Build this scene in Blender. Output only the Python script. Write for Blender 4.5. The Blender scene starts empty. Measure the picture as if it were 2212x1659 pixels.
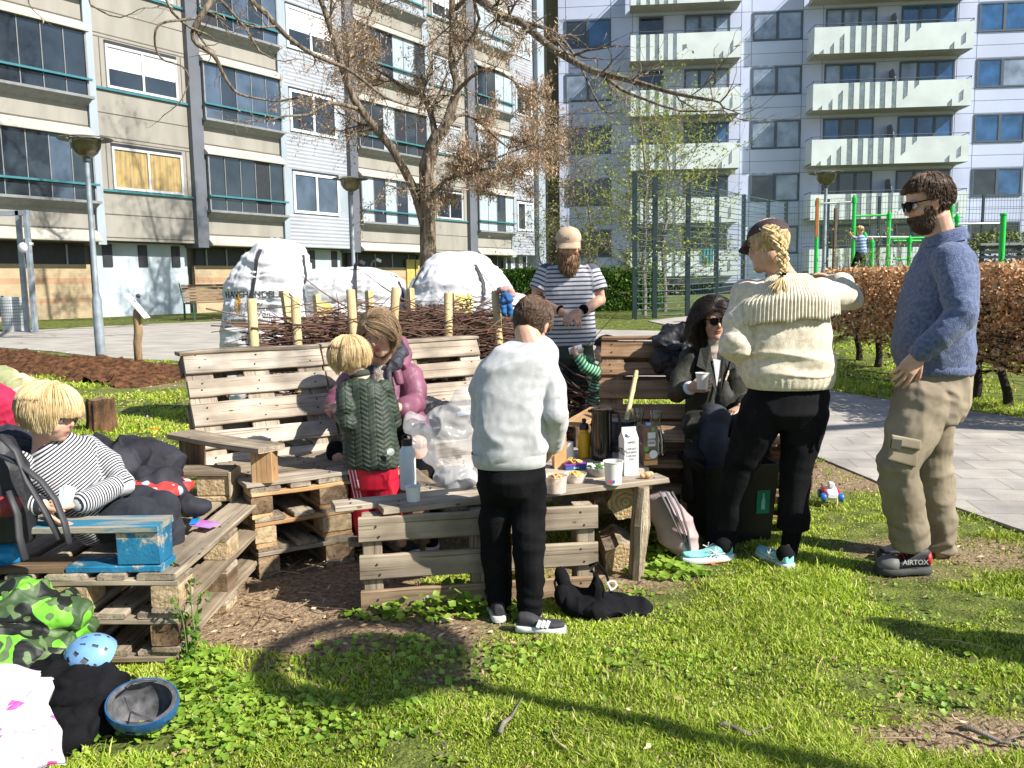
import bpy,bmesh,math,random
import numpy as np
from mathutils import Vector,Matrix,Quaternion
random.seed(7);RNG=np.random.default_rng(7)
SC=bpy.context.scene;COL=SC.collection
R=math.radians
F=1853.0;CX,CY=1106.0,829.5
PITCH,ROLL,CH=6.74,-0.9,1.36
cd=bpy.data.cameras.new("camera");cam=bpy.data.objects.new("camera",cd);COL.objects.link(cam)
cd.sensor_width=36;cd.lens=36*F/2212.0;cd.clip_start=0.05;cd.clip_end=2000
CM=(Matrix.Rotation(R(90-PITCH),4,'X')@Matrix.Rotation(R(ROLL),4,'Z'))
CM=Matrix.Translation((0,0,CH))@CM
cam.matrix_world=CM;SC.camera=cam
SUN_EL,SUN_AZ=R(40),math.atan2(0.875,-0.484)
w=bpy.data.worlds.new("World");SC.world=w;w.use_nodes=True
nt=w.node_tree;nt.nodes.clear()
sky=nt.nodes.new('ShaderNodeTexSky');sky.sky_type='NISHITA';sky.sun_disc=False
sky.sun_elevation=SUN_EL;sky.sun_rotation=SUN_AZ;sky.dust_density=0.6;sky.ozone_density=1.6
bg=nt.nodes.new('ShaderNodeBackground');bg.inputs[1].default_value=0.085
wo=nt.nodes.new('ShaderNodeOutputWorld')
nt.links.new(sky.outputs[0],bg.inputs[0]);nt.links.new(bg.outputs[0],wo.inputs[0])
sl=bpy.data.lights.new("sun",'SUN');sl.energy=5.0;sl.angle=R(0.5);sl.color=(1,.95,.86)
so=bpy.data.objects.new("sun",sl);COL.objects.link(so)
SDIR=Vector((math.sin(SUN_AZ)*math.cos(SUN_EL),math.cos(SUN_AZ)*math.cos(SUN_EL),math.sin(SUN_EL)))
so.rotation_mode='QUATERNION';so.rotation_quaternion=SDIR.to_track_quat('Z','Y');so.location=SDIR*60
SC.view_settings.view_transform='Standard';SC.view_settings.look='None'
SC.view_settings.exposure=0.84;SC.view_settings.gamma=1.0
SC.cycles.max_bounces=6;SC.cycles.transparent_max_bounces=12
def sstep(a,b,x):
 t=np.clip((np.asarray(x,float)-a)/(b-a),0,1);return t*t*(3-2*t)
def H(x,y):
 return 0.55*sstep(8,22,y)
def ray(px,py):
 d=CM.to_3x3()@Vector(((px-CX)/F,-(py-CY)/F,-1));return d
def P(px,py,Y):
 d=ray(px,py);t=Y/d.y;return Vector((d.x*t,Y,CH+d.z*t))
def PZ(px,py,z):
 d=ray(px,py);t=(z-CH)/d.z;return Vector((d.x*t,d.y*t,z))
def G(px,py):
 d=ray(px,py);t=1.0
 for i in range(4000):
  x,y,z=d.x*t,d.y*t,CH+d.z*t
  if z<=float(H(x,y)):break
  t+=0.02
 return Vector((d.x*t,d.y*t,float(H(d.x*t,d.y*t))))
def V(*a):return Vector(a)
def _h(ix,iy,iz,s):
 n=(ix*374761393+iy*668265263+iz*2147483647+s*974634777)&0xFFFFFFFF
 n=((n^(n>>13))*1274126177)&0xFFFFFFFF
 return((n^(n>>16))&0xFFFF)/65535.0
def vnoise(Pn,seed=0):
 Pn=np.asarray(Pn,float);i=np.floor(Pn).astype(np.int64);f=Pn-i;f=f*f*(3-2*f)
 r=0
 for dx in(0,1):
  wx=f[:,0]if dx else 1-f[:,0]
  for dy in(0,1):
   wy=f[:,1]if dy else 1-f[:,1]
   for dz in(0,1):
    wz=f[:,2]if dz else 1-f[:,2]
    r=r+wx*wy*wz*_h(i[:,0]+dx,i[:,1]+dy,i[:,2]+dz,seed)
 return r*2-1
def fbm(Pn,seed=0,o=3):
 r=0;a=1
 for k in range(o):
  r=r+a*vnoise(np.asarray(Pn)*2**k+17*k,seed+k);a*=.5
 return r
WM={}
def _wm(o):return WM.get(o.name,Matrix.Identity(4))if o else Matrix.Identity(4)
def setp(o,label=None,cat=None,group=None,kind=None):
 if label:o['label']=label
 if cat:o['category']=cat
 if group:o['group']=group
 if kind:o['kind']=kind
 return o
def thing(name,label,cat,loc=(0,0,0),rz=0,group=None):
 o=bpy.data.objects.new(name,None);COL.objects.link(o);o.empty_display_size=.1
 o.location=loc;o.rotation_euler=(0,0,rz)
 WM[o.name]=Matrix.Translation(Vector(loc))@Matrix.Rotation(rz,4,'Z')
 return setp(o,label,cat,group)
class MB:
 def __init__(s):s.v=[];s.f=[];s.m=[];s.att={};s.cm=0;s.M=None
 def add(s,vs,fs):
  b=len(s.v)
  if s.M is not None:vs=[s.M@Vector(q)for q in vs]
  s.v.extend([tuple(q)for q in vs]);s.f.extend([tuple(i+b for i in f)for f in fs]);s.m.extend([s.cm]*len(fs));return s
 def box(s,c,size,rot=None,bev=0,ax=None):
  """box centred c; rot = Matrix3 or z angle; bev chamfers all edges"""
  hx,hy,hz=size[0]/2,size[1]/2,size[2]/2
  if rot is None:Rm=Matrix.Identity(3)
  elif isinstance(rot,(int,float)):Rm=Matrix.Rotation(rot,3,'Z')
  else:Rm=rot
  c=Vector(c)
  if bev<=0:
   vs=[c+Rm@Vector((x,y,z))for z in(-hz,hz)for y in(-hy,hy)for x in(-hx,hx)]
   return s.add(vs,[(0,2,3,1),(4,5,7,6),(0,1,5,4),(2,6,7,3),(0,4,6,2),(1,3,7,5)])
  b=min(bev,hx*.9,hy*.9,hz*.9);vs=[];idx={}
  for sx in(-1,1):
   for sy in(-1,1):
    for sz in(-1,1):
     for k in range(3):
      q=[sx*hx,sy*hy,sz*hz]
      for j in range(3):
       if j!=k:q[j]-=(sx,sy,sz)[j]*b
      idx[(sx,sy,sz,k)]=len(vs);vs.append(c+Rm@Vector(q))
  fs=[]
  for k in range(3):
   a,b2=[j for j in range(3)if j!=k]
   for sg in(-1,1):
    f=[]
    for(u,v2)in((-1,-1),(1,-1),(1,1),(-1,1)):
     t=[0,0,0];t[k]=sg;t[a]=u;t[b2]=v2;f.append(idx[(t[0],t[1],t[2],k)])
    flip=(sg==1)==(k==1)
    fs.append(tuple(reversed(f))if flip else tuple(f))
  for k in range(3):
   a,b2=[j for j in range(3)if j!=k]
   for u in(-1,1):
    for v2 in(-1,1):
     t0=[0,0,0];t0[a]=u;t0[b2]=v2
     t1=list(t0);t0[k]=-1;t1[k]=1
     f=(idx[(*t0,a)],idx[(*t1,a)],idx[(*t1,b2)],idx[(*t0,b2)])
     fs.append(f)
  for sx in(-1,1):
   for sy in(-1,1):
    for sz in(-1,1):fs.append((idx[(sx,sy,sz,0)],idx[(sx,sy,sz,1)],idx[(sx,sy,sz,2)]))
  return s.add(vs,fs)
 def beam(s,a,b,w,t,up=(0,0,1),bev=0,ext=0):
  a,b=Vector(a),Vector(b);d=(b-a);L=d.length;d.normalize();up=Vector(up)
  sd=d.cross(up)
  if sd.length<1e-4:sd=d.cross(Vector((1,0,0)))
  sd.normalize();u2=sd.cross(d);Rm=Matrix((d,sd,u2)).transposed()
  return s.box((a+b)/2,(L+ext,w,t),Rm,bev)
 def tube(s,pts,rad,n=8,cap=True,sq=1.0):
  pts=[Vector(p)for p in pts];m=len(pts)
  if isinstance(rad,(int,float)):rad=[rad]*m
  vs=[];fs=[];nrm=None
  for i in range(m):
   t=(pts[min(i+1,m-1)]-pts[max(i-1,0)])
   if t.length<1e-9:t=Vector((0,0,1))
   t.normalize()
   if nrm is None:
    nrm=t.cross(Vector((0,0,1)))
    if nrm.length<.05:nrm=t.cross(Vector((1,0,0)))
   nrm=nrm-t*nrm.dot(t)
   if nrm.length<1e-6:nrm=t.orthogonal()
   nrm.normalize();bn=t.cross(nrm)
   for k in range(n):
    a=2*math.pi*k/n
    vs.append(pts[i]+(nrm*math.cos(a)+bn*math.sin(a)*sq)*rad[i])
  for i in range(m-1):
   for k in range(n):
    k2=(k+1)%n;fs.append((i*n+k,i*n+k2,(i+1)*n+k2,(i+1)*n+k))
  if cap:
   fs.append(tuple(range(n-1,-1,-1)));fs.append(tuple((m-1)*n+k for k in range(n)))
  return s.add(vs,fs)
 def lathe(s,prof,c=(0,0,0),n=24,axis=None,cap=True):
  c=Vector(c);vs=[];fs=[];q=Vector((0,0,1)).rotation_difference(Vector(axis).normalized()).to_matrix()if axis is not None else Matrix.Identity(3)
  for(r,z)in prof:
   for k in range(n):
    a=2*math.pi*k/n;vs.append(c+q@Vector((r*math.cos(a),r*math.sin(a),z)))
  m=len(prof)
  for i in range(m-1):
   for k in range(n):
    k2=(k+1)%n;fs.append((i*n+k,i*n+k2,(i+1)*n+k2,(i+1)*n+k))
  if cap:
   fs.append(tuple(range(n-1,-1,-1)));fs.append(tuple((m-1)*n+k for k in range(n)))
  return s.add(vs,fs)
 def ell(s,c,r,rot=None,nu=20,nv=12):
  c=Vector(c);vs=[];fs=[];Rm=rot if rot is not None else Matrix.Identity(3)
  if isinstance(r,(int,float)):r=(r,r,r)
  for j in range(1,nv):
   ph=math.pi*j/nv
   for i in range(nu):
    th=2*math.pi*i/nu
    vs.append(c+Rm@Vector((r[0]*math.sin(ph)*math.cos(th),r[1]*math.sin(ph)*math.sin(th),r[2]*math.cos(ph))))
  vs.append(c+Rm@Vector((0,0,r[2])));vs.append(c+Rm@Vector((0,0,-r[2])));T,B=len(vs)-2,len(vs)-1
  for j in range(nv-2):
   for i in range(nu):
    i2=(i+1)%nu;fs.append((j*nu+i,(j+1)*nu+i,(j+1)*nu+i2,j*nu+i2))
  for i in range(nu):
   i2=(i+1)%nu;fs.append((T,i,i2));fs.append((B,(nv-2)*nu+i2,(nv-2)*nu+i))
  return s.add(vs,fs)
 def loft(s,rings,n=24,cap=True,se=2.0):
  """rings: (centre, side vec * halfwidth, fwd vec * halfdepth); se = superellipse exponent"""
  vs=[];fs=[]
  for(c,a,b)in rings:
   for k in range(n):
    th=2*math.pi*k/n;ct,st=math.cos(th),math.sin(th)
    x=math.copysign(abs(ct)**(2/se),ct);y=math.copysign(abs(st)**(2/se),st)
    vs.append(Vector(c)+Vector(a)*x+Vector(b)*y)
  m=len(rings)
  for i in range(m-1):
   for k in range(n):
    k2=(k+1)%n;fs.append((i*n+k,i*n+k2,(i+1)*n+k2,(i+1)*n+k))
  if cap:
   fs.append(tuple(range(n-1,-1,-1)));fs.append(tuple((m-1)*n+k for k in range(n)))
  return s.add(vs,fs)
 def quad(s,a,b,c,d):return s.add([a,b,c,d],[(0,1,2,3)])
 def poly(s,pts):return s.add(pts,[tuple(range(len(pts)))])
 def slab(s,pts,t):
  n=len(pts);t=Vector(t);vs=[Vector(p)for p in pts]+[Vector(p)+t for p in pts]
  fs=[tuple(range(n-1,-1,-1)),tuple(range(n,2*n))]
  for i in range(n):fs.append((i,(i+1)%n,n+(i+1)%n,n+i))
  return s.add(vs,fs)
 def build(s,name,mat,parent=None,smooth=False,world=False,label=None,auto=None):
  me=bpy.data.meshes.new(name);vs=s.v
  if world and parent is not None:
   I=_wm(parent).inverted();vs=[tuple(I@Vector(q))for q in vs]
  me.from_pydata(vs,[],s.f);mats=mat if isinstance(mat,(list,tuple))else[mat]
  for m in mats:me.materials.append(m)
  if len(mats)>1:me.polygons.foreach_set('material_index',s.m)
  for k,(dom,arr)in s.att.items():
   a=me.attributes.new(k,'FLOAT',dom);a.data.foreach_set('value',np.asarray(arr,np.float32))
  if smooth:me.polygons.foreach_set('use_smooth',[True]*len(me.polygons))
  o=bpy.data.objects.new(name,me);COL.objects.link(o)
  if smooth and auto is not None:
   try:me.set_sharp_from_angle(angle=R(auto))
   except Exception:pass
  if parent is not None:o.parent=parent;WM[o.name]=_wm(parent)
  if label:o['label']=label
  me.update();return o
def npmesh(name,vs,fs,mat,parent=None,att=None,smooth=False,world=False):
 """fast mesh from numpy; fs (n,k)"""
 vs=np.asarray(vs,np.float32);fs=np.asarray(fs,np.int32);k=fs.shape[1]
 if world and parent is not None:
  I=np.array(_wm(parent).inverted());vs=vs@I[:3,:3].T+I[:3,3]
 me=bpy.data.meshes.new(name);me.vertices.add(len(vs));me.vertices.foreach_set('co',vs.astype(np.float32).ravel())
 me.loops.add(len(fs)*k);me.loops.foreach_set('vertex_index',fs.ravel())
 me.polygons.add(len(fs));me.polygons.foreach_set('loop_start',np.arange(0,len(fs)*k,k,dtype=np.int32))
 mats=mat if isinstance(mat,(list,tuple))else[mat]
 for m in mats:me.materials.append(m)
 if smooth:me.polygons.foreach_set('use_smooth',np.ones(len(fs),bool))
 me.update(calc_edges=True)
 for kk,(dom,arr)in(att or{}).items():
  a=me.attributes.new(kk,'FLOAT',dom);a.data.foreach_set('value',np.asarray(arr,np.float32))
 o=bpy.data.objects.new(name,me);COL.objects.link(o)
 if parent is not None:o.parent=parent;WM[o.name]=_wm(parent)
 return o
def copy_tree(o,parent=None):
 c=o.copy();COL.objects.link(c);c.parent=parent
 for ch in list(o.children):copy_tree(ch,c)
 return c
MATS={}
def mat(name,col=(.5,.5,.5),rough=.7,var=.12,scale=6,bump=0,bs=60,metal=0,rnd=None,col2=None,spec=.5,trans=0,alpha=1,stretch=None,coat=0,sss=0,detail=6,extra=None,sheen=0,vcontrast=(.35,.65)):
 if name in MATS:return MATS[name]
 m=bpy.data.materials.new(name);m.use_nodes=True;nt=m.node_tree;N=nt.nodes;L=nt.links
 b=N['Principled BSDF'];b.inputs['Roughness'].default_value=rough;b.inputs['Metallic'].default_value=metal
 b.inputs['Specular IOR Level'].default_value=spec;b.inputs['Transmission Weight'].default_value=trans
 b.inputs['Alpha'].default_value=alpha;b.inputs['Coat Weight'].default_value=coat
 if sheen:b.inputs['Sheen Weight'].default_value=sheen
 if sss:b.inputs['Subsurface Weight'].default_value=sss;b.inputs['Subsurface Radius'].default_value=(.012,.005,.003);b.inputs['Subsurface Scale'].default_value=1
 tc=N.new('ShaderNodeTexCoord');mp=N.new('ShaderNodeMapping');L.new(tc.outputs['Object'],mp.inputs[0])
 if stretch:mp.inputs['Scale'].default_value=stretch
 nz=N.new('ShaderNodeTexNoise');nz.inputs['Scale'].default_value=scale;nz.inputs['Detail'].default_value=detail
 L.new(mp.outputs[0],nz.inputs[0])
 cr=N.new('ShaderNodeValToRGB');c2=col2 or tuple(min(1,c*(1+var*1.6))for c in col)
 c1=col if col2 else tuple(c*(1-var*1.6)for c in col)
 cr.color_ramp.elements[0].position=vcontrast[0];cr.color_ramp.elements[1].position=vcontrast[1]
 cr.color_ramp.elements[0].color=(*c1,1);cr.color_ramp.elements[1].color=(*c2,1)
 L.new(nz.outputs[0],cr.inputs[0]);out=cr.outputs[0]
 if rnd:
  at=N.new('ShaderNodeAttribute');at.attribute_name='rnd';r2=N.new('ShaderNodeValToRGB')
  el=r2.color_ramp.elements
  for i,c in enumerate(rnd):
   p=i/(len(rnd)-1);e=el[i]if i<2 and i<len(el)else el.new(p)
   e.position=p;e.color=(*c,1)
  el[0].position=0
  L.new(at.outputs['Fac'],r2.inputs[0]);mx=N.new('ShaderNodeMix');mx.data_type='RGBA';mx.blend_type='MULTIPLY'
  mx.inputs[0].default_value=.5;L.new(r2.outputs[0],mx.inputs[6]);L.new(out,mx.inputs[7])
  cr.color_ramp.elements[0].color=(.45,.45,.45,1);cr.color_ramp.elements[1].color=(1,1,1,1);out=mx.outputs[2]
 L.new(out,b.inputs['Base Color'])
 if bump:
  n2=N.new('ShaderNodeTexNoise');n2.inputs['Scale'].default_value=bs;n2.inputs['Detail'].default_value=5
  L.new(mp.outputs[0],n2.inputs[0]);bp=N.new('ShaderNodeBump');bp.inputs['Strength'].default_value=min(1,bump)
  bp.inputs['Distance'].default_value=.01*max(1,bump);L.new(n2.outputs[0],bp.inputs['Height']);L.new(bp.outputs[0],b.inputs['Normal'])
 m['_out']=0;MATS[name]=m
 if extra:extra(m,nt,N,L,b,out,mp)
 return m
def mathn(N,L,op,a,b=None,c=None):
 n=N.new('ShaderNodeMath');n.operation=op
 for i,q in enumerate((a,b,c)):
  if q is None:continue
  if isinstance(q,(int,float)):n.inputs[i].default_value=q
  else:L.new(q,n.inputs[i])
 return n.outputs[0]
def mixc(N,L,fac,a,b,mode='MIX'):
 n=N.new('ShaderNodeMix');n.data_type='RGBA';n.blend_type=mode
 if isinstance(fac,(int,float)):n.inputs[0].default_value=fac
 else:L.new(fac,n.inputs[0])
 for i,q in((6,a),(7,b)):
  if isinstance(q,tuple):n.inputs[i].default_value=(*q,1)
  else:L.new(q,n.inputs[i])
 return n.outputs[2]
def glassmat(name,col=(.06,.1,.14),rough=.03,spec=.9):
 return mat(name,col,rough=rough,var=.25,scale=1.2,spec=spec)
#  GROUND
def inpoly(x,y,poly):
 x=np.asarray(x);y=np.asarray(y);c=np.zeros(x.shape,bool);n=len(poly)
 for i in range(n):
  x1,y1=poly[i];x2,y2=poly[(i+1)%n]
  cond=((y1>y)!=(y2>y))&(x<(x2-x1)*(y-y1)/(y2-y1+1e-12)+x1);c^=cond
 return c
g=lambda a,b:tuple(G(a,b)[:2])
PATH_R=[(3.3,3.2),g(2212,1152),g(2050,1095),g(1900,1045),g(1790,1000),g(1680,955),g(1600,905),(1.55,10.5),(1.3,12.2),(3.4,12.2),g(1790,845),g(1960,872),g(2212,905),(5.6,6.6),(6.8,4.6)]
SQUARE=[(-22,16.6),g(0,752),g(110,760),g(204,771),g(300,777),g(384,781),g(500,775),(-1.0,14.3),(1.3,12.2),(3.4,12.2),g(1800,735),g(1640,722),g(1430,716),g(1285,713),g(1100,706),g(820,698),g(499,694),g(300,702),g(89,713),g(0,718),(-22,19.2)]
PATH_F=[g(1400,695),g(1530,680),g(1700,676),g(1700,682),g(1540,690),g(1440,704)]
BARE=[(640,1265,.75,.6,1.15),(560,1230,.4,.6,1.0),(720,1350,.75,.38,1.05),(600,1420,.4,.22,.8),(900,1200,.8,.5,.9),(560,1350,.4,.35,.6),(1840,1025,.7,.45,.95),(2120,1195,.5,.13,.6),(2130,1600,.5,.18,1.0),(1950,1240,.5,.1,.4),(1160,1390,.2,.05,.4),(2090,1190,.6,.2,.8),(1240,1215,.5,.4,.9),(800,1420,.55,.28,.5),(560,1450,.3,.2,.4),(1990,900,.5,.2,.4)]
BW=[(*g(a,b),c,d,e)for a,b,c,d,e in BARE]
def bare(x,y):
 x=np.asarray(x,float);y=np.asarray(y,float);Q=np.stack([x,y,x*0],1)
 n=fbm(Q*1.3,5,3)*.5;r=np.zeros(len(x))
 for(cx,cy,rx,ry,s)in BW:
  d=np.sqrt(((x-cx)/rx)**2+((y-cy)/ry)**2)+n*.55
  r=np.maximum(r,s*(1-sstep(.65,1.25,d)))
 r=np.maximum(r,.8*sstep(.36,.60,fbm(Q*.8+9,11,3)*.5+.12*sstep(2.5,4.5,y))*(y<12))
 return r
xs=np.unique(np.concatenate([np.linspace(-400,-30,12),np.linspace(-30,-6,49),np.arange(-6,7,.07),np.linspace(7,30,47),np.linspace(30,400,12)]))
ys=np.unique(np.concatenate([np.linspace(-60,0,10),np.arange(0,9,.07),np.linspace(9,30,64),np.linspace(30,90,20),np.linspace(90,900,12)]))
X,Y=np.meshgrid(xs,ys);x,y=X.ravel(),Y.ravel()
Q=np.stack([x,y,x*0],1);br=bare(x,y)
onp=inpoly(x,y,PATH_R)|inpoly(x,y,SQUARE)|inpoly(x,y,PATH_F)
z=H(x,y)+np.where((np.abs(x)<8)&(y<12)&(y>0),np.where(onp,-.008,1)*(fbm(Q*3,2,3)*.006+fbm(Q*12,3,2)*.003-.004),0)
nx=len(xs);ny=len(ys);I=np.arange(nx*ny).reshape(ny,nx)
fs=np.stack([I[:-1,:-1].ravel(),I[:-1,1:].ravel(),I[1:,1:].ravel(),I[1:,:-1].ravel()],1)
def _gx(m,nt,N,L,b,out,mp):
 at=N.new('ShaderNodeAttribute');at.attribute_name='bare'
 n3=N.new('ShaderNodeTexNoise');n3.inputs['Scale'].default_value=45;n3.inputs['Detail'].default_value=8;L.new(mp.outputs[0],n3.inputs[0])
 s=N.new('ShaderNodeValToRGB');s.color_ramp.elements[0].color=(.13,.085,.05,1);s.color_ramp.elements[1].color=(.42,.31,.20,1)
 s.color_ramp.elements[0].position=.3;s.color_ramp.elements[1].position=.72
 L.new(n3.outputs[0],s.inputs[0]);L.new(mixc(N,L,at.outputs['Fac'],out,s.outputs[0]),b.inputs['Base Color'])
gm=mat('ground_soil_grass',(.055,.075,.018),rough=.95,scale=9,col2=(.17,.2,.045),bump=1.6,bs=70,spec=.15,extra=_gx)
gr=npmesh('ground',np.stack([x,y,z],1),fs,gm,att={'bare':('POINT',br)},smooth=True);setp(gr,kind='structure')
def drape(name,poly,m,lift,step=.25,kerb=True):
 bm=bmesh.new();vs=[bm.verts.new((px,py,0))for px,py in poly];f=bm.faces.new(vs)
 bmesh.ops.triangulate(bm,faces=[f])
 for ax,lo,hi in(('y',min(p[1]for p in poly),max(p[1]for p in poly)),):
  q=lo+step
  while q<hi:
   bmesh.ops.bisect_plane(bm,geom=bm.verts[:]+bm.edges[:]+bm.faces[:],plane_co=(0,q,0),plane_no=(0,1,0));q+=step
 for v in bm.verts:v.co.z=float(H(v.co.x,v.co.y))+lift
 r=bmesh.ops.extrude_face_region(bm,geom=bm.faces[:])
 for e in r['geom']:
  if isinstance(e,bmesh.types.BMVert):e.co.z+=.0
 for v in[v for v in bm.verts]:pass
 low=[e for e in r['geom']if isinstance(e,bmesh.types.BMVert)]
 for v in low:v.co.z-=.09
 bmesh.ops.recalc_face_normals(bm,faces=bm.faces[:])
 me=bpy.data.meshes.new(name);bm.to_mesh(me);bm.free();me.materials.append(m)
 o=bpy.data.objects.new(name,me);COL.objects.link(o);return setp(o,kind='structure')
def _slabs(sx,sy,rz,dark=.55,off=.5):
 def ex(m,nt,N,L,b,out,mp):
  mp2=N.new('ShaderNodeMapping');tc=N.new('ShaderNodeTexCoord');L.new(tc.outputs['Object'],mp2.inputs[0]);mp2.inputs['Rotation'].default_value=(0,0,rz)
  bt=N.new('ShaderNodeTexBrick');bt.offset=off;bt.inputs['Scale'].default_value=1;bt.inputs['Brick Width'].default_value=sx;bt.inputs['Row Height'].default_value=sy
  bt.inputs['Mortar Size'].default_value=.008;bt.inputs['Mortar Smooth'].default_value=.3;bt.inputs['Bias'].default_value=0
  bt.inputs['Color1'].default_value=(.86,.86,.86,1);bt.inputs['Color2'].default_value=(1.08,1.06,1.02,1);bt.inputs['Mortar'].default_value=(dark,dark,dark*.95,1)
  L.new(mp2.outputs[0],bt.inputs[0]);L.new(mixc(N,L,1.0,out,bt.outputs['Color'],'MULTIPLY'),b.inputs['Base Color'])
 return ex
pm=mat('grey_paving',(.37,.345,.32),rough=.9,scale=3,var=.12,bump=.4,bs=120,spec=.2,extra=_slabs(.40,.30,R(8),.68))
pm2=mat('pale_asphalt',(.36,.335,.30),rough=.95,scale=2.0,var=.10,bump=.3,bs=150,spec=.15,stretch=(1,3,1))
drape('paved_path',PATH_R,pm,.010);drape('paved_square',SQUARE,pm2,.012);drape('far_path',PATH_F,pm2,.02)
mp_=[(0,775),(60,785),(130,795),(200,805),(270,812),(330,816),(395,826)]
cl=[G(a,b)for a,b in mp_];cl=[cl[0]+V(-2.4,.6,0)]+cl
NS=180;NT=26;vs=[]
tt=np.linspace(0,len(cl)-1.001,NS)
for t in tt:
 i=int(t);p=cl[i].lerp(cl[i+1],t-i);d=(cl[i+1]-cl[i]).normalized();nrm=V(-d.y,d.x,0)
 for k in range(NT):
  u=k/(NT-1)*2-1;q=p+nrm*u*.75;vs.append((q.x,q.y,u))
vs=np.array(vs);Q=np.stack([vs[:,0],vs[:,1],vs[:,0]*0],1)
hh=np.clip(1-vs[:,2]**2*(1+.5*fbm(Q*2,21)),0,1)**.7*(.16+.10*fbm(Q*1.5,22))+fbm(Q*9,23,3)*.035+fbm(Q*30,24,2)*.014
endf=np.minimum(1,(tt[-1]-np.repeat(tt,NT))/.6);z=H(vs[:,0],vs[:,1])+hh*endf-.03
I=np.arange(NS*NT).reshape(NS,NT);fs=np.stack([I[:-1,:-1].ravel(),I[:-1,1:].ravel(),I[1:,1:].ravel(),I[1:,:-1].ravel()],1)
sm=mat('dug_soil',(.045,.022,.012),rough=1,scale=14,col2=(.16,.075,.038),bump=1.5,bs=60,spec=.1)
setp(npmesh('soil_mound',np.stack([vs[:,0],vs[:,1],z],1),fs,sm),'ridge of freshly dug dark brown soil across the grass at left','soil heap',kind='stuff')
#  LEFT APARTMENT BLOCK
PSI=R(32.5);A0=V(-13.13,22,0);U=V(math.sin(PSI),math.cos(PSI),0);NRM=V(math.cos(PSI),-math.sin(PSI),0)
def FS(px,py,off=0):
 d=ray(px,py);o=A0+NRM*off;t=(o-V(0,0,CH)).dot(NRM)/d.dot(NRM);q=V(0,0,CH)+d*t;return(q-A0).dot(U),q.z
sx=lambda px,off=0:FS(px,300,off)[0]
m_beige=mat('beige_panel',(.28,.265,.235),rough=.75,scale=1.3,var=.07,stretch=(1.5,1.5,.3),spec=.25,bump=.05,bs=30)
m_lip=mat('cream_lip',(.38,.36,.315),rough=.6,scale=.6,var=.04)
m_pl=mat('pale_pilaster',(.30,.35,.40),rough=.5,scale=.8,var=.05)
m_pd=mat('dark_pilaster',(.115,.125,.15),rough=.5,scale=.8,var=.08)
m_teal=mat('teal_rail',(.04,.17,.20),rough=.4,var=.05)
m_tray=mat('grey_tray',(.20,.21,.22),rough=.6,var=.08)
m_glass=glassmat('balcony_glass',(.018,.026,.036),rough=.05)
m_glass2=glassmat('balcony_glass_bluish',(.055,.08,.12),rough=.08)
m_curt=mat('pale_curtain_glass',(.36,.42,.47),rough=.12,scale=4,var=.12,stretch=(8,1,.3),spec=.8)
m_blind=mat('white_blind',(.74,.78,.80),rough=.6,scale=2,var=.05)
m_yell=mat('yellow_curtain',(.26,.20,.10),rough=.5,scale=1.6,col2=(.48,.33,.12),stretch=(8,1,.5))
m_groove=mat('panel_groove',(.10,.085,.07),rough=.9)
m_frame=mat('pale_window_frame',(.52,.54,.56),rough=.5,var=.03)
m_white=mat('white_window_frame',(.78,.80,.82),rough=.4,var=.03)
def _corr(m,nt,N,L,b,out,mp):
 sp=N.new('ShaderNodeSeparateXYZ');tc=N.new('ShaderNodeTexCoord');L.new(tc.outputs['Object'],sp.inputs[0])
 s=mathn(N,L,'SINE',mathn(N,L,'MULTIPLY',sp.outputs[2],2*math.pi/.13));f=mathn(N,L,'MULTIPLY_ADD',s,.5,.5)
 bp=N.new('ShaderNodeBump');bp.inputs['Strength'].default_value=1;bp.inputs['Distance'].default_value=.012;L.new(f,bp.inputs['Height']);L.new(bp.outputs[0],b.inputs['Normal'])
m_corr=mat('corrugated_silver',(.36,.38,.43),rough=.5,metal=.15,scale=1,var=.06,extra=_corr)
def _brick(c1,c2,mo,band=None):
 def ex(m,nt,N,L,b,out,mp):
  tc=N.new('ShaderNodeTexCoord');mp2=N.new('ShaderNodeMapping');mp2.inputs['Rotation'].default_value=(R(90),0,0);L.new(tc.outputs['Object'],mp2.inputs[0])
  bt=N.new('ShaderNodeTexBrick');bt.inputs['Scale'].default_value=1;bt.inputs['Brick Width'].default_value=.25;bt.inputs['Row Height'].default_value=.075;bt.inputs['Mortar Size'].default_value=.008
  bt.inputs['Color1'].default_value=(*c1,1);bt.inputs['Color2'].default_value=(*c2,1);bt.inputs['Mortar'].default_value=(*mo,1);L.new(mp2.outputs[0],bt.inputs[0]);o=bt.outputs[0]
  if band:
   sp=N.new('ShaderNodeSeparateXYZ');L.new(tc.outputs['Object'],sp.inputs[0]);f=None
   for(lo,hi)in band:
    a=mathn(N,L,'MULTIPLY',mathn(N,L,'GREATER_THAN',sp.outputs[2],lo),mathn(N,L,'LESS_THAN',sp.outputs[2],hi));f=a if f is None else mathn(N,L,'ADD',f,a)
   o=mixc(N,L,f,o,mixc(N,L,.8,o,(.38,.22,.13)))
  L.new(mixc(N,L,.35,o,mixc(N,L,1,o,out,'MULTIPLY')),b.inputs['Base Color'])
 return ex
m_ybrick=mat('yellow_brick',(.8,.8,.8),rough=.9,scale=2,var=.15,extra=_brick((.47,.36,.22),(.42,.32,.19),(.38,.31,.22),[(1.52,1.68),(1.0,1.12)]))
m_wall=mat('pale_blue_plaster',(.41,.47,.52),rough=.9,scale=.8,var=.10,bump=.1)
m_dark=mat('dark_recess',(.02,.022,.028),rough=.5)
b1=thing('apartment_building','long beige and silver panel apartment block with teal balcony rails at left','building',A0,R(90)-PSI)
LB={k:MB()for k in 'wall beige lip pl pd groove corr ybrick plaster slit'.split()}
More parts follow.
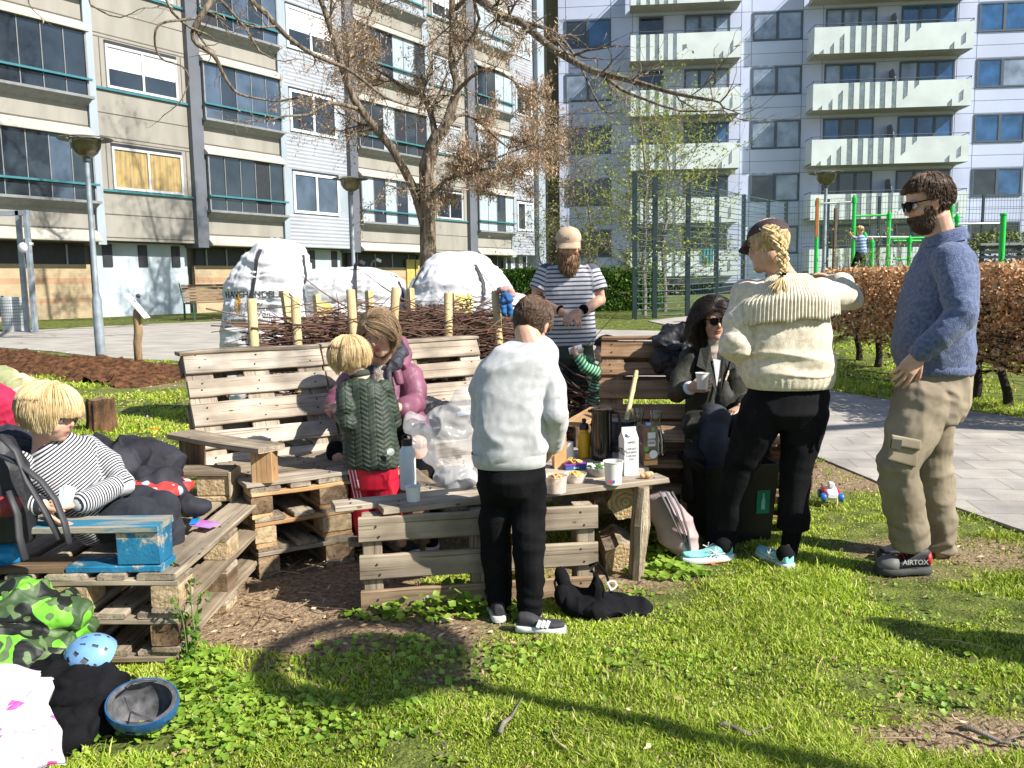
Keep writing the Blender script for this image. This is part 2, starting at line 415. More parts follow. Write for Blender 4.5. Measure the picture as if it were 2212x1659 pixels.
BTOP=2.73+2.8*6;SL=sx(-330);SE=sx(1166)
LB['wall'].box(((SL+SE)/2,5.75,BTOP/2+1.3),(SE-SL-.02,10.3,BTOP-2.73))
LB['wall'].box(((SL+SE)/2,6.0,1.4),(SE-SL-.1,10.5,2.7))
def bx(mb,x0,x1,y0,y1,z0,z1):mb.box(((x0+x1)/2,(y0+y1)/2,(z0+z1)/2),(abs(x1-x0),abs(y1-y0),abs(z1-z0)))
rr=random.Random(3)
def balcony_bay(x0,x1,light=False):
 for k in range(6):
  zb=2.8*k;bx(LB['beige'],x0,x1,-.10,.62,zb+2.73+(.26 if k==0 else 0),zb+3.62)
  if k==0:pass
  zl=zb+2.62 if k else 2.73
  if k<6:
   z1=zb+2.99;z0=z1-.28
   LB['lip'].add([(x0-.03,-.10,z1),(x1+.03,-.10,z1),(x1+.03,-.42,z0),(x0-.03,-.42,z0),(x0-.03,-.42,z0-.04),(x1+.03,-.42,z0-.04),(x0-.03,.1,z0-.04),(x1+.03,.1,z0-.04),(x0-.03,.1,z1),(x1+.03,.1,z1)],[(3,2,1,0),(4,5,2,3),(6,7,5,4),(0,4,3),(0,8,6,4),(1,2,5),(1,5,7,9),(0,1,9,8)])
   bx(LB['groove'],x0,x1,-.104,-.09,z1+.004,z1+.045)
  bal=MB();bx(bal,x0-.04,x1+.05,-.44,.2,zb+3.70,zb+3.77)
  bal.add([(x0,-.42,zb+3.70),(x1,-.42,zb+3.70),(x1,-.10,zb+3.52),(x0,-.10,zb+3.52),(x0,.1,zb+3.52),(x1,.1,zb+3.52),(x0,.1,zb+3.70),(x1,.1,zb+3.70)],[(3,2,1,0),(4,5,2,3),(0,6,4,3),(1,2,5,7)])
  bo=bal.build('balcony',m_tray,b1)
  n=max(3,int((x1-x0)/.62));xs_=[x0+.06+(x1-x0-.12)*i/n for i in range(n+1)];mbg=MB();mbc=MB();mul=MB()
  zt=zb+5.50 if k<5 else zb+5.5
  for i in range(n):
   mbg.cm=0;r_=rr.random()
   mbg.cm=2 if r_<(.55 if light else.15)else(1 if r_<.5 else 0)
   if rr.random()<.10:mbg.cm=3
   bx(mbg,xs_[i],xs_[i+1],-.30,-.27,zb+3.77,zt);bx(mul,xs_[i]-.012,xs_[i]+.012,-.32,-.26,zb+3.77,zt)
  bx(mul,x1-.08,x1-.03,-.33,-.05,zb+3.77,zt);bx(mul,x0+.03,x0+.08,-.33,-.05,zb+3.77,zt);bx(mul,x0+.04,x1-.04,-.335,-.25,zt-.04,zt)
  mbg.build('balcony_glazing',[m_glass,m_glass2,m_curt,m_dark],bo);mul.build('glazing_bar',m_tray,bo)
  ra=MB();bx(ra,x0-.02,x1+.03,-.42,-.34,zb+4.18,zb+4.235);ra.build('handrail',m_teal,bo)
 bx(LB['slit_and_shade'],x0,x1,.5,.52,2.05,2.6);bx(LB['ybrick'],x0-.1,x1+.1,.45,.6,.2,2.06)
 for i in range(4):bx(LB['pl'],x0+(x1-x0)*(i+.5)/4-.02,x0+(x1-x0)*(i+.5)/4+.02,.46,.5,2.06,2.6)
def window(x0,x1,z0,z1,y=-.10,fm=None,style=0,root=None,n=2,fw=.07,dep=.06):
 f=MB();bx(f,x0,x1,y-dep,y,z0,z0+fw);bx(f,x0,x1,y-dep,y,z1-fw,z1);xs_=[x0+(x1-x0)*i/n for i in range(n+1)]
 for i,q in enumerate(xs_):c=q+(fw/2 if i==0 else(-fw/2 if i==n else 0));bx(f,c-fw/2,c+fw/2,y-dep+.002,y+.002,z0+fw,z1-fw)
 fo=f.build('window',fm or m_frame,root);p=MB()
 for i in range(n):
  a,b_=xs_[i]+fw*.6,xs_[i+1]-fw*.6;p.cm=0
  if isinstance(style,int):st=style
  else:st=style[i%len(style)]
  zc=z0+fw
  if st==0:bx(p,a,b_,y-.02,y-.005,zc,z1-fw)
  elif st==1:bx(p,a,b_,y-.02,y-.005,zc,z0+(z1-z0)*.45);p.cm=1;bx(p,a,b_,y-.02,y-.005,z0+(z1-z0)*.45,z1-fw)
  elif st==2:p.cm=2;bx(p,a,b_,y-.02,y-.005,zc,z1-fw)
  elif st==3:p.cm=3;bx(p,a,b_,y-.02,y-.005,zc,z1-fw)
  elif st==4:p.cm=4;bx(p,a,b_,y-.02,y-.005,zc,z1-fw)
 p.build('pane',[m_glass,m_blind,m_yell,m_curt,m_glass2],fo);return fo
def window_bay(x0,x1,wx0,wx1,st):
 for k in range(6):
  zb=2.8*k;bx(LB['beige'],x0,x1,-.06,.62,zb+2.73,zb+5.53)
  for zz in(2.76,4.12,5.52,3.36 if 0 else 6.24):pass
  for zz in(2.80,3.45,5.50):bx(LB['groove'],x0,x1,-.064,-.05,zb+zz,zb+zz+.03)
  bx(LB['groove'],wx0-.16,wx0-.13,-.064,-.05,zb+4.15,zb+5.50);bx(LB['groove'],wx1+.16,wx1+.19,-.064,-.05,zb+4.15,zb+5.50)
  bx(LB['slit_and_shade'],wx0,wx1,-.10,-.055,zb+5.36,zb+5.46)  # dark strip paints the shade along the window head
  w_=window(wx0,wx1,zb+4.17,zb+5.36,-.06,m_frame,st[k%len(st)],b1)
  s_=MB();bx(s_,x0,x1,-.13,-.06,zb+4.09,zb+4.15);s_.build('sill',m_teal,w_)
 plast(x0,x1,3)
def plast(x0,x1,n):
 bx(LB['plaster'],x0-.05,x1+.05,.44,.6,.2,2.70)
 for i in range(n):c=x0+(x1-x0)*(.12+.38*i);bx(LB['slit_and_shade'],c-.15,c+.15,.41,.45,2.0,2.65)
def silver_bay(x0,x1,wx0,wx1,st):
 for k in range(6):
  zb=2.8*k;bx(LB['corr'],x0,x1,-.06,.6,zb+2.73,zb+3.88);bx(LB['corr'],x0,x1,-.058,.6,zb+5.42,zb+5.53)
  bx(LB['pl'],x0,x1,-.055,.6,zb+3.88,zb+5.42)
  bx(LB['slit_and_shade'],wx0,wx1,-.10,-.05,zb+5.34,zb+5.42)  # window-head shade put in as a dark strip here too
  window(wx0,wx1,zb+3.92,zb+5.34,-.055,m_white,st[k%len(st)],b1,fw=.09)
 plast(x0,x1,3)
def pil(x0,x1,m,d,z0=2.6):bx(LB[m],x0,x1,-d,.6,z0,BTOP+.2)
balcony_bay(sx(-330),sx(-215));balcony_bay(sx(-190),sx(188));pil(sx(190),sx(208),'pl',.16)
pil(sx(-212),sx(-192),'pd',.2)
window_bay(sx(208),sx(405),sx(235),sx(386),[2,1,[3,2],1,0,1]);pil(sx(405),sx(430),'pd',.24)
balcony_bay(sx(430),sx(598));pil(sx(600),sx(612),'pl',.16)
silver_bay(sx(612),sx(745),sx(625),sx(724),[4,[0,0],1,0,1,0]);pil(sx(745),sx(762),'pd',.24)
balcony_bay(sx(762),sx(911),True);pil(sx(911),sx(922),'pl',.16)
window_bay(sx(922),sx(1003),sx(935),sx(992),[0,3,3,1,0,1]);pil(sx(1003),sx(1019),'pd',.24)
balcony_bay(sx(1019),sx(1097),True);pil(sx(1097),sx(1106),'pl',.16)
silver_bay(sx(1106),sx(1150),sx(1112),sx(1146),[[0,3],3,0,3,0,3]);pil(sx(1152),SE,'pl',.3,.4)
roof=MB();bx(roof,SL-.2,SE+.2,-.5,11.1,BTOP+.2,BTOP+.6)
for k,mm,nm in(('wall',m_beige,'wall'),('beige',m_beige,'facade_panel'),('lip',m_lip,'balcony_canopy'),('pl',m_pl,'pale_pilaster'),('pd',m_pd,'dark_pilaster'),('groove',m_groove,'panel_joint'),('corr',m_corr,'corrugated_cladding'),('ybrick',m_ybrick,'brick_base'),('plaster',m_wall,'plaster_base'),('slit_and_shade',m_dark,'basement_window_and_shade')):
 if k in('wall','lip','pl','pd','groove'):LB[k].build(nm,mm,b1)
 else:
  for q in range(0,len(LB[k].v),8):
   o_=MB();o_.add(LB[k].v[q:q+8],[(0,2,3,1),(4,5,7,6),(0,1,5,4),(2,6,7,3),(0,4,6,2),(1,3,7,5)]);o_.build(nm,mm,b1)
roof.build('roof',m_pd,b1)
dd=MB();bx(dd,sx(868,-.45),sx(885,-.45),.38,.44,.6,2.4);bx(dd,sx(888,-.45),sx(896,-.45),.38,.44,.6,2.4);dd.build('door',mat('yellow_door',(.45,.36,.10),rough=.5),b1)
#  RIGHT APARTMENT BLOCK
YB=47.2;B0=P(1723,300,YB);B0.z=0;RB=R(-5.2);b2=thing('apartment_building','pale blue-grey panel apartment block with white frosted glass balconies at right','building',B0,RB)
U2=V(math.cos(RB),math.sin(RB),0);N2=V(math.sin(RB),-math.cos(RB),0)
def FS2(px,py,off=0):
 d=ray(px,py);o=B0+N2*off;t=(o-V(0,0,CH)).dot(N2)/d.dot(N2);q=V(0,0,CH)+d*t;return(q-B0).dot(U2),q.z
s2=lambda px,off=0:FS2(px,300,off)[0]
m_pan=mat('blue_grey_panel',(.52,.57,.76),rough=.6,scale=.35,var=.04,spec=.3)
m_fr2=mat('dark_window_frame',(.075,.10,.13),rough=.5,var=.05)
m_frost=mat('frosted_balcony_glass',(.64,.70,.69),rough=.3,scale=1.0,var=.05)
m_clear=mat('clear_balcony_glass',(.30,.36,.37),rough=.08,spec=.9,alpha=.5)
m_soff=mat('balcony_soffit',(.36,.35,.30),rough=.8,var=.05)
m_bg1=glassmat('blue_pane',(.03,.10,.24),rough=.04);m_bg2=glassmat('pale_pane',(.22,.27,.36),rough=.08);m_bg3=glassmat('dark_pane',(.02,.025,.035),rough=.04)
x0,x1=s2(1208),s2(2700);TOP2=21
wl=MB();bx(wl,x0,x1,0,12,1.15,TOP2);bx(wl,x0+.002,x1,.1,11.9,.3,1.15);wl.cm=0
wl.build('wall',m_pan,b2);pl=MB();bx(pl,x0-.3,x1,.02,11.8,.2,1.13);pl.build('plinth',m_dark,b2)
jt=MB();cols=[(1222,1320,2),(1622,1728,2),(2103,2212,2),(2330,2440,2)]
for k in range(7):
 zs=2.70+2.8*k
 for zz in(zs-.02,zs-.66,zs-1.30):bx(jt,x0,x1,-.004,.01,zz,zz+.022)
for px in(1224,1320,1366,1598,1620,1729,1772,2060,2101,2214,2330,2440,2560):q=s2(px);bx(jt,q-.012,q+.012,-.0045,.012,1.15,TOP2)
jt.build('panel_joint',mat('blue_joint',(.13,.15,.2),rough=.8),b2)
rr=random.Random(11)
S0=2.70
def win2(x0,x1,z0,z1,n,pick):
 f=MB();fw=.085;bx(f,x0,x1,-.05,.02,z0,z0+fw);bx(f,x0,x1,-.05,.02,z1-fw,z1);xs_=[x0+(x1-x0)*i/n for i in range(n+1)]
 for i,q in enumerate(xs_):c=q+(fw/2 if i==0 else(-fw/2 if i==n else 0));bx(f,c-fw/2-(.03 if 0<i<n else 0),c+fw/2+(.03 if 0<i<n else 0),-.052,.018,z0+fw,z1-fw)
 fo=f.build('window',m_fr2,b2);p=MB()
 for i in range(n):p.cm=pick[i%len(pick)];bx(p,xs_[i]+fw*.6,xs_[i+1]-fw*.6,-.02,.01,z0+fw,z1-fw)
 p.build('pane',[m_bg1,m_bg2,m_bg3,m_blind],fo)
pk={0:[[2,2],[2,2],[2,2],[1,1],[2,0]],1:[[1,1],[2,1],[1,1],[1,1],[1,1]],2:[[2,2],[2,0],[0,0],[0,1],[0,0]],3:[[0,0]]}
for ci,(a,b_,n)in enumerate(cols):
 for k in range(6):
  z0=S0+2.8*k;win2(s2(a),s2(b_),z0,z0+1.47,n,pk[ci][k%len(pk[ci])]if k<5 else[rr.choice([0,1]),0])
D_GAPS=[(.03,.06,0,0,.02,.18),(.10,.125,0,0,.22,.42),(.16,.19,0,0,.55,.75),(.225,.26,0,0,1,1),(.295,.33,0,0,1,1),(.36,.395,0,0,1,1),(.425,.46,0,0,1,1),(.50,.53,.0,.0,1,1),(.57,.60,.28,.45,1,1),(.64,.67,.68,.85,1,1),(.85,.88,0,0,.1,.28),(.92,.95,.1,.22,.45,.62)]
B_GAPS=[(.05,.09,0,0,1,1),(.14,.175,0,0,1,1),(.22,.26,0,0,1,1),(.30,.34,0,0,1,1),(.385,.42,0,0,1,1),(.47,.51,.3,.45,.55,.58),(.80,.84,0,0,.1,.28),(.90,.93,.1,.22,.5,.72)]
def balc(xa,xb,zf,gaps,dep=1.45,mid=None):
 sl_=MB();bx(sl_,xa,xb,-dep+.04,0,zf-.16,zf-.02);bo=sl_.build('balcony',m_soff,b2)
 fr=MB();W_=xb-xa;hg=1.31;y=-dep;z0=zf-.18;cur=0
 def col(u0,u1,a0,a1,b0_,b1_):fr.add([(xa+W_*u0,y,z0+hg*a0),(xa+W_*u1,y,z0+hg*a1),(xa+W_*u1,y,z0+hg*b1_),(xa+W_*u0,y,z0+hg*b0_)],[(0,1,2,3)])
 for(u0,u1,a0,a1,c0,c1)in gaps:
  col(cur,u0,0,0,1,1);cur=u1
  if a0>0 or a1>0:col(u0,u1,0,0,a0,a1)
  if c0<1 or c1<1:col(u0,u1,c0,c1,1,1)
 col(cur,1,0,0,1,1)
 n_=len(fr.v);fr2=MB()
 for f in fr.f:
  q=[Vector(fr.v[i])for i in f];fr2.slab(q,(0,.012,0))
 for xx in(xa,xb-.012):bx(fr2,xx,xx+.012,-dep+.02,-.1,z0,z0+hg)
 fr2.build('frosted_glass',m_frost,bo)
 cl_=MB();bx(cl_,xa+.01,xb-.01,y+.013,y+.019,z0,z0+hg);cl_.build('clear_glass',m_clear,bo)
 hr=MB();hr.tube([(xa,-.05,z0+hg+.14),(xa,y,z0+hg+.14),(xb,y,z0+hg+.14),(xb,-.05,z0+hg+.14)],.02,6)
 for u in(.002,.25,.5,.75,.998):hr.tube([(xa+W_*u,y+.04,zf-.1),(xa+W_*u,y+.04,z0+hg+.14)],.014,6)
 hr.build('handrail',m_fr2,bo)
 return bo
for k in range(6):
 zs=S0+2.8*k;zf=zs-.95
 if k>0 or True:
  balc(s2(1754,1.45),s2(2094,1.45),zf,D_GAPS);balc(s2(1362,1.45),s2(1598,1.45),zf,B_GAPS)
 pkk=[[2,2,2],[2,2,2],[0,2,0],[1,0,1],[1,1,1],[0,0,0]][k];pk2=[[2,2,2],[2,2,2],[0,0,0],[1,0,0],[0,0,0],[0,0,0]][k]
 win2(s2(1777),s2(1886),zf+.05,zs+1.47,3,pkk);win2(s2(1938),s2(2056),zf+.05,zs+1.47,3,pk2)
 win2(s2(1477),s2(1574),zf+.05,zs+1.47,3,[[2,2,2],[2,2,2],[2,2,0],[1,1,1],[1,1,1],[1,1,1]][k]);win2(s2(1380),s2(1432),zf+.05,zs+1.47,1,[2])
for k in range(6):
 zf=S0+2.8*k-.95;d_=MB();q=s2(1915);d_.slab([V(q,-.02,zf),V(q,-1.0,zf),V(q,-1.05,zf+1.35),V(q,-.55,zf+1.95),V(q,-.02,zf+1.95)],(.05,0,0));d_.build('divider_screen',mat('grey_screen',(.16,.18,.19),rough=.5),b2)
rf=MB();bx(rf,x0-.3,x1,-.4,12.4,TOP2,TOP2+.5);rf.build('roof',m_pd,b2)
tw=MB();q0=B0;xa,xb=s2(1518,1.5),s2(1543,1.5);za,zb_=2.25,2.98;vs=[]
for i in range(13):
 for j in range(5):u=i/12;vs.append((xa+(xb-xa)*u,-1.50+.03*math.sin(u*22),zb_-(zb_-za)*j/4))
fs=[(i*5+j,(i+1)*5+j,(i+1)*5+j+1,i*5+j+1)for i in range(12)for j in range(4)]
tw.M=Matrix.Translation(B0)@Matrix.Rotation(RB,4,'Z');tw.add(vs,fs);tw.add([(v[0],v[1]+.02,v[2])for v in vs],[tuple(reversed(f))for f in fs])
setp(tw.build('towel',mat('teal_towel',(.03,.26,.27),rough=.95)),'teal towel hung over the lowest frosted balcony behind the fence','towel')
#  BUILDINGS BEYOND
m_gb=mat('ochre_brick_gable',(.8,.8,.8),rough=.9,scale=2,var=.2,extra=_brick((.36,.27,.12),(.28,.2,.09),(.2,.15,.08)))
c=P(1183,300,58);c2=P(1290,300,58);b3=thing('brick_building','tall ochre brick gable end seen in the gap between the two blocks','building',(c.x,58,0))
mb=MB();bx(mb,0,c2.x-c.x,0,9,0,22);mb.build('wall',m_gb,b3)
mb=MB();bx(mb,-.1,c2.x-c.x+.1,-.1,9.1,22,22.3);mb.build('roof',m_pd,b3)
c=P(1172,300,75);b4=thing('brick_house','low house with an orange tiled roof far behind the brick gable','building',(c.x-3,75,0))
def _tile(m,nt,N,L,b,out,mp):
 pass
zt=P(1180,232,75).z;zb_=P(1180,330,75).z
mb=MB();bx(mb,0,8,0,8,0,zb_);mb.build('wall',mat('white_render',(.7,.7,.72),rough=.9),b4)
mb=MB();mb.slab([V(-.3,-.3,zb_),V(8.3,-.3,zb_),V(8.3,4,zt),V(-.3,4,zt)],(0,0,.15));mb.slab([V(-.3,8.3,zb_),V(8.3,8.3,zb_),V(8.3,4,zt),V(-.3,4,zt)],(0,0,.15));mb.build('roof',mat('orange_tiles',(.62,.16,.05),rough=.8,scale=3),b4)
#  WOOD, PALLETS, BENCHES, TABLE
def _wood(m,nt,N,L,b,out,mp):
 oi=N.new('ShaderNodeObjectInfo');cb=N.new('ShaderNodeCombineXYZ')
 L.new(mathn(N,L,'MULTIPLY',oi.outputs['Random'],40),cb.inputs[0]);L.new(mathn(N,L,'MULTIPLY',oi.outputs['Random'],17),cb.inputs[1]);L.new(cb.outputs[0],mp.inputs['Location'])
 tc=N.new('ShaderNodeTexCoord');n2=N.new('ShaderNodeTexNoise');n2.inputs['Scale'].default_value=5;n2.inputs['Detail'].default_value=4
 m3=N.new('ShaderNodeMapping');L.new(tc.outputs['Object'],m3.inputs[0]);L.new(cb.outputs[0],m3.inputs['Location']);L.new(m3.outputs[0],n2.inputs[0])
 r=N.new('ShaderNodeValToRGB');r.color_ramp.elements[0].position=.35;r.color_ramp.elements[1].position=.7;r.color_ramp.elements[0].color=(.66,.62,.58,1);r.color_ramp.elements[1].color=(1.08,1.05,1.0,1)
 L.new(n2.outputs[0],r.inputs[0]);c=mixc(N,L,1,out,r.outputs[0],'MULTIPLY')
 br=N.new('ShaderNodeValToRGB');br.color_ramp.elements[0].color=(.78,.72,.66,1);br.color_ramp.elements[1].color=(1.14,1.12,1.1,1);L.new(oi.outputs['Random'],br.inputs[0])
 c=mixc(N,L,1,c,br.outputs[0],'MULTIPLY')
 vo=N.new('ShaderNodeTexVoronoi');vo.inputs['Scale'].default_value=7;m4=N.new('ShaderNodeMapping');m4.inputs['Scale'].default_value=(1,2.2,2.2);L.new(tc.outputs['Object'],m4.inputs[0]);L.new(cb.outputs[0],m4.inputs['Location']);L.new(m4.outputs[0],vo.inputs[0])
 k=mathn(N,L,'LESS_THAN',vo.outputs['Distance'],.085);c=mixc(N,L,mathn(N,L,'MULTIPLY',k,.75),c,(.10,.055,.03))
 w_=N.new('ShaderNodeTexNoise');w_.inputs['Scale'].default_value=2.2;w_.inputs['Detail'].default_value=3;m5=N.new('ShaderNodeMapping');m5.inputs['Scale'].default_value=(.7,45,45);L.new(tc.outputs['Object'],m5.inputs[0]);L.new(cb.outputs[0],m5.inputs['Location']);L.new(m5.outputs[0],w_.inputs[0])
 cr=N.new('ShaderNodeValToRGB');cr.color_ramp.elements[0].position=.36;cr.color_ramp.elements[1].position=.42;cr.color_ramp.elements[0].color=(.42,.36,.3,1);cr.color_ramp.elements[1].color=(1,1,1,1);L.new(w_.outputs[0],cr.inputs[0])
 c=mixc(N,L,.8,c,mixc(N,L,1,c,cr.outputs[0],'MULTIPLY'));L.new(c,b.inputs['Base Color'])
 bp=N.new('ShaderNodeBump');bp.inputs['Strength'].default_value=.5;bp.inputs['Distance'].default_value=.004;L.new(w_.outputs[0],bp.inputs['Height']);L.new(bp.outputs[0],b.inputs['Normal'])
W_PALE=mat('weathered_pale_wood',(.39,.36,.315),rough=.85,scale=2.2,stretch=(1,12,12),col2=(.58,.54,.485),extra=_wood,spec=.25)
W_GREY=mat('weathered_grey_wood',(.26,.232,.192),rough=.9,scale=2.2,stretch=(1,12,12),col2=(.43,.385,.31),extra=_wood,spec=.2)
W_DARK=mat('old_dark_wood',(.15,.11,.075),rough=.9,scale=2.2,stretch=(1,12,12),col2=(.33,.25,.17),extra=_wood,spec=.2)
W_NEW=mat('fresh_pine',(.52,.33,.17),rough=.75,scale=2,stretch=(1,12,12),col2=(.66,.46,.27),extra=_wood,spec=.25)
W_BLOCK=mat('pressed_block_wood',(.30,.215,.12),rough=.95,scale=30,col2=(.52,.40,.25),bump=.8,bs=60,spec=.15)
def _blue(m,nt,N,L,b,out,mp):
 tc=N.new('ShaderNodeTexCoord');n=N.new('ShaderNodeTexNoise');n.inputs['Scale'].default_value=16;n.inputs['Detail'].default_value=9;n.inputs['Roughness'].default_value=.75;L.new(tc.outputs['Object'],n.inputs[0])
 sp=N.new('ShaderNodeSeparateXYZ');L.new(tc.outputs['Object'],sp.inputs[0])
 f=mathn(N,L,'ADD',n.outputs[0],mathn(N,L,'MULTIPLY',sp.outputs[2],1.6));r=N.new('ShaderNodeValToRGB');r.color_ramp.elements[0].position=.56;r.color_ramp.elements[1].position=.64
 L.new(f,r.inputs[0]);L.new(mixc(N,L,r.outputs[0],out,(.42,.33,.22)),b.inputs['Base Color'])
W_BLUE=mat('chipped_blue_paint',(.008,.10,.20),rough=.6,scale=8,col2=(.012,.17,.31),extra=_blue,bump=.3,bs=80)
W_WORN=mat('worn_blue_top',(.30,.27,.21),rough=.85,scale=3,stretch=(1,8,8),col2=(.02,.17,.28),vcontrast=(.50,.58),bump=.4,bs=60)
m_nail=mat('rusty_nail',(.035,.02,.012),rough=.8)
def board(name,a,b,w,t,m,parent,up=(0,0,1),bev=.003,label=None,jit=0):
 a,b=Vector(a),Vector(b);d=b-a;L_=d.length;d.normalize();up=Vector(up);sd=up.cross(d)
 if sd.length<1e-4:sd=Vector((1,0,0))
 sd.normalize();u2=d.cross(sd);M=Matrix((d,sd,u2)).transposed().to_4x4();M.translation=(a+b)/2
 if jit:M=M@Matrix.Rotation(random.uniform(-jit,jit),4,'Z')@Matrix.Rotation(random.uniform(-jit,jit)*.5,4,'X')
 mb=MB();rb=random.Random(int(L_*1e4)+int(a.x*999));N_=2 if L_<.25 else 9;L2=L_+rb.uniform(-.006,.004);RG=[];ph=rb.uniform(0,6);wp=rb.uniform(-.004,.004)*(L_>.5)
 for i_ in range(N_):
  x_=-L2/2+L2*i_/(N_-1);k_=min(.004,t*.2,w*.2);e_=(i_ in(0,N_-1));wl,wr=w/2+(rb.gauss(0,.0016)if N_>2 else 0),w/2+(rb.gauss(0,.0016)if N_>2 else 0);h_=t/2;zz=wp*math.sin(ph+i_*.8)
  RG.append([(x_+rb.gauss(0,.0015)*e_,y_,z_+zz)for y_,z_ in((-wl,-h_+k_),(-wl,h_-k_),(-wl+k_*1.3,h_),(wr-k_*1.3,h_),(wr,h_-k_),(wr,-h_+k_),(wr-k_,-h_),(-wl+k_,-h_))])
 fs_=[(i_*8+q_,(i_+1)*8+q_,(i_+1)*8+(q_+1)%8,i_*8+(q_+1)%8)for i_ in range(N_-1)for q_ in range(8)]+[tuple(range(8)),tuple((N_-1)*8+q_ for q_ in range(7,-1,-1))];mb.add([p_ for r__ in RG for p_ in r__],fs_);ml=m
 if name in('deck_board','seat_board','tabletop_plank','front_slat')and L_>.6:
  mb.cm=1;ml=[m,m_nail]
  for x_ in(-L2/2+.07,rb.uniform(-.02,.02),L2/2-.07):
   for y_ in(-w*.27,w*.25):c_=(x_+rb.gauss(0,.008),y_+rb.gauss(0,.006),t/2+.0045);mb.lathe([(.0045,-.006),(.0045,0),(.001,.0006)],c=c_,n=6)
 o=mb.build(name,ml,None)
 if parent is not None:o.parent=parent;o.matrix_basis=_wm(parent).inverted()@M
 else:o.matrix_basis=M
 WM[o.name]=M
 if label:o['label']=label
 return o
def frame(O,ex,ey):ex=Vector(ex).normalized();ey=(Vector(ey)-ex*Vector(ey).dot(ex)).normalized();ez=ex.cross(ey);M=Matrix((ex,ey,ez)).transposed().to_4x4();M.translation=Vector(O);return M
def pallet(M,root,L_=1.2,W_=.8,md=W_GREY,mb_=W_BLOCK,tops=(.145,.1,.145,.1,.145),gaps=None,bottom=True,mc=None,name='pallet',t=.022,bh=.078):
 """pallet frame: x along the deck boards, y across, z=0 is the top of the deck"""
 mc=mc or W_GREY;T=lambda x,y,z:M@Vector((x,y,z));up=(M.to_3x3()@Vector((0,0,1)))
 zc=-t*1.5-.001;xb=[.0725,L_/2,L_-.0725];c0=board(name,T(xb[1],0,zc),T(xb[1],W_,zc),.145,t,mc,root,up)
 for x in(xb[0],xb[2]):board('cross_board',T(x,0,zc),T(x,W_,zc),.145,t,mc,c0,up)
 free=W_-sum(tops);g_=free/(len(tops)-1);y=0
 for w_ in tops:
  board('deck_board',T(0,y+w_/2,-t/2),T(L_,y+w_/2,-t/2),w_,t,md,c0,up,jit=.003);y+=w_+g_
 yb=[.05,W_/2,W_-.05]
 for x in xb:
  for j,yy in enumerate(yb):board('block',T(x-.0715,yy,-2*t-bh/2-.002),T(x+.0715,yy,-2*t-bh/2-.002),.145 if j==1 else.1,bh-.001,mb_ if random.random()<.6 else W_DARK,c0,up)
 if bottom:
  for j,yy in enumerate(yb):board('base_board',T(0,yy,-2*t-bh-t/2-.003),T(L_,yy,-2*t-bh-t/2-.003),.145 if j==1 else.1,t,mc,c0,up)
 return c0
TH=R(32);ex=V(math.cos(TH),math.sin(TH),0);ey=V(-math.sin(TH),math.cos(TH),0)
FL=PZ(541,1046,.455);FL.z=0
bench=thing('pallet_bench','long weathered pallet bench with two-section slatted backrest, seat raised on three stacked pallets','bench',FL)
def BP(x,y,z):return FL+ex*x+ey*y+V(0,0,z)
for k in range(3):
 pallet(frame(BP(0+.01*k,1.2,.432-.144*k),-ey,ex),bench,md=W_GREY,mc=W_NEW if k<2 else W_GREY)
 pallet(frame(BP(.84+.01*k,1.3,.432-.144*k),-ey,ex),bench,md=W_GREY)
for i in range(5):board('seat_board',BP(-.02,.075+.152*i,.444),BP(.80,.075+.152*i,.444),.148,.02,W_GREY if i else W_PALE,bench)
for i in range(6):board('seat_board',BP(.82,.18+.152*i,.444),BP(1.68,.18+.152*i,.444),.148,.02,W_GREY,bench)
board('seat_board',BP(-.60,.62,.40),BP(.1,.95,.40),.14,.022,W_GREY,bench);board('seat_board',BP(-.55,.85,.395),BP(.1,1.1,.395),.14,.022,W_GREY,bench)
for q in((-.50,.70),(-.45,.95)):board('block',BP(q[0],q[1],.0),BP(q[0],q[1],.38),.1,.1,W_DARK,bench,up=(1,0,0))
bt=BP(-.085,.92,1.02);bb=BP(-.03,.60,.44)
def backrest(O,L_,mats,root,cap=True,mtop=W_PALE):
 dn=(bb-bt);M=frame(O,ex,dn);M2=M.copy()
 if(M.to_3x3()@Vector((0,0,1))).dot(-ey)<0:
  M=frame(O+ex*L_,-ex,dn)
 return pallet(M,root,L_,dn.length*1.06,md=mtop,mb_=W_DARK,tops=(.132,.100,.128,.098,.10),mc=W_PALE)
dn=bb-bt
backrest(bt,.76,None,bench);backrest(bt+ex*.77,1.05,None,bench)
nrm_b=ex.cross(dn).normalized();nrm_b=nrm_b if nrm_b.dot(ey)>0 else-nrm_b
board('top_rail',bt+nrm_b*.05-ex*.02+V(0,0,.012),bt+nrm_b*.05+ex*.76+V(0,0,.012),.13,.02,W_GREY,bench)
board('top_rail',bt+nrm_b*.05+ex*.77+V(0,0,.012),bt+nrm_b*.05+ex*1.83+V(0,0,.012),.13,.02,W_GREY,bench)
board('armrest',BP(.10,-.02,.612),BP(-.17,.66,.612),.15,.028,W_GREY,bench,label='grey plank armrest on a pine post')
board('armrest_post',BP(.08,.04,.456),BP(.08,.04,.597),.10,.10,W_NEW,bench,up=(1,0,0))
board('armrest_post',BP(-.13,.58,.42),BP(-.13,.58,.597),.10,.10,W_DARK,bench,up=(1,0,0))
for q in((.12,.95),(.9,.95),(1.6,.95)):board('prop',BP(q[0],q[1],.43),BP(q[0],q[1]+.06,.9),.07,.07,W_DARK,bench,up=(1,0,0))
TH2=R(-10);e2=V(math.cos(TH2),math.sin(TH2),0);f2=V(-math.sin(TH2),math.cos(TH2),0);RO=P(1299,736,5.5)
bench2=thing('pallet_bench','short brown pallet bench with reddish slats behind the drinks, seated woman on it','bench',(RO.x,RO.y-.7,0))
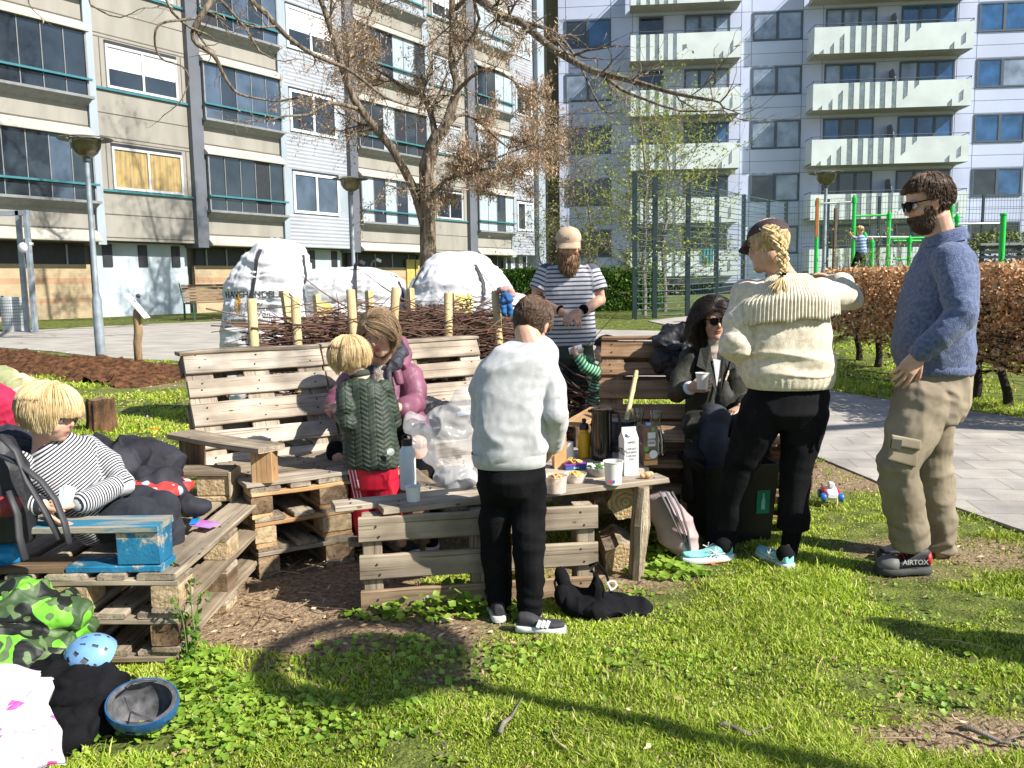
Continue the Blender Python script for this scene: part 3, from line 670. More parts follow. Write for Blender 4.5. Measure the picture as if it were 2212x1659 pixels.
W_RED=mat('reddish_brown_wood',(.30,.20,.125),rough=.85,scale=2.2,stretch=(1,12,12),col2=(.47,.34,.225),extra=_wood,spec=.2)
dn2=(f2*-.26+V(0,0,-.46))+e2*-.05
M=frame(RO+e2*1.2,-e2,dn2)
if(M.to_3x3()@Vector((0,0,1))).dot(-f2)<0:M=frame(RO,e2,dn2)
pallet(M,bench2,1.2,.53,md=W_RED,mb_=W_DARK,tops=(.115,.085,.125,.10),mc=W_RED)
board('top_rail',RO+f2*.05+V(0,0,.012),RO+e2*1.2+f2*.05+V(0,0,.012),.12,.02,W_RED,bench2)
S2=RO-f2*.82;S2.z=0
for k in range(3):pallet(frame(S2+e2*1.2+V(0,0,.43-.144*k),-e2,f2*-1)if 0 else frame(S2+V(-.02*k,0,.50-.144*k),e2,f2),bench2,1.2,.8,md=W_RED,mc=W_RED)
board('armrest',S2+e2*-.10+f2*.08+V(0,0,.56),S2+e2*.02+f2*.60+V(0,0,.58),.13,.025,W_NEW,bench2)
board('armrest_post',S2+e2*-.06+f2*.12+V(0,0,.05),S2+e2*-.06+f2*.12+V(0,0,.545),.09,.09,W_DARK,bench2,up=(1,0,0))
NC=G(396,1450);pf=thing('pallet_platform','low sitting platform of three stacked grey pallets with chipped blue armrests at the left edge','seating platform',(NC.x,NC.y,0))
zt=.355
for k in range(3):
 for c in range(2):
  O=V(NC.x-.82*c-.012*k,NC.y+.01*k,zt-.146*k);pallet(frame(O,(0,1,0),(-1,0,0)),pf,1.2,.8,md=W_GREY,mb_=W_BLOCK if k!=1 else W_DARK,mc=W_GREY)
def blue_arm(y,x1,x0,lab,top=W_BLUE,bl=W_BLUE,h=.105):
 a0=board('armrest',(x0,y,zt+h+.036),(x1,y,zt+h+.036),.15,.026,top,pf,label=lab)
 board('block',(x1-.155,y,zt+.026+h/2),(x1-.004,y,zt+.026+h/2),.125,h-.004,bl,a0,bev=.008);board('block',(x1-.86,y,zt+.026+h/2),(x1-.70,y,zt+.026+h/2),.125,h-.004,bl,a0)
 board('base_board',(x1-.34,y,zt+.013),(x1-.002,y,zt+.013),.13,.024,bl,a0);board('base_board',(x0,y,zt+.013),(x1-.345,y,zt+.013),.13,.024,W_DARK,a0)
blue_arm(NC.y+.08,PZ(362,1138,.50).x+.0,-2.9,'blue painted armrest with worn paint, nearest the camera',h=.125,top=W_WORN)
blue_arm(4.02,-1.335,-2.4,'bare wood armrest with a blue painted end, far side',W_GREY,W_BLOCK,h=.10)
bp_=MB();bp_.box((-1.331,4.02,zt+.07),(.012,.154,.146),None,.002);bp_.build('painted_end',W_BLUE,pf,world=True)
tr=R(21);et=V(math.cos(tr),math.sin(tr),0);ft=V(-math.sin(tr),math.cos(tr),0);TZ=.45
E1=PZ(1446,1033,TZ);E1.z=0
table=thing('pallet_table','low table of loose weathered planks on an upright pallet, snacks and drinks on it','table',(E1.x-.7,E1.y,0))
W_TAB=mat('sun_bleached_table_wood',(.38,.345,.295),rough=.85,scale=2.2,stretch=(1,12,12),col2=(.56,.525,.465),extra=_wood,spec=.25)
ends=[(0,.0,1.34),(1,-.045,1.47),(2,.04,1.18),(3,.10,.95),(4,.155,.95),(5,.05,.90),(6,.02,.85)]
for i,e,l in ends:
 p1=E1+et*e+ft*(.062+.124*i)+V(0,0,TZ-.013);board('tabletop_plank',p1-et*l,p1,.120,.026,W_TAB,table,bev=.005,jit=.004)
for x_ in(.12,.62,1.02):board('batten',E1-et*x_+ft*.03+V(0,0,TZ-.040),E1-et*x_+ft*.86+V(0,0,TZ-.040),.09,.024,W_GREY,table)
Fl=PZ(775,1117,.42);Fl.z=0;Fr=PZ(1398,1082,.42);Fr.z=0;ed=(Fr-Fl).normalized();nd=V(ed.y,-ed.x,0)
for zc,m_ in((.365,W_GREY),(.205,W_GREY),(.055,W_DARK)):board('front_slat',Fl+V(0,0,zc),Fl+ed*1.0+V(0,0,zc),.105,.022,m_,table,up=nd)
for q in(.05,.5,.95):
 for off in(.06,):board('leg',Fl+ed*q-nd*off+V(0,0,-.02),Fl+ed*q-nd*off+V(0,0,.41),.1,.08,W_GREY,table,up=ed)
for q in(.07,1.0):board('leg',E1-et*(1.05-q)+ft*.80+V(0,0,-.02),E1-et*(1.05-q)+ft*.80+V(0,0,.41),.09,.09,W_DARK,table,up=ed)
board('side_slat',Fl-nd*.02+V(0,0,.3),Fl-nd*.10+V(0,0,.3),.1,.02,W_DARK,table)
lp=G(1383,1250);lg=MB()
for i in range(4):
 b0=lp+V(random.uniform(-.035,.035),random.uniform(-.02,.03),-.05);lg.tube([b0,b0+V(.01,0,.15),b0+V(.02+random.uniform(-.01,.01),0,.30),b0+V(.03,.01,.475)],[.030,.028,.032,.026],6)
W_LOG=mat('split_log',(.22,.16,.10),rough=.95,scale=5,stretch=(6,6,1),col2=(.50,.42,.31),bump=1.2,bs=40,spec=.1)
lg.build('split_log_leg',W_LOG,table,world=True)
def _end(m,nt,N,L,b,out,mp):
 tc=N.new('ShaderNodeTexCoord');wv=N.new('ShaderNodeTexWave');wv.wave_type='RINGS';wv.rings_direction='Y';wv.inputs['Scale'].default_value=14;wv.inputs['Distortion'].default_value=3;L.new(tc.outputs['Object'],wv.inputs[0]);L.new(mixc(N,L,.5,out,mixc(N,L,wv.outputs[1],(.22,.13,.05),(.62,.47,.25))),b.inputs['Base Color'])
W_END=mat('cut_log_end',(.40,.29,.14),rough=.95,scale=30,col2=(.62,.48,.27),bump=1.2,bs=80,extra=_end)
for(px,py,r,Yc)in((1352,1086,.082,3.95),(1343,1214,.080,3.93)):
 c=P(px,py,Yc);mb=MB();prof=[]
 vs=[];mb.cm=0;n=22;rad=[r*(1+.1*math.sin(k*1.7+px))for k in range(n)]
 for yy in(0,.35):vs+=[(rad[k]*math.cos(2*math.pi*k/n),yy,rad[k]*math.sin(2*math.pi*k/n))for k in range(n)]
 mb.add(vs,[(k,(k+1)%n,n+(k+1)%n,n+k)for k in range(n)]);mb.cm=1;mb.add(vs[:n],[tuple(range(n))]);mb.add(vs[n:],[tuple(range(n-1,-1,-1))])
 o=mb.build('log_round',[W_LOG,W_END],table);o.matrix_basis=Matrix.Translation(c-table.location);
st=G(222,930);stump=thing('tree_stump','short bark-covered log stump standing in the grass behind the boy','stump',st)
n=26;vs=[];rows=[(-.05,1.15),(.02,1.08),(.1,1.0),(.2,.97),(.28,.98),(.31,.93)]
for z_,f in rows:vs+=[((.125+.012*math.sin(3*k)+.008*math.sin(7.3*k))*f*math.cos(2*math.pi*k/n),(.125+.012*math.sin(3*k))*f*math.sin(2*math.pi*k/n),z_+(.010*math.sin(k*.9)if z_>.25 else 0))for k in range(n)]
mb=MB();mb.add(vs,[(i*n+k,i*n+(k+1)%n,(i+1)*n+(k+1)%n,(i+1)*n+k)for i in range(5)for k in range(n)]);mb.build('bark',mat('stump_bark',(.035,.02,.012),rough=1,scale=5,stretch=(5,5,1),col2=(.20,.10,.045),bump=2,bs=35),stump)
mb=MB();mb.add(vs[-n:],[tuple(range(n))]);mb.build('cut_top',W_DARK,stump)
#  organic shapes: union by voxel remesh, then folds
def remesh(mb,voxel=.006,smooth=3,fac=.5):
 me=bpy.data.meshes.new('tmp');me.from_pydata(mb.v,[],mb.f);me.update()
 bm=bmesh.new();bm.from_mesh(me);bmesh.ops.recalc_face_normals(bm,faces=bm.faces[:])if False else None;bm.free()
 o=bpy.data.objects.new('tmp',me);COL.objects.link(o);md=o.modifiers.new('r','REMESH');md.mode='VOXEL';md.voxel_size=voxel
 if smooth:s=o.modifiers.new('s','SMOOTH');s.factor=fac;s.iterations=smooth
 dg=bpy.context.evaluated_depsgraph_get();ev=o.evaluated_get(dg);m2=bpy.data.meshes.new_from_object(ev)
 bpy.data.objects.remove(o);bpy.data.meshes.remove(me)
 n=len(m2.vertices);co=np.empty(n*3,np.float32);m2.vertices.foreach_get('co',co);no=np.empty(n*3,np.float32);m2.vertices.foreach_get('normal',no)
 return m2,co.reshape(-1,3).astype(float),no.reshape(-1,3).astype(float)
def ridged(Q,seed,o=2):
 return 1-np.abs(fbm(Q,seed,o))*2
def organic(name,mb,m,parent,voxel=.006,smooth=3,disp=(),bones=None,post=None,joints=(),label=None,att=None):
 """disp: (scale vec, amp, seed, kind) ; bones: [(a, b, u0, r)] -> attribute u ; joints: [(pos, radius, amp, wavelength)]"""
 m2,co,no=remesh(mb,voxel,smooth);u=None
 if bones:
  best=np.full(len(co),1e9);u=np.zeros(len(co))
  for(a,b,u0,rr_)in bones:
   a=np.array(a);b=np.array(b);d=b-a;L_=np.linalg.norm(d);t=np.clip((co-a)@d/L_**2,-.15,1.15);q=a+t[:,None]*d;ds=np.linalg.norm(co-q,axis=1)/rr_
   k=ds<best;best[k]=ds[k];u[k]=u0+t[k]*L_
 dsp=np.zeros(len(co))
 for(sc,amp,seed,kind)in disp:
  Q=co*np.array(sc);Q=Q+.35*np.stack([vnoise(Q*.7,seed+50),vnoise(Q*.7,seed+51),vnoise(Q*.7,seed+52)],1)
  dsp+=amp*(ridged(Q,seed)if kind=='r' else(ridged(Q,seed,3)**3*np.sign(ridged(Q,seed,3))*1.2+ridged(Q[:,[1,2,0]]*np.array([.6,1.5,.8]),seed+9,2))*.8 if kind=='c' else fbm(Q,seed,3))
 for(p,rad,amp,wl)in joints:
  dj=np.linalg.norm(co-np.array(p),axis=1);wgt=np.exp(-(dj/rad)**2);uu=u if u is not None else co[:,2]
  nz_=vnoise(co*7,77);dsp+=.8*amp*wgt*np.sin(uu*2*math.pi/(wl*1.25)+4.5*nz_)*np.clip(.55+1.3*vnoise(co*6+5,78),0,1.2)
 co=co+no*dsp[:,None];ex_={}
 if post:r=post(co,no);co,ex_=r if isinstance(r,tuple)else(r,{})
 I=np.array(_wm(parent).inverted());cl=co@I[:3,:3].T+I[:3,3]
 m2.vertices.foreach_set('co',cl.astype(np.float32).ravel());m2.materials.clear()
 for q in(m if isinstance(m,(list,tuple))else[m]):m2.materials.append(q)
 m2.polygons.foreach_set('use_smooth',np.ones(len(m2.polygons),bool))
 if u is not None:a=m2.attributes.new('u','FLOAT','POINT');a.data.foreach_set('value',u.astype(np.float32))
 for k,arr in ex_.items():a=m2.attributes.new(k,'FLOAT','POINT');a.data.foreach_set('value',arr.astype(np.float32))
 m2.update();m2.name=name;o=bpy.data.objects.new(name,m2);COL.objects.link(o)
 if parent is not None:o.parent=parent;WM[o.name]=_wm(parent)
 if label:o['label']=label
 return o
def chain(mb,pts,rad,n=16,sq=1.0,flat=False):
 if isinstance(rad,(int,float)):rad=[rad]*len(pts)
 mb.tube(pts,rad,n)
 for p,r in list(zip(pts,rad))[:-1 if flat else None]:mb.ell(p,r*.995,None,14,8)
def text_mesh(s,size,bold=False):
 cu=bpy.data.curves.new('t','FONT');cu.body=s;cu.size=size;cu.align_x='CENTER';cu.resolution_u=3
 if bold:cu.offset=size*.02
 o=bpy.data.objects.new('t',cu);COL.objects.link(o);dg=bpy.context.evaluated_depsgraph_get();me=bpy.data.meshes.new_from_object(o.evaluated_get(dg))
 vs=[v.co.copy()for v in me.vertices];fs=[tuple(p.vertices)for p in me.polygons];bpy.data.objects.remove(o);bpy.data.curves.remove(cu);bpy.data.meshes.remove(me);return vs,fs
def place_text(s,size,M,m,parent,name='lettering',bold=True,target=None,lift=.002):
 vs,fs=text_mesh(s,size,bold);vs=[M@v for v in vs]
 if target is not None:
  from mathutils.bvhtree import BVHTree
  Wm=_wm(target);bv=BVHTree.FromPolygons([Wm@v.co for v in target.data.vertices],[tuple(p.vertices)for p in target.data.polygons]);n=(M.to_3x3()@Vector((0,0,1))).normalized();o2=[]
  for v in vs:
   h=bv.ray_cast(v+n*.4,-n);o2.append((h[0]+n*lift)if h[0]is not None else v)
  vs=o2
 mb=MB();mb.add(vs,fs);return mb.build(name,m,parent,world=True)
K_TXT=mat('black_print',(.02,.02,.022),rough=.8);W_TXT=mat('white_print',(.75,.75,.72),rough=.8)
#  LAMPS
m_pole=mat('galvanised_grey',(.27,.31,.35),rough=.5,metal=.3,scale=6,var=.15,bump=.1)
m_bowl=mat('smoky_bowl',(.09,.075,.04),rough=.15,scale=6,col2=(.17,.145,.08),spec=.8,alpha=.93)
m_disc=mat('lamp_disc',(.30,.31,.29),rough=.5,var=.1)
def lamp(px,ytop,Yd,label,loc=None,h=None):
 if loc is None:
  p=P(px,ytop,Yd);z0=float(H(p.x,p.y));loc=(p.x,p.y,z0);h=p.z-z0
 t=thing('street_lamp',label,'lamp',loc,0,'park lamps with a flat round brim')
 mb=MB();mb.lathe([(.075,-.1),(.075,.95),(.045,1.12),(.038,h-.30)],n=14);mb.build('pole',m_pole,t,smooth=True,auto=40)
 mb=MB();mb.lathe([(.05,h-.34),(.06,h-.28),(.05,h-.24)],n=16);mb.build('collar',m_pd,t,smooth=True)
 mb=MB();mb.lathe([(.04,h-.27),(.10,h-.255),(.17,h-.20),(.215,h-.12),(.235,h-.02),(.235,h+.0)],n=28);mb.build('bowl',m_bowl,t,smooth=True,auto=50)
 mb=MB();mb.lathe([(.275,h+.03),(.40,h+.008),(.41,h+.016),(.40,h+.024),(.275,h+.046),(.275,h+.03)],n=36,cap=False);mb.lathe([(.238,h+.004),(.238,h+.02),(.15,h+.05),(.001,h+.06)],n=30)
 for a in(0,2.1,4.2):mb.beam((.2*math.cos(a),.2*math.sin(a),h+.022),(.33*math.cos(a),.33*math.sin(a),h+.03),.02,.008);mb.build('brim',m_disc,t,smooth=True,auto=30)
 mb=MB()
 for a in(0,2.1,4.2):mb.tube([(.045*math.cos(a),.045*math.sin(a),h-.27),(.18*math.cos(a),.18*math.sin(a),h-.205),(.24*math.cos(a),.24*math.sin(a),h-.1),(.245*math.cos(a),.245*math.sin(a),h)],.007,5)
 mb.build('bracket',m_pd,t);return t
lamp(184,303,13.9,'grey lamp post with a round brim on the lawn edge beside the dug soil')
lamp(757,388,20,'grey lamp post standing behind the bulk bags, before the silver bay of the left block')
lamp(1785,375,21,'grey lamp post behind the green pull-up bars at right')
sh=G(790,1425);lh=4.0;dlt=lh/math.tan(SUN_EL);lamp(0,0,0,'grey lamp post to the right of the viewer, its shadow on the grass',(sh.x+math.sin(SUN_AZ)*dlt,sh.y+math.cos(SUN_AZ)*dlt,0),lh)
#  STAKES, BRUSHWOOD
m_stake=mat('peeled_stake',(.45,.33,.15),rough=.8,scale=5,stretch=(4,4,1),col2=(.62,.48,.26),bump=.4,bs=40)
m_twig=mat('twig_brown',(.5,.5,.5),rough=.8,rnd=[(.055,.025,.018),(.16,.075,.045),(.09,.035,.03),(.24,.15,.09),(.07,.035,.025)])
front=[(543,645,6.1,.0),(637,640,6.25,0),(757,625,6.4,.01),(855,620,6.6,-.06),(968,632,6.8,-.02),(1070,627,6.9,.02)]
back=[(614,630,7.1,.05),(684,636,7.2,.02),(797,627,7.3,0),(886,622,7.4,.01),(981,633,7.5,0),(1078,655,7.6,0)]
words=['at the left end','second from the left','third from the left','leaning, above the woman\'s head','fifth from the left','holding the blue cloth']
for j,row in enumerate((front,back)):
 for i,(px,py,Yd,ln)in enumerate(row):
  p=P(px,py,Yd);t=thing('wooden_stake',('peeled round stake in front of the brushwood, ' if j==0 else 'peeled stake behind the brushwood, ')+(words[i]if j==0 else['farthest left','second from the left','third from the left','fourth from the left','fifth from the left','at the right end'][i]),'stake',(p.x+ln*2,Yd,float(H(p.x,Yd))),0,'stakes holding the brushwood')
  h_=p.z-t.location.z;mb=MB();r_=.034 if j==0 else.036;n_=9 if j==0 else 4
  mb.tube([(0,0,-.1),(-ln*.6,0,h_*.3),(-ln*1.1+.006,0,h_*.6),(-ln*2,0,h_-.01),(-ln*2,0,h_)],[r_*1.05,r_,r_*1.04,r_,r_*.8],n_);mb.build('shaft',m_stake,t,smooth=j==0,auto=50)
def brush(name,label,cl,n,hgt,wid,rng,seed,lmin=.6,lmax=1.7,vert=0,kind=None,top=None):
 r=random.Random(seed);V_=[];F_=[];A_=[];cl=[Vector(c)for c in cl]
 seg=[(cl[i+1]-cl[i]).length for i in range(len(cl)-1)];tot=sum(seg)
 for q in range(n):
  s=r.uniform(-.03,1.03)*tot;i=0;ss=s
  while i<len(seg)-1 and ss>seg[i]:ss-=seg[i];i+=1
  d=(cl[i+1]-cl[i]).normalized();c=cl[i]+d*ss;nr=V(-d.y,d.x,0)
  f=r.random()**.6;c=c+nr*r.gauss(0,wid*.38)+V(0,0,f*hgt*(1-.15*abs(r.gauss(0,1))))
  L_=r.uniform(lmin,lmax);dr=d*r.choice((-1,1))+nr*r.gauss(0,.13)+V(0,0,r.gauss(0,.10))
  if r.random()<.05:dr+=nr*r.gauss(0,.3)+V(0,0,r.gauss(.05,.2))
  if vert:dr=V(r.gauss(.1,.25),r.gauss(0,.15),1)
  dr.normalize();k=6;pts=[];p=c-dr*L_/2;r0=r.uniform(.003,.008);cv=V(r.gauss(0,.06),r.gauss(0,.06),r.gauss(0,.06))
  for j in range(k):pts.append(p.copy());dr=(dr+cv+V(r.gauss(0,.07),r.gauss(0,.07),r.gauss(0,.05))).normalized();p=p+dr*(L_/k)
  mb=MB();mb.tube(pts,[r0*(1-.75*j/k)for j in range(k)],4,cap=False);b=len(V_);V_+=mb.v;F_+=[tuple(i_+b for i_ in f_)for f_ in mb.f];A_+=[r.random()]*len(mb.f)
 o=npmesh(name,V_,F_,m_twig,att={'rnd':('FACE',A_)});return setp(o,label,'brushwood',kind=kind)
brush('brushwood','long pile of thin dark brown branches between the stakes behind the bench',[P(505,735,6.5)*1,P(640,720,6.65),P(860,720,7.0),P(1075,735,7.3)],10,.1,.1,0,1)if 0 else None
cl=[V(P(640,700,6.5).x,6.5,0),V(P(760,700,6.85).x,6.85,0),V(P(1090,700,7.25).x,7.25,0)]
brush('brushwood','long pile of thin dark brown branches between the stakes behind the bench',cl,2600,1.18,.5,0,5,.5,1.25,kind='stuff')
cl=[V(P(1215,850,5.9).x,5.9,0),V(P(1290,850,5.9).x,5.9,0)]
brush('brushwood','reddish upright twigs stacked between the bearded man and the toddler',cl,260,.2,.35,0,8,.5,.9,vert=1,kind='stuff')
cl=[V(P(1060,760,6.6).x,6.7,0),V(P(1200,800,6.0).x,6.0,0)]
brush('brushwood','loose end of the branch pile behind the boy in the grey sweatshirt',cl,420,.75,.5,0,9,kind='stuff')
#  BULK BAGS
m_bag=mat('white_woven_bag',(.60,.595,.61),rough=.6,scale=3,var=.05,bump=.5,bs=25,sheen=.1)
m_strap=mat('black_webbing',(.035,.035,.04),rough=.6)
def bulkbag(label,pxs,ytop,Yd,dep,tilt=0,seed=0,flat=0,straps=(),slump=0,base=None):
 xa,xb=P(pxs[0],ytop,Yd).x,P(pxs[1],ytop,Yd).x;c=(xa+xb)/2;w_=(xb-xa)/2*1.18;top=P(sum(pxs)/2,ytop,Yd).z;z0=float(H(c,Yd))if base is None else base
 t=thing('bulk_bag',label,'bulk bag',(c,Yd,z0),0,'white bulk bags behind the brushwood');h=top-z0
 nu,nv=200,150;vs=np.zeros((nu*nv,3));k=0;uu=np.linspace(0,2*math.pi,nu,endpoint=False);vv=np.linspace(0,1,nv)
 TH_,VV=np.meshgrid(uu,vv);TH_,VV=TH_.ravel(),VV.ravel()
 lim=.60 if not flat else.85;e=np.clip((VV-lim)/(1-lim),0,1);prof=np.where(VV<lim,.93+.07*np.sin(VV/lim*math.pi),.93*np.sqrt(np.clip(1-e**(2.3 if not flat else 2.6),0,1)))
 prof=prof*np.clip(VV/.03,.6,1)
 se=3.2-1.0*np.clip(e,0,1);ct,st=np.cos(TH_),np.sin(TH_)
 X_=np.sign(ct)*np.abs(ct)**(2/se)*w_*prof;Y_=np.sign(st)*np.abs(st)**(2/se)*dep*prof;Z_=VV*h
 X_=X_+tilt*w_*e**1.3-slump*w_*.3*np.sin(VV*3);Q=np.stack([X_,Y_,Z_],1)
 n_=fbm(Q*2.2+seed,seed,2)*.05+(ridged(Q*np.array([2.5,2.5,11])+seed+.6*np.stack([vnoise(Q*3,1),vnoise(Q*3,2),vnoise(Q*3,3)],1),seed+3,3))*.016+ridged(Q*np.array([12,12,5])+seed,seed+7,2)*.009
 rad=np.stack([X_/w_,Y_/dep,(Z_/h-.45)*.9],1);rad/=np.linalg.norm(rad,axis=1)[:,None]+1e-6;Q=Q+rad*n_[:,None];Q[:,2]=np.maximum(Q[:,2],0)
 I=np.arange(nu*nv).reshape(nv,nu);J=np.roll(I,-1,axis=1);fs=np.stack([I[:-1].ravel(),J[:-1].ravel(),J[1:].ravel(),I[1:].ravel()],1)
 o=npmesh('bag',Q,fs,m_bag,t,smooth=True)
 from mathutils.bvhtree import BVHTree
 bv=BVHTree.FromPolygons([tuple(q)for q in Q],[tuple(int(i)for i in f)for f in fs])
 for(ang,side,z1)in straps:
  mb=MB();pts=[]
  for j in range(16):
   z_=h*(.12+(z1-.12)*j/15);d=V(math.cos(ang+side*(j/15)),math.sin(ang+side*(j/15)),0);o_=V(tilt*w_*max(0,j/15*z1-.5),0,z_);hit=bv.ray_cast(o_+d*2,-d)
   if hit[0]is not None:pts.append(hit[0]+d*.008)
  if len(pts)>3:
   if z1>.95:a=pts[-1];pts+=[a+V(.01,-.02,.05),a+V(.06,-.03,.08),a+V(.10,-.02,.06)]
   for q in range(len(pts)-1):mb.beam(pts[q],pts[q+1],.034,.005,up=(pts[q].x,pts[q].y,.001),ext=.006)
   mb.build('strap',m_strap,t)
 return t,o
bg1,bo1=bulkbag('tallest white bulk bag, domed top, black strap, left end of the row',(489,668),513,8.6,.42,tilt=.22,seed=3,straps=((-1.85,.10,.93),(-.45,.05,.90)))
bg2,bo2=bulkbag('slack half-full white bulk bag between the two domed ones',(672,862),574,8.7,.42,seed=9,flat=1,straps=((-1.45,.05,.97),(-.35,0,.985)))
bg3,bo3=bulkbag('wide white bulk bag with a rounded top and black straps, right of the tree trunk',(893,1104),548,8.6,.46,tilt=-.08,seed=14,straps=((-1.25,.25,.93),(-2.75,.1,.92),(-.3,0,.7)))
bg4,bo4=bulkbag('small white bulk bag slumped beside the striped shirt man',(1040,1150),640,8.2,.3,seed=21,flat=1)
def facing(p,rz=0,tilt=0):return Matrix.Translation(p)@Matrix.Rotation(rz,4,'Z')@Matrix.Rotation(R(90)+tilt,4,'X')
place_text('HAVEHANDEL.DK',.085,facing(P(545,643,8.1)),mat('dark_grey_print',(.06,.06,.065),rough=.8),bg1,target=bo1,lift=.006)
for i,s in enumerate(('log priser','Online bestil','hurtig & grøn','levering bestilling')):place_text(s,.075,facing(P(530,662+i*11.5,8.1)),mat('grey_print',(.2,.2,.22),rough=.8),bg1,target=bo1,lift=.006,bold=False)
place_text('HAVEHANDEL.DK',.085,facing(P(935,672,8.05)),K_TXT,bg3,target=bo3,lift=.006)
place_text('H',.07,facing(P(1012,658,8.05)),K_TXT,bg3,target=bo3,lift=.008)
mb=MB();c=P(997,655,8.1);mb.lathe([(.10,0),(.10,.003)],c=(0,0,0),n=24,axis=(0,-1,0));
def wrap(mbx,target,m,parent,lift=.004,name='printed_mark'):
 from mathutils.bvhtree import BVHTree
 Wm=_wm(target);bv=BVHTree.FromPolygons([Wm@v.co for v in target.data.vertices],[tuple(p.vertices)for p in target.data.polygons]);o2=[]
 for v in mbx.v:
  h=bv.ray_cast(Vector(v)+V(0,-.6,0),V(0,1,0));o2.append((h[0]+V(0,-lift,0))if h[0]is not None else Vector(v))
 q=MB();q.add(o2,mbx.f);return q.build(name,m,parent,world=True)
def discmesh(c,rx,rz,n=20,rings=3):
 q=MB();vs=[c];fs=[]
 for r in range(1,rings+1):
  for k in range(n):vs.append(c+V(rx*r/rings*math.cos(2*math.pi*k/n),0,rz*r/rings*math.sin(2*math.pi*k/n)))
 for k in range(n):fs.append((0,1+k,1+(k+1)%n))
 for r in range(rings-1):
  for k in range(n):fs.append((1+r*n+k,1+(r+1)*n+k,1+(r+1)*n+(k+1)%n,1+r*n+(k+1)%n))
 q.add(vs,fs);return q
YMARK=mat('yellow_print',(.80,.72,.22),rough=.7)
wrap(discmesh(P(1000,657,8.1),.10,.12),bo3,YMARK,bg3);wrap(discmesh(P(505,655,8.1),.03,.10),bo1,mat('orange_print',(.7,.35,.05),rough=.7),bg1);wrap(discmesh(P(698,668,8.1),.09,.07),bo1,YMARK,bg1)
#  FENCE (green posts, wire panels)
m_fp=mat('dark_green_post',(.008,.024,.03),rough=.5,var=.1);m_wire=mat('fence_wire',(.10,.17,.18),rough=.4,metal=.4)
posts=[(1371,372,690,12.5),(1415,382,688,14.2),(1487,395,683,17.5),(1549,405,655,21.5),(1607,420,640,26),(1660,430,640,30),(1698,437,640,33)]
fn=thing('panel_fence','tall dark green steel fence with double wire panels round the ball court','fence',G(1371,690));PT=[]
for i,(px,y0,y1,Yg)in enumerate(posts):
 if y1>645 and i<3:b=G(px,y1);Yd=b.y
 else:Yd=Yg
 tp=P(px,y0,Yd);b=V(tp.x,Yd,float(H(tp.x,Yd)));PT.append((b,tp));mb=MB();mb.box(((b.x+tp.x)/2,Yd,(b.z+tp.z)/2),(.10,.10,tp.z-b.z));mb.build('post',m_fp,fn,world=True)
for i in range(len(PT)-1):
 (b0,t0),(b1_,t1)=PT[i],PT[i+1];mb=MB();nh=22
 for k in range(nh+1):mb.tube([b0.lerp(t0,k/nh*.97+.02),b1_.lerp(t1,k/nh*.97+.02)],.0045+.0003*b0.y,4,cap=False)
 L_=(b1_-b0).length;n_=int(L_/(.10+.03*i))
 for k in range(1,n_):u=k/n_;mb.tube([b0.lerp(b1_,u),t0.lerp(t1,u)],.0028,3,cap=False)
 mb.build('wire_panel',m_wire,fn,world=True)
f2_=thing('panel_fence','lower wire mesh fence crossing behind the pull-up bars','fence',V(P(1700,500,33).x,33,.55));a0=P(1698,437,33);pr=[P(x_,y_,33)for x_,y_ in((1700,436),(1790,430),(1900,424),(2010,420),(2125,420),(2230,418))]
for i,p in enumerate(pr):
 b=V(p.x,p.y,.55);mb=MB();mb.box(((b.x),b.y,(b.z+p.z)/2),(.08,.08,p.z-b.z));mb.build('post',m_fp,f2_,world=True)
 if i:
  q=pr[i-1];mb=MB()
  for k in range(17):mb.tube([q.lerp(V(q.x,q.y,.6),k/16),p.lerp(V(p.x,p.y,.6),k/16)],.009,3,cap=False)
  for k in range(1,16):c=q.lerp(p,k/16);mb.tube([c,V(c.x,c.y,.6)],.006,3,cap=False)
  mb.build('wire_panel',m_wire,f2_,world=True)
#  PULL-UP BARS
m_grn=mat('bright_green_paint',(.01,.48,.06),rough=.35,var=.05);m_steel=mat('steel_bar',(.5,.53,.55),rough=.3,metal=.7)
pu=thing('pull_up_frame','bright green pull-up bar frame on the exercise ground at right','exercise frame',V(P(1760,500,17).x,17,.4))
def gpost(px,y0,Yd,r=.037,y1=None,m=m_grn):
 p=P(px,y0,Yd);z0=float(H(p.x,Yd));mb=MB();mb.tube([(p.x,Yd,z0),(p.x,Yd,p.z)],r,10);mb.lathe([(r*1.35,-.12),(r*1.35,-.02),(r*.9,0),(r*.7,.03)],c=p,n=10);return mb.build('post',m,pu,world=True)
for px,y0 in((1766,432),(1846,425),(1921,460),(2056,442),(2068,465),(1965,512),(1868,505),(1884,520)):gpost(px,y0,17)
def gbar(a,b,y0,y1,m,r=.02,Yd=17):mb=MB();mb.tube([P(a,y0,Yd),P(b,y1,Yd)],r,8);mb.build('bar',m,pu,world=True)
gbar(1766,1846,440,436,m_steel);gbar(1846,1921,467,464,m_grn);gbar(1868,1965,512,512,m_steel);gbar(1921,2005,515,513,m_grn);gbar(1930,1990,520,520,m_grn);gbar(2068,2170,484,482,m_steel)
for y_ in(560,580):gbar(1930,1965,y_,y_,m_grn)
pq=P(2168,460,15.5);z0=float(H(pq.x,15.5));t=thing('exercise_post','single thick green post on a ribbed grey base at the right edge','exercise post',(pq.x,15.5,z0));hh=pq.z-z0
mb=MB();mb.lathe([(.05,0),(.05,hh-.05),(.06,hh-.04),(.06,hh-.01),(.03,hh)],n=12);mb.build('post',m_grn,t,smooth=True,auto=40)
mb=MB();mb.lathe([(.14+.012*(k%2),.0+.04*k)for k in range(17)],n=20);mb.build('ribbed_base',m_tray,t)
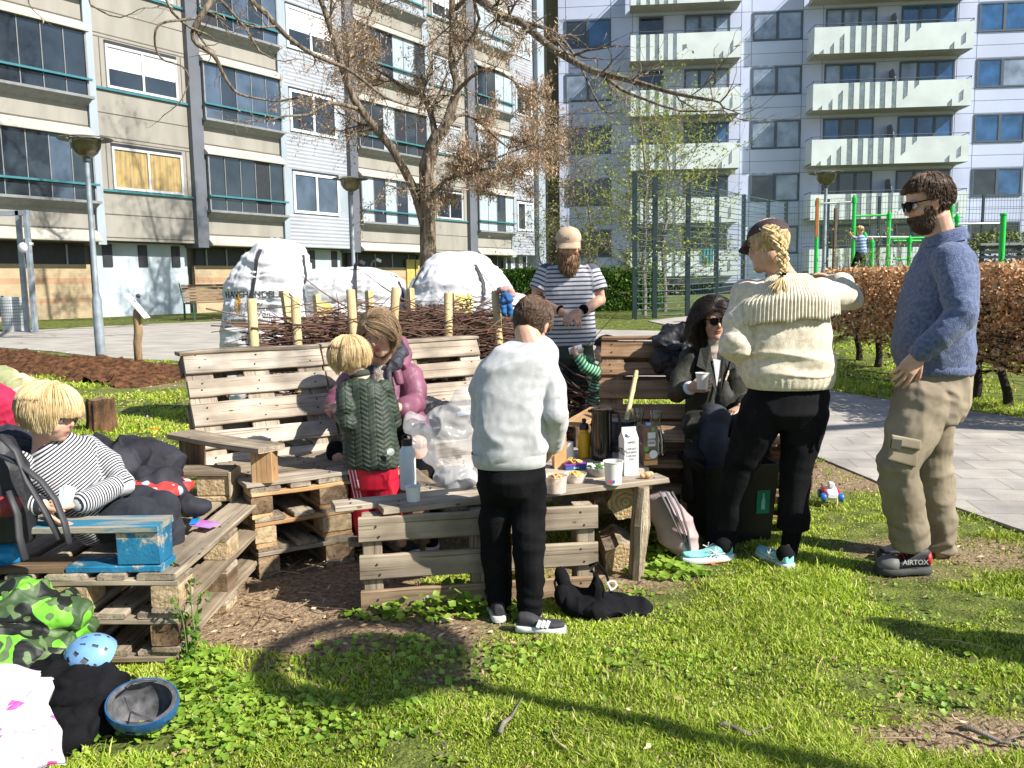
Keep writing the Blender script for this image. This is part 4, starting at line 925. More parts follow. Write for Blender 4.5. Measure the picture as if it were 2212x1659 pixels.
bpole=P(1803,450,16.5);setp(MB().tube([(bpole.x,16.5,.3),(bpole.x+.02,16.5,bpole.z)],.035,7).build('wooden_pole',mat('thin_brown_pole',(.12,.09,.06),rough=.9)),'thin brown wooden pole right of the lamp post','pole')
gp=P(1766,470,16.9);setp(MB().box((gp.x,16.92,gp.z),(.05,.02,.75)).build('orange_strip',mat('rust_orange',(.45,.08,.02),rough=.7)),'orange sign strip on the green post','strip')
sc=thing('slat_fence','dark horizontal slat screen at the right edge behind the beech hedge','fence',V(P(2125,540,19).x,19,.5));a=P(2120,530,19);b=P(2290,528,19)
for k in range(10):mb=MB();mb.box(((a.x+b.x)/2,19,a.z-.05-k*.105),(b.x-a.x,.03,.06));mb.build('slat',m_dark,sc,world=True)
for q in(a.x+.05,(a.x+b.x)/2):mb=MB();mb.box((q,19.05,a.z-.5),(.08,.05,1.05));mb.build('post',m_dark,sc,world=True)
mb=MB();mb.box(((a.x+b.x)/2,19.0,a.z+.02),(b.x-a.x+.1,.12,.05));mb.build('cap_rail',m_tray,sc,world=True)
#  LEFT SQUARE FURNITURE
pb=G(466,690);t=thing('park_bench','slatted wooden park bench with green metal legs by the brick wall','bench',(pb.x,pb.y,pb.z),R(50));BW_=1.35
m_bs=mat('bench_slat',(.11,.075,.04),rough=.8,scale=4,stretch=(1,8,8),col2=(.22,.15,.085));m_bg=mat('green_bench_iron',(.02,.07,.05),rough=.5)
for k in range(5):mb=MB();mb.box((0,-.22+.1*k,.44),(BW_,.075,.03));mb.build('seat_slat',m_bs,t)
for k in range(6):mb=MB();mb.box((0,.27+.022*k,.50+.072*k),(BW_,.02,.06),Matrix.Rotation(-.28,3,'X'));mb.build('back_slat',m_bs,t)
for sx_ in(-1,1):mb=MB();mb.tube([(sx_*.7,-.2,-.02),(sx_*.7,-.2,.42),(sx_*.7,.24,.42),(sx_*.7,.24,-.02)],.028,6);mb.tube([(sx_*.7,.24,.4),(sx_*.7,.42,.92)],.02,6);mb.build('leg',m_bg,t)
bp=G(30,716);t=thing('litter_bin','pale perforated round metal litter bin on the paving at left','bin',bp,0)
def _perf(m,nt,N,L,b,out,mp):
 tc=N.new('ShaderNodeTexCoord');sp=N.new('ShaderNodeSeparateXYZ');L.new(tc.outputs['Object'],sp.inputs[0]);an=mathn(N,L,'ARCTAN2',sp.outputs[1],sp.outputs[0]);a=mathn(N,L,'SINE',mathn(N,L,'MULTIPLY',an,36));c=mathn(N,L,'SINE',mathn(N,L,'MULTIPLY',sp.outputs[2],95));f=mathn(N,L,'MULTIPLY',mathn(N,L,'GREATER_THAN',a,-.1),mathn(N,L,'GREATER_THAN',c,-.1));g_=mathn(N,L,'MULTIPLY',mathn(N,L,'GREATER_THAN',sp.outputs[2],.1),mathn(N,L,'LESS_THAN',sp.outputs[2],.68));L.new(mixc(N,L,mathn(N,L,'MULTIPLY',f,g_),out,(.10,.12,.13)),b.inputs['Base Color'])
mb=MB();mb.lathe([(.20,-.02),(.215,.0),(.225,.74),(.205,.745),(.20,.70)],n=32,cap=False);mb.build('bucket',mat('perforated_metal',(.42,.46,.48),rough=.5,metal=.2,extra=_perf),t,smooth=True,auto=40)
mb=MB();mb.lathe([(.205,.66),(.001,.661)],n=24,cap=False);mb.build('liner',m_dark,t);mb=MB();mb.box((-.25,0,.55),(.06,.2,.45));mb.build('bracket',m_tray,t)
g0,g1=G(58,718),G(82,718);t=thing('steel_gateway','grey steel portal frame with a round camera, at the left edge of the square','gateway',g0);zt_=P(60,455,g0.y).z
for q in(g0+V(.02,0,0),g0+V(.27,-.15,0)):mb=MB();mb.box((q.x,q.y,(zt_+.3)/2),(.075,.12,zt_-.3));mb.build('upright',m_pole,t,world=True)
mb=MB();mb.box((g0.x-1.2,g0.y,zt_-.05),(3.0,.12,.10));mb.build('lintel',m_pole,t,world=True);mb=MB();q=P(50,535,g0.y-.2);mb.ell(q,(.10,.10,.11));mb.box(q+V(.08,.1,.08),(.1,.15,.06));mb.build('camera_dome',mat('dome_grey',(.5,.53,.56),rough=.3),t,world=True,smooth=True)
pp=G(300,790);t=thing('wooden_post','crooked brown post with a tilted white board on top, by the soil heap','post',pp);h_=P(305,668,pp.y).z-pp.z
mb=MB();mb.tube([(0,0,-.1),(.0,0,h_*.4),(.03,0,h_*.6),(.02,0,h_*.9),(.03,0,h_)],[.062,.06,.066,.055,.05],9);mb.build('shaft',mat('post_wood',(.20,.13,.07),rough=.9,scale=4,stretch=(4,4,1),col2=(.38,.26,.14),bump=.6),t,smooth=True)
mb=MB();mb.box((.03,0,h_+.05),(.48,.2,.02),Matrix.Rotation(R(52),3,'Y'));mb.build('tilted_board',m_white,t);mb=MB();mb.ell((.06,0,h_+.2),.035);mb.build('knob',m_dark,t)
#  LEAF CLOUDS
def leaves(name,cen,size,m,parent=None,asp=.55,seed=1,flat=0,hang=0,shape='rhomb',rnd=None):
 """one small bent quad per centre"""
 rg=np.random.default_rng(seed);c=np.asarray(cen,float);n=len(c);a=rg.normal(size=(n,3));a[:,2]*=(1-flat)
 if hang:a=a*(1-hang)+np.array([0,0,-1.6])*hang
 a/=np.linalg.norm(a,axis=1)[:,None];b=rg.normal(size=(n,3));b-=a*(a*b).sum(1)[:,None];b/=np.linalg.norm(b,axis=1)[:,None]
 s=(size*rg.uniform(.6,1.35,n))[:,None]if np.isscalar(size)else(size*rg.uniform(.6,1.35,n))[:,None];nn=np.cross(a,b)
 v0=c-a*s*.5;v1=c+b*s*asp*.5+nn*s*.12;v2=c+a*s*.5;v3=c-b*s*asp*.5+nn*s*.12
 vs=np.stack([v0,v1,v2,v3],1).reshape(-1,3);I=np.arange(n)*4;fs=np.stack([I,I+1,I+2,I+3],1)
 r_=rg.random(n)if rnd is None else rnd
 return npmesh(name,vs,fs,m,parent,att={'rnd':('FACE',r_)},world=parent is not None)
def _leafx(tr=.25):
 def ex(m,nt,N,L,b,out,mp):
  t=N.new('ShaderNodeBsdfTranslucent');mx=N.new('ShaderNodeMixShader');mx.inputs[0].default_value=tr
  src=b.inputs['Base Color'].links[0].from_socket;L.new(src,t.inputs[0]);o=N['Material Output'];L.new(b.outputs[0],mx.inputs[1]);L.new(t.outputs[0],mx.inputs[2]);L.new(mx.outputs[0],o.inputs[0])
 return ex
m_bark=mat('grey_brown_bark',(.075,.055,.04),rough=.95,scale=3,stretch=(6,6,1),col2=(.32,.26,.20),bump=2,bs=22,spec=.1)
m_pod=mat('dry_brown_pods',(.5,.5,.5),rough=.8,rnd=[(.20,.12,.07),(.58,.42,.28),(.36,.23,.14),(.72,.56,.39),(.44,.26,.15)],extra=_leafx(.2))
m_fresh=mat('fresh_spring_leaf',(.5,.5,.5),rough=.6,rnd=[(.14,.22,.02),(.38,.46,.06),(.24,.34,.04),(.46,.48,.09)],extra=_leafx(.35))
m_hedge=mat('green_hedge_leaf',(.5,.5,.5),rough=.5,rnd=[(.04,.12,.012),(.14,.30,.03),(.08,.20,.02),(.22,.40,.05)],extra=_leafx(.3))
m_beech=mat('dry_beech_leaf',(.5,.5,.5),rough=.6,rnd=[(.22,.09,.04),(.88,.50,.22),(.50,.24,.10),(1.0,.78,.50),(.74,.40,.18)],extra=_leafx(.25))
class Tree:
 def __init__(s,seed):s.r=random.Random(seed);s.v=[];s.f=[];s.tips=[];s.tw=[];s.limbv=[];s.limbf=[]
 def put(s,pts,rad,n,big=False):
  mb=MB();mb.tube(pts,rad,n,cap=False);V_,F_=(s.limbv,s.limbf)if big else(s.v,s.f);b=len(V_);V_+=mb.v;F_+=[tuple(i+b for i in f)for f in mb.f]
 def grow(s,p,d,r0,L_,lvl,drop=0.0,wig=.22):
  k=5 if lvl>0 else 4;pts=[p.copy()];rad=[r0];d=d.normalized()
  for j in range(k):
   d=(d+V(s.r.gauss(0,wig),s.r.gauss(0,wig),s.r.gauss(-drop,wig))).normalized();p=p+d*(L_/k);pts.append(p.copy());rad.append(max(.003,r0*(1-.75*(j+1)/k)))
   if lvl>0 and j>=0:
    for q in range(2 if lvl>1 or s.r.random()<.7 else 1):
     ax=V(s.r.gauss(0,1),s.r.gauss(0,1),s.r.gauss(.15,.8));dd=(d*.55+ax.normalized()*.9)
     s.grow(p,dd,rad[-1]*.72,L_*s.r.uniform(.42,.68),lvl-1,drop,wig*1.15)
  s.put(pts,rad,4 if r0<.02 else 6);s.tips+=pts[1:]if lvl==0 else pts[3:]
 def limb(s,px,r0,r1,lvl=2,sub=1.4,den=1.0,start=.25,drop=0.0):
  """px: list of (x, y, depth); side branches along it"""
  c=[P(*q)if not isinstance(q,Vector)else q for q in px];pts=[];
  for i in range(len(c)-1):
   for t in(0,.5):
    p0=c[max(i-1,0)];p1=c[i];p2=c[i+1];p3=c[min(i+2,len(c)-1)]
    pts.append(.5*((2*p1)+(p2-p0)*t+(2*p0-5*p1+4*p2-p3)*t**2+(3*p1-p0-3*p2+p3)*t**3))
  pts.append(c[-1]);m=len(pts);rad=[r0+(r1-r0)*i/(m-1)for i in range(m)];s.put(pts,rad,10 if r0>.06 else 7,True)
  tot=sum((pts[i+1]-pts[i]).length for i in range(m-1));acc=0
  for i in range(1,m):
   seg=pts[i]-pts[i-1];acc+=seg.length
   if acc/tot<start:continue
   nb=seg.length*den*1.5;nb=int(nb)+(s.r.random()<nb%1)
   for q in range(nb):
    p=pts[i-1].lerp(pts[i],s.r.random());ax=V(s.r.gauss(0,1),s.r.gauss(0,1),s.r.gauss(.1,.8)).normalized();dd=seg.normalized()*.5+ax
    s.grow(p,dd,min(rad[i]*.5,.035),sub*s.r.uniform(.6,1.2),lvl-1,drop)
  s.grow(pts[-1],seg,r1,sub,lvl-1,drop)
T=Tree(5);Yt=21.0;tb=V(P(926,600,Yt).x,Yt,.5)
def Lm(pts,r0,r1,**k):T.limb([(x,y,Yt+dz)for x,y,dz in pts],r0,r1,**k)
T.put([tb+V(0,0,-.2),tb+V(0,0,.4),P(924,495,Yt),P(922,420,Yt),P(921,360,Yt),P(934,315,Yt),P(948,285,Yt)],[.26,.215,.195,.185,.18,.165,.14],14,True)
Lm([(940,305,0),(963,270,0),(978,225,0),(988,180,0),(976,135,.2),(979,60,.3),(976,-20,.4),(990,-130,.5),(985,-260,.6)],.135,.05,lvl=3,sub=1.5,den=1.15,start=.05)
Lm([(915,478,0),(900,425,0),(885,390,0),(849,324,-.3),(810,276,-.6),(765,216,-1),(745,165,-1.2),(722,90,-1.5),(700,20,-1.8),(660,-90,-2),(640,-200,-2)],.125,.04,lvl=3,sub=1.4,den=1.2,start=.3)
Lm([(941,305,0),(934,258,.3),(915,210,.6),(880,196,1),(845,170,1.3),(800,140,1.5)],.09,.03,lvl=3,sub=1.2,den=1.4)
Lm([(771,235,-1),(711,222,-1.5),(666,248,-2),(620,250,-2.4),(575,262,-2.7)],.05,.015,lvl=2,sub=.9)
Lm([(936,417,0),(966,387,-.6),(1000,378,-1),(1041,366,-1.5),(1090,360,-2)],.05,.018,lvl=3,sub=.8,den=1.3)
Lm([(905,440,0),(891,408,-.5),(861,408,-1),(835,400,-1.4),(815,430,-1.6)],.035,.012,lvl=2,sub=.7,den=1.4)
Lm([(950,300,0),(987,250,.4),(1023,255,.8),(1060,285,1),(1100,320,1.2),(1140,300,1.4)],.05,.015,lvl=3,sub=1.0)
Lm([(985,200,0),(1020,165,-.5),(1060,150,-1),(1110,175,-1.4),(1160,230,-1.6)],.05,.018,lvl=3,sub=1.1)
Lm([(1000,360,1),(1045,350,.8),(1086,336,.6),(1140,315,.4),(1190,300,.3),(1230,330,.2)],.035,.012,lvl=3,sub=.9,den=1.4)
Lm([(978,80,.3),(1010,90,-.5),(1035,40,-1),(1010,-30,-1.3)],.05,.03,lvl=2,sub=1.2)
Lm([(980,-40,.3),(1030,-5,-1.5),(1086,36,-3),(1125,48,-4),(1191,103,-5),(1270,149,-6),(1330,166,-6.5),(1390,182,-7),(1450,200,-7.5),(1520,214,-8)],.10,.022,lvl=2,sub=.95,den=1.5,start=.35)
Lm([(1125,46,-4),(1175,60,-4.5),(1205,75,-5),(1238,115,-5.3),(1262,160,-5.6),(1290,220,-6)],.04,.012,lvl=2,sub=.7)
Lm([(1300,160,-6),(1345,195,-6.3),(1395,215,-6.7),(1470,240,-7),(1560,238,-7.6)],.035,.010,lvl=2,sub=.8,den=1.7)
Lm([(560,-130,-4),(532,-20,-5),(574,28,-5),(619,78,-5),(681,120,-4.6),(741,144,-4.2),(786,174,-4),(831,210,-3.8),(882,228,-3.5)],.06,.02,lvl=2,sub=1.1,den=1.0)
Lm([(560,-130,-4),(490,-40,-6),(437,30,-6.5),(417,72,-6.5),(426,96,-6.5),(462,118,-6.5),(478,152,-6.4),(504,194,-6.3),(532,208,-6.2),(588,218,-6)],.06,.016,lvl=2,sub=.7,den=.8,drop=.05)
Lm([(420,40,-6.5),(384,44,-6.8),(344,52,-7),(334,80,-7),(339,112,-7),(357,132,-7),(392,142,-7),(409,168,-7),(400,198,-7),(386,224,-7),(352,250,-7)],.022,.007,lvl=1,sub=.35,den=.9,start=.1)
Lm([(437,-60,-6.3),(361,-30,-6.8),(372,26,-6.8),(412,60,-6.6)],.03,.02,lvl=1,sub=.5)
Lm([(250,-90,-8),(190,-10,-8),(215,22,-8),(260,38,-8),(300,20,-8)],.02,.006,lvl=2,sub=.45)
Lm([(110,-120,-8),(60,-20,-8),(70,20,-8)],.02,.006,lvl=1,sub=.35)
Lm([(476,0,-6),(530,60,-6),(560,110,-6),(600,130,-6)],.03,.01,lvl=2,sub=.6)
Lm([(975,-50,1),(900,-60,1),(840,-20,1),(800,30,.5),(780,90,0)],.05,.02,lvl=3,sub=1.1)
Lm([(985,20,0),(1030,-30,-1),(1080,-90,-1.5),(1130,-120,-2)],.05,.02,lvl=3,sub=1.2)
Lm([(985,-260,0),(950,-330,0),(870,-450,0)],.05,.02,lvl=3,sub=1.5);Lm([(985,-260,0),(1030,-380,0),(1100,-480,0)],.05,.02,lvl=3,sub=1.5);Lm([(640,-200,-2),(600,-320,-2),(500,-380,-2)],.04,.02,lvl=3,sub=1.4)
tr_=thing('pod_tree','large bare tree with clusters of dry brown pods, forked trunk, behind the bulk bags','tree',(tb.x,tb.y,.5))
o=MB();o.v,o.f=T.limbv,T.limbf;o.build('trunk',m_bark,tr_,smooth=True,world=True)
npmesh('branches',T.v,np.array([f for f in T.f if len(f)==4]),m_bark,tr_,world=True,smooth=True)
rg=np.random.default_rng(3);tips=np.array([tuple(t)for t in T.tips]);pxx=1106+tips[:,0]/tips[:,1]*1853;zv=tips[:,2]
wgt=np.where((pxx>600)&(pxx<1230),1.0,.07)*np.clip(1.15-.12*np.abs(zv-4),.25,1)*(.7+.3*(vnoise(tips*.9,4)>-.1));wgt=np.where((zv<4.5)&(pxx>950)&(pxx<1300),wgt*1.5,wgt);wgt=np.where(tips[:,1]<17,wgt*.5,wgt)
k=rg.choice(len(tips),40000,p=wgt/wgt.sum());cen=tips[k]+rg.normal(0,.05,(40000,3))+np.array([0,0,-.05])
leaves('pods',cen,.095,m_pod,tr_,asp=.22,seed=5,hang=.42)
print('tree tips',len(tips),'quads',len(T.f))
T2=Tree(12);q0=V(10.2,4.6,-.1);T2.put([q0,V(10.2,4.6,2.5),V(10.1,4.5,4.5),V(9.9,4.3,6.2)],[.22,.19,.16,.13],12,True);T2.limb([V(9.9,4.3,6.1),V(9.0,3.4,6.9),V(8.0,2.5,7.5),V(7.0,1.8,7.9),V(6.0,1.3,8.1),V(5.0,1.5,8.3)],.11,.03,lvl=3,sub=1.0,den=1.3,start=.45);T2.limb([V(10.1,4.5,4.6),V(11,5,6.5),V(11.6,5.4,8)],.1,.03,lvl=2,sub=1.0)
t=thing('overhanging_tree','bare tree standing outside the right edge, its boughs dapple the long bench','tree',(10.2,4.6,0));o=MB();o.v,o.f=T2.limbv,T2.limbf;o.build('trunk',m_bark,t,smooth=True,world=True);npmesh('branches',T2.v,np.array([f for f in T2.f if len(f)==4]),m_bark,t,world=True)
tp=np.array([tuple(x)for x in T2.tips]);leaves('pods',tp[rg.choice(len(tp),1500)]+rg.normal(0,.04,(1500,3)),.09,m_pod,t,asp=.3,seed=9)
def small_tree(label,px,py0,Yd,spread,h,r0,m,n,lf,seed,name='young_tree',lvl=3,asp=.5,cl_=.25,thin=1.0):
 b=V(P(px,600,Yd).x,Yd,0);b.z=float(H(b.x,Yd));t=thing(name,label,'tree',b);q=Tree(seed)
 pts=[b+V(0,0,-.05)]
 for i in range(1,9):pts.append(b+V(q.r.gauss(0,.025*i**.5),q.r.gauss(0,.03),h*i/8))
 q.put(pts,[r0*(1-.85*i/8)for i in range(9)],8,True)
 for i in range(2,9):
  for s_ in range(int(5*thin)+1):
   a=q.r.uniform(0,6.28);d=V(math.cos(a),math.sin(a),q.r.uniform(.2,.9));q.grow(pts[i].lerp(pts[i-1],q.r.random()),d,r0*.3*(1-.6*i/8),spread*(1.1-.6*abs(i/8-.5))*q.r.uniform(.5,1),1,0,.16)
 o=MB();o.v,o.f=q.limbv,q.limbf;o.build('trunk',m,t,smooth=True,world=True);npmesh('branches',q.v,np.array([f for f in q.f if len(f)==4]),m,t,world=True)
 tp=np.array([tuple(x)for x in q.tips]);rg=np.random.default_rng(seed);k=rg.choice(len(tp),n);leaves('leaves',tp[k]+rg.normal(0,cl_*.2,(n,3)),lf,m_fresh,t,asp=asp,seed=seed);return t
m_thin=mat('thin_grey_bark',(.13,.11,.09),rough=.9,scale=4,stretch=(5,5,1),col2=(.26,.23,.19),bump=.6)
small_tree('slim young tree with small yellow-green leaves, left of the two behind the fence',1392,0,20,1.7,4.9,.06,m_thin,2600,.075,31)
small_tree('young tree with dense yellow-green leaves, right of the two behind the fence',1436,0,22,2.1,4.7,.06,m_thin,3300,.08,32)
small_tree('small leafing tree with light green tips beside the bearded man, before the pale block',1275,0,23,1.6,4.4,.05,m_thin,1700,.075,33)
small_tree('thin leafing tree near the corrugated end bay of the left block',1165,0,24,1.3,2.6,.03,m_thin,700,.07,34)
#  HEDGES AND SHRUBS
def vol_pts(n,lo,hi,seed,surf=.75,dens=None):
 rg=np.random.default_rng(seed);p=rg.uniform(0,1,(n,3));m=rg.random(n)<surf;ax=rg.integers(0,5,n)
 for a,(j,v)in enumerate(((0,0),(0,1),(1,0),(1,1),(2,1))):
  k=m&(ax==a);p[k,j]=v+rg.normal(0,.02,k.sum())
 q=np.array(lo)+p*(np.array(hi)-np.array(lo));q+=.06*np.stack([fbm(q*1.7,3),fbm(q*1.7+9,4),fbm(q*1.7+20,5)],1);return q
hx0,hx1=P(1085,600,24).x,P(1412,600,24).x;t=thing('clipped_hedge','bright green clipped box hedge in front of the pale block','hedge',((hx0+hx1)/2,24,.55))
zt_=P(1250,585,24).z;leaves('foliage',vol_pts(40000,(hx0,23.5,.5),(hx1,24.7,zt_),3),.075,m_hedge,t,asp=.7,seed=4)
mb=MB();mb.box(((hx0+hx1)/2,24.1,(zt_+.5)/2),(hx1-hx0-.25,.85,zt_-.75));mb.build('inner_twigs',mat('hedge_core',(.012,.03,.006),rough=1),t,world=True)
bh=[(V(5.0,13.4,0),1),(V(5.0,8.1,0),1)]
X0=4.78;nb=9
for i in range(nb):
 yc=12.6-i*.64;zz=1.44;rg_=random.Random(60+i);nm=['farthest, at the pointing arm','second from the far end','third from the far end','fourth from the far end','middle of the row','fourth from the near end','third from the near end','second from the near end','nearest, at the right edge'][i]
 b=V(X0+.35,yc,float(H(0,yc)));t=thing('beech_shrub','brown-leaved beech hedge plant on a dark bent stem, '+nm,'hedge plant',b,0,'beech hedge plants beside the path')
 q=Tree(80+i);p0=b+V(0,0,-.03);p1=b+V(rg_.uniform(-.12,.12),rg_.uniform(-.1,.1),.35);p2=p1+V(rg_.uniform(-.1,.1),rg_.uniform(-.15,.15),.4)
 q.put([p0,p0.lerp(p1,.5)+V(.02,0,0),p1,p2,p2+V(0,0,.35)],[.055,.045,.04,.03,.015],8,True)
 for s_ in range(26):
  a=rg_.uniform(0,6.28);pp_=p1.lerp(p2+V(0,0,.3),rg_.random());q.grow(pp_,V(math.cos(a),math.sin(a),rg_.uniform(-.1,.8)),.014,.5,1,0,.2)
 o=MB();o.v,o.f=q.limbv,q.limbf;o.build('trunk',mat('dark_hedge_stem',(.03,.022,.015),rough=1,bump=1,bs=40),t,smooth=True,world=True);npmesh('branches',q.v,np.array([f for f in q.f if len(f)==4]),MATS['dark_hedge_stem'],t,world=True)
 n=5000;c=vol_pts(n,(X0-.02,yc-.36,.42+float(H(0,yc))),(X0+.75,yc+.36,zz),90+i,surf=.6);dn_=fbm(c*2.6,12,2);kz=np.clip((c[:,2]-.45)/.9,0,1)
 k=(np.random.default_rng(i).random(n)<.18+.9*kz**.8+.5*dn_);tp=np.array([tuple(x)for x in q.tips if x.z<zz]);c2=tp[np.random.default_rng(i).choice(len(tp),500)]
 leaves('foliage',np.concatenate([c[k],c2]),.052,m_beech,t,asp=.68,seed=100+i)
sb=V(P(1905,580,14.5).x,14.5,float(H(0,14.5)));t=thing('willow_shrub','upright twiggy shrub with small buds in front of the pull-up bars','shrub',sb);q=Tree(44)
for i in range(46):a=q.r.gauss(0,.28);q.grow(sb+V(q.r.gauss(0,.35),q.r.gauss(0,.2),.3),V(a,q.r.gauss(0,.15),1),.008,q.r.uniform(1.0,1.9),0,0,.07)
npmesh('twigs',q.v,np.array([f for f in q.f if len(f)==4]),m_thin,t,world=True);tp=np.array([tuple(x)for x in q.tips]);rg=np.random.default_rng(2);leaves('leaves',tp[rg.choice(len(tp),900)]+rg.normal(0,.05,(900,3)),.045,m_fresh,t,seed=3)
c=P(2160,500,24);rg=np.random.default_rng(9);n=2600;d=rg.normal(size=(n,3));d/=np.linalg.norm(d,axis=1)[:,None];cen=np.array([c.x,24,1.9])+d*np.array([1.3,.8,.75])*rg.uniform(.5,1,(n,1))**.5*(1+.3*fbm(d*3,1)[:,None])
t=thing('olive_bush','olive green bush above the dark slat screen at the right','shrub',(c.x,24,.55));leaves('foliage',cen,.10,mat('olive_leaf',(.5,.5,.5),rough=.7,rnd=[(.05,.08,.02),(.20,.24,.06),(.11,.14,.04)]),t,seed=6);mb=MB();mb.tube([(c.x,24,.5),(c.x,24,1.6)],.05,6);mb.build('trunk',m_thin,t,world=True)
#  GRASS
WEAR=[tuple(G(*q)[:2])for q in((1700,1236),(1535,1216),(1150,1365),(1085,1340),(1960,1240))]
def sample_ground(n,r0,r1,pw,seed,amax=.72):
 rg=np.random.default_rng(seed);u=rg.random(n);r=(r0**(1-pw)+u*(r1**(1-pw)-r0**(1-pw)))**(1/(1-pw))if pw!=1 else r0*(r1/r0)**u
 a=rg.uniform(-amax,amax,n);return r*np.sin(a),r*np.cos(a),r,rg
PATHS=(PATH_R,SQUARE,PATH_F)
def offpath(x,y):
 k=np.ones(len(x),bool)
 for p in PATHS:k&=~inpoly(x,y,p)
 return k
def gz(x,y):
 Q=np.stack([x,y,x*0],1);return H(x,y)+np.where((np.abs(x)<8)&(y<12)&(y>0),fbm(Q*3,2,3)*.006+fbm(Q*12,3,2)*.003-.004,0)
x,y,r,rg=sample_ground(980000,1.9,16,1.5,1);Q=np.stack([x,y,x*0],1)
br_=bare(x,y);cl_=fbm(Q*2.2,40,3);k=(rg.random(len(x))>br_*1.02)&offpath(x,y)&(rg.random(len(x))<np.clip(.60+.75*cl_+.5*fbm(Q*6,42,2),.04,1));
for ex_,ey_,er_ in[(*G(305,1590)[:2],.15),(*G(170,1560)[:2],.16),(*G(60,1600)[:2],.25),(*G(1300,1330)[:2],.10),(*G(200,1500)[:2],.15)]:k&=(x-ex_)**2+(y-ey_)**2>er_**2
x,y,r,cl_=x[k],y[k],r[k],cl_[k];n=len(x)
z=gz(x,y);h=rg.uniform(.009,.023,n)*np.clip(.85+1.2*cl_+.5*fbm(Q[k]*7,43,2),.35,1.9)*(1+.35*np.clip((r-4)/8,0,1));tl=rg.random(n)<.02;h=np.where(tl,h*1.9,h)
w_=.0012+.00066*r;a=rg.uniform(0,2*math.pi,n);ln=rg.uniform(.2,1.1,n)*h;dx,dy=np.cos(a),np.sin(a);b=rg.uniform(0,2*math.pi,n);sx_,sy_=np.cos(b)*w_,np.sin(b)*w_
v0=np.stack([x-sx_,y-sy_,z-.004],1);v1=np.stack([x+sx_,y+sy_,z-.004],1);m0=np.stack([x+dx*ln*.35-sx_*.8,y+dy*ln*.35-sy_*.8,z+h*.6],1);m1=m0+np.stack([sx_,sy_,sx_*0],1)*1.6;tp=np.stack([x+dx*ln,y+dy*ln,z+h],1)
t2_=tp+np.stack([sx_,sy_,sx_*0],1)*.25;vs=np.stack([v0,v1,m1,m0,tp,t2_],1).reshape(-1,3);I=np.arange(n,dtype=np.int64)*6;rc_=np.clip(rg.beta(2,2.2,n)*.78+.28*fbm(np.stack([x,y,x*0],1)*.8,9),0,.84);rc_=np.where(rg.random(n)<.11,rg.uniform(.86,1,n),rc_)
m_grass=mat('lawn_grass_blades',(.5,.5,.5),rough=.55,scale=.9,rnd=[(.19,.28,.03),(.52,.65,.06),(.33,.48,.04),(.68,.73,.16),(.42,.56,.05),(.86,.70,.38)],extra=_leafx(.35),spec=.3)
gq=npmesh('grass',vs,np.concatenate([np.stack([I,I+1,I+2,I+3],1),np.stack([I+3,I+2,I+5,I+4],1)]),m_grass,att={'rnd':('FACE',np.tile(rc_,2))})
bm_=None
setp(gq,'short sunlit lawn grass around the benches and the path','grass',kind='stuff')
def rosette(n,cx,cy,rx,ry,hgt,size,seed,m):
 rg=np.random.default_rng(seed);a=rg.uniform(0,2*math.pi,n);q=np.sqrt(rg.random(n));x=cx+np.cos(a)*q*rx;y=cy+np.sin(a)*q*ry;k=offpath(x,y);x,y,q=x[k],y[k],q[k];n=len(x)
 z=gz(x,y)+rg.random(n)**1.3*hgt*(1.1-q)+.012;s=size*rg.uniform(.55,1.25,n);K=9;ang=np.linspace(0,2*math.pi,K,endpoint=False);lob=np.array([1,.72,1,.75,1,.78,1,.72,.55])
 nx_=rg.normal(0,.38,n);ny_=rg.normal(0,.38,n)-.15;nz_=np.ones(n);N_=np.stack([nx_,ny_,nz_],1);N_/=np.linalg.norm(N_,axis=1)[:,None];t1=np.cross(N_,np.tile([0.0,1.0,.01],(n,1)));t1/=np.linalg.norm(t1,axis=1)[:,None];t2=np.cross(N_,t1);ph=rg.uniform(0,6.28,n)
 c=np.stack([x,y,z],1);P_=[c-N_*(s*.10)[:,None]]
 for j in range(K):P_.append(c+(t1*np.cos(ang[j]+ph)[:,None]+t2*np.sin(ang[j]+ph)[:,None])*(s*lob[j]*.5)[:,None])
 return np.stack(P_,1),rg.random(n)
allP=[];allR=[]
for(px,py,rx,ry,n_,hg,sz)in((430,1500,.20,.14,260,.07,.032),(520,1560,.40,.16,230,.03,.026),(430,1440,.12,.12,160,.09,.036),(640,1560,.5,.2,380,.03,.026),(960,1330,.42,.07,300,.11,.040),(1010,1290,.30,.06,200,.12,.042),(1190,1290,.25,.10,200,.08,.038),(1430,1180,.14,.30,480,.18,.046),(1440,1240,.20,.10,200,.07,.038),(820,1400,.25,.10,110,.04,.03),(340,1600,.5,.2,260,.03,.028),(1000,1440,.7,.16,300,.03,.028),(1500,1500,1.3,.5,260,.02,.022),(2000,1350,1.2,.5,160,.02,.022),(1660,1080,.35,.3,80,.03,.03)):
 c=G(px,py);a_,b_=rosette(n_,c.x,c.y,rx,ry,hg,sz,int(px+py),None);allP.append(a_);allR.append(b_)
for sd_ in range(70):
 rq=random.Random(sd_);x_,y_=rq.uniform(-2.2,3.0),rq.uniform(2.2,7.5)
 if abs(x_)>.66*y_ or float(bare(np.array([x_]),np.array([y_]))[0])>.6:continue
 a_,b_=rosette(rq.randint(14,60),x_,y_,rq.uniform(.06,.25),rq.uniform(.05,.15),.02,rq.uniform(.016,.028),sd_,None);allP.append(a_);allR.append(b_)
A_=np.concatenate(allP);R_=np.concatenate(allR);n=len(A_);K=9;I=np.arange(n)*(K+1);fs=np.concatenate([np.stack([I,I+1+j,I+1+(j+1)%K],1)for j in range(K)])
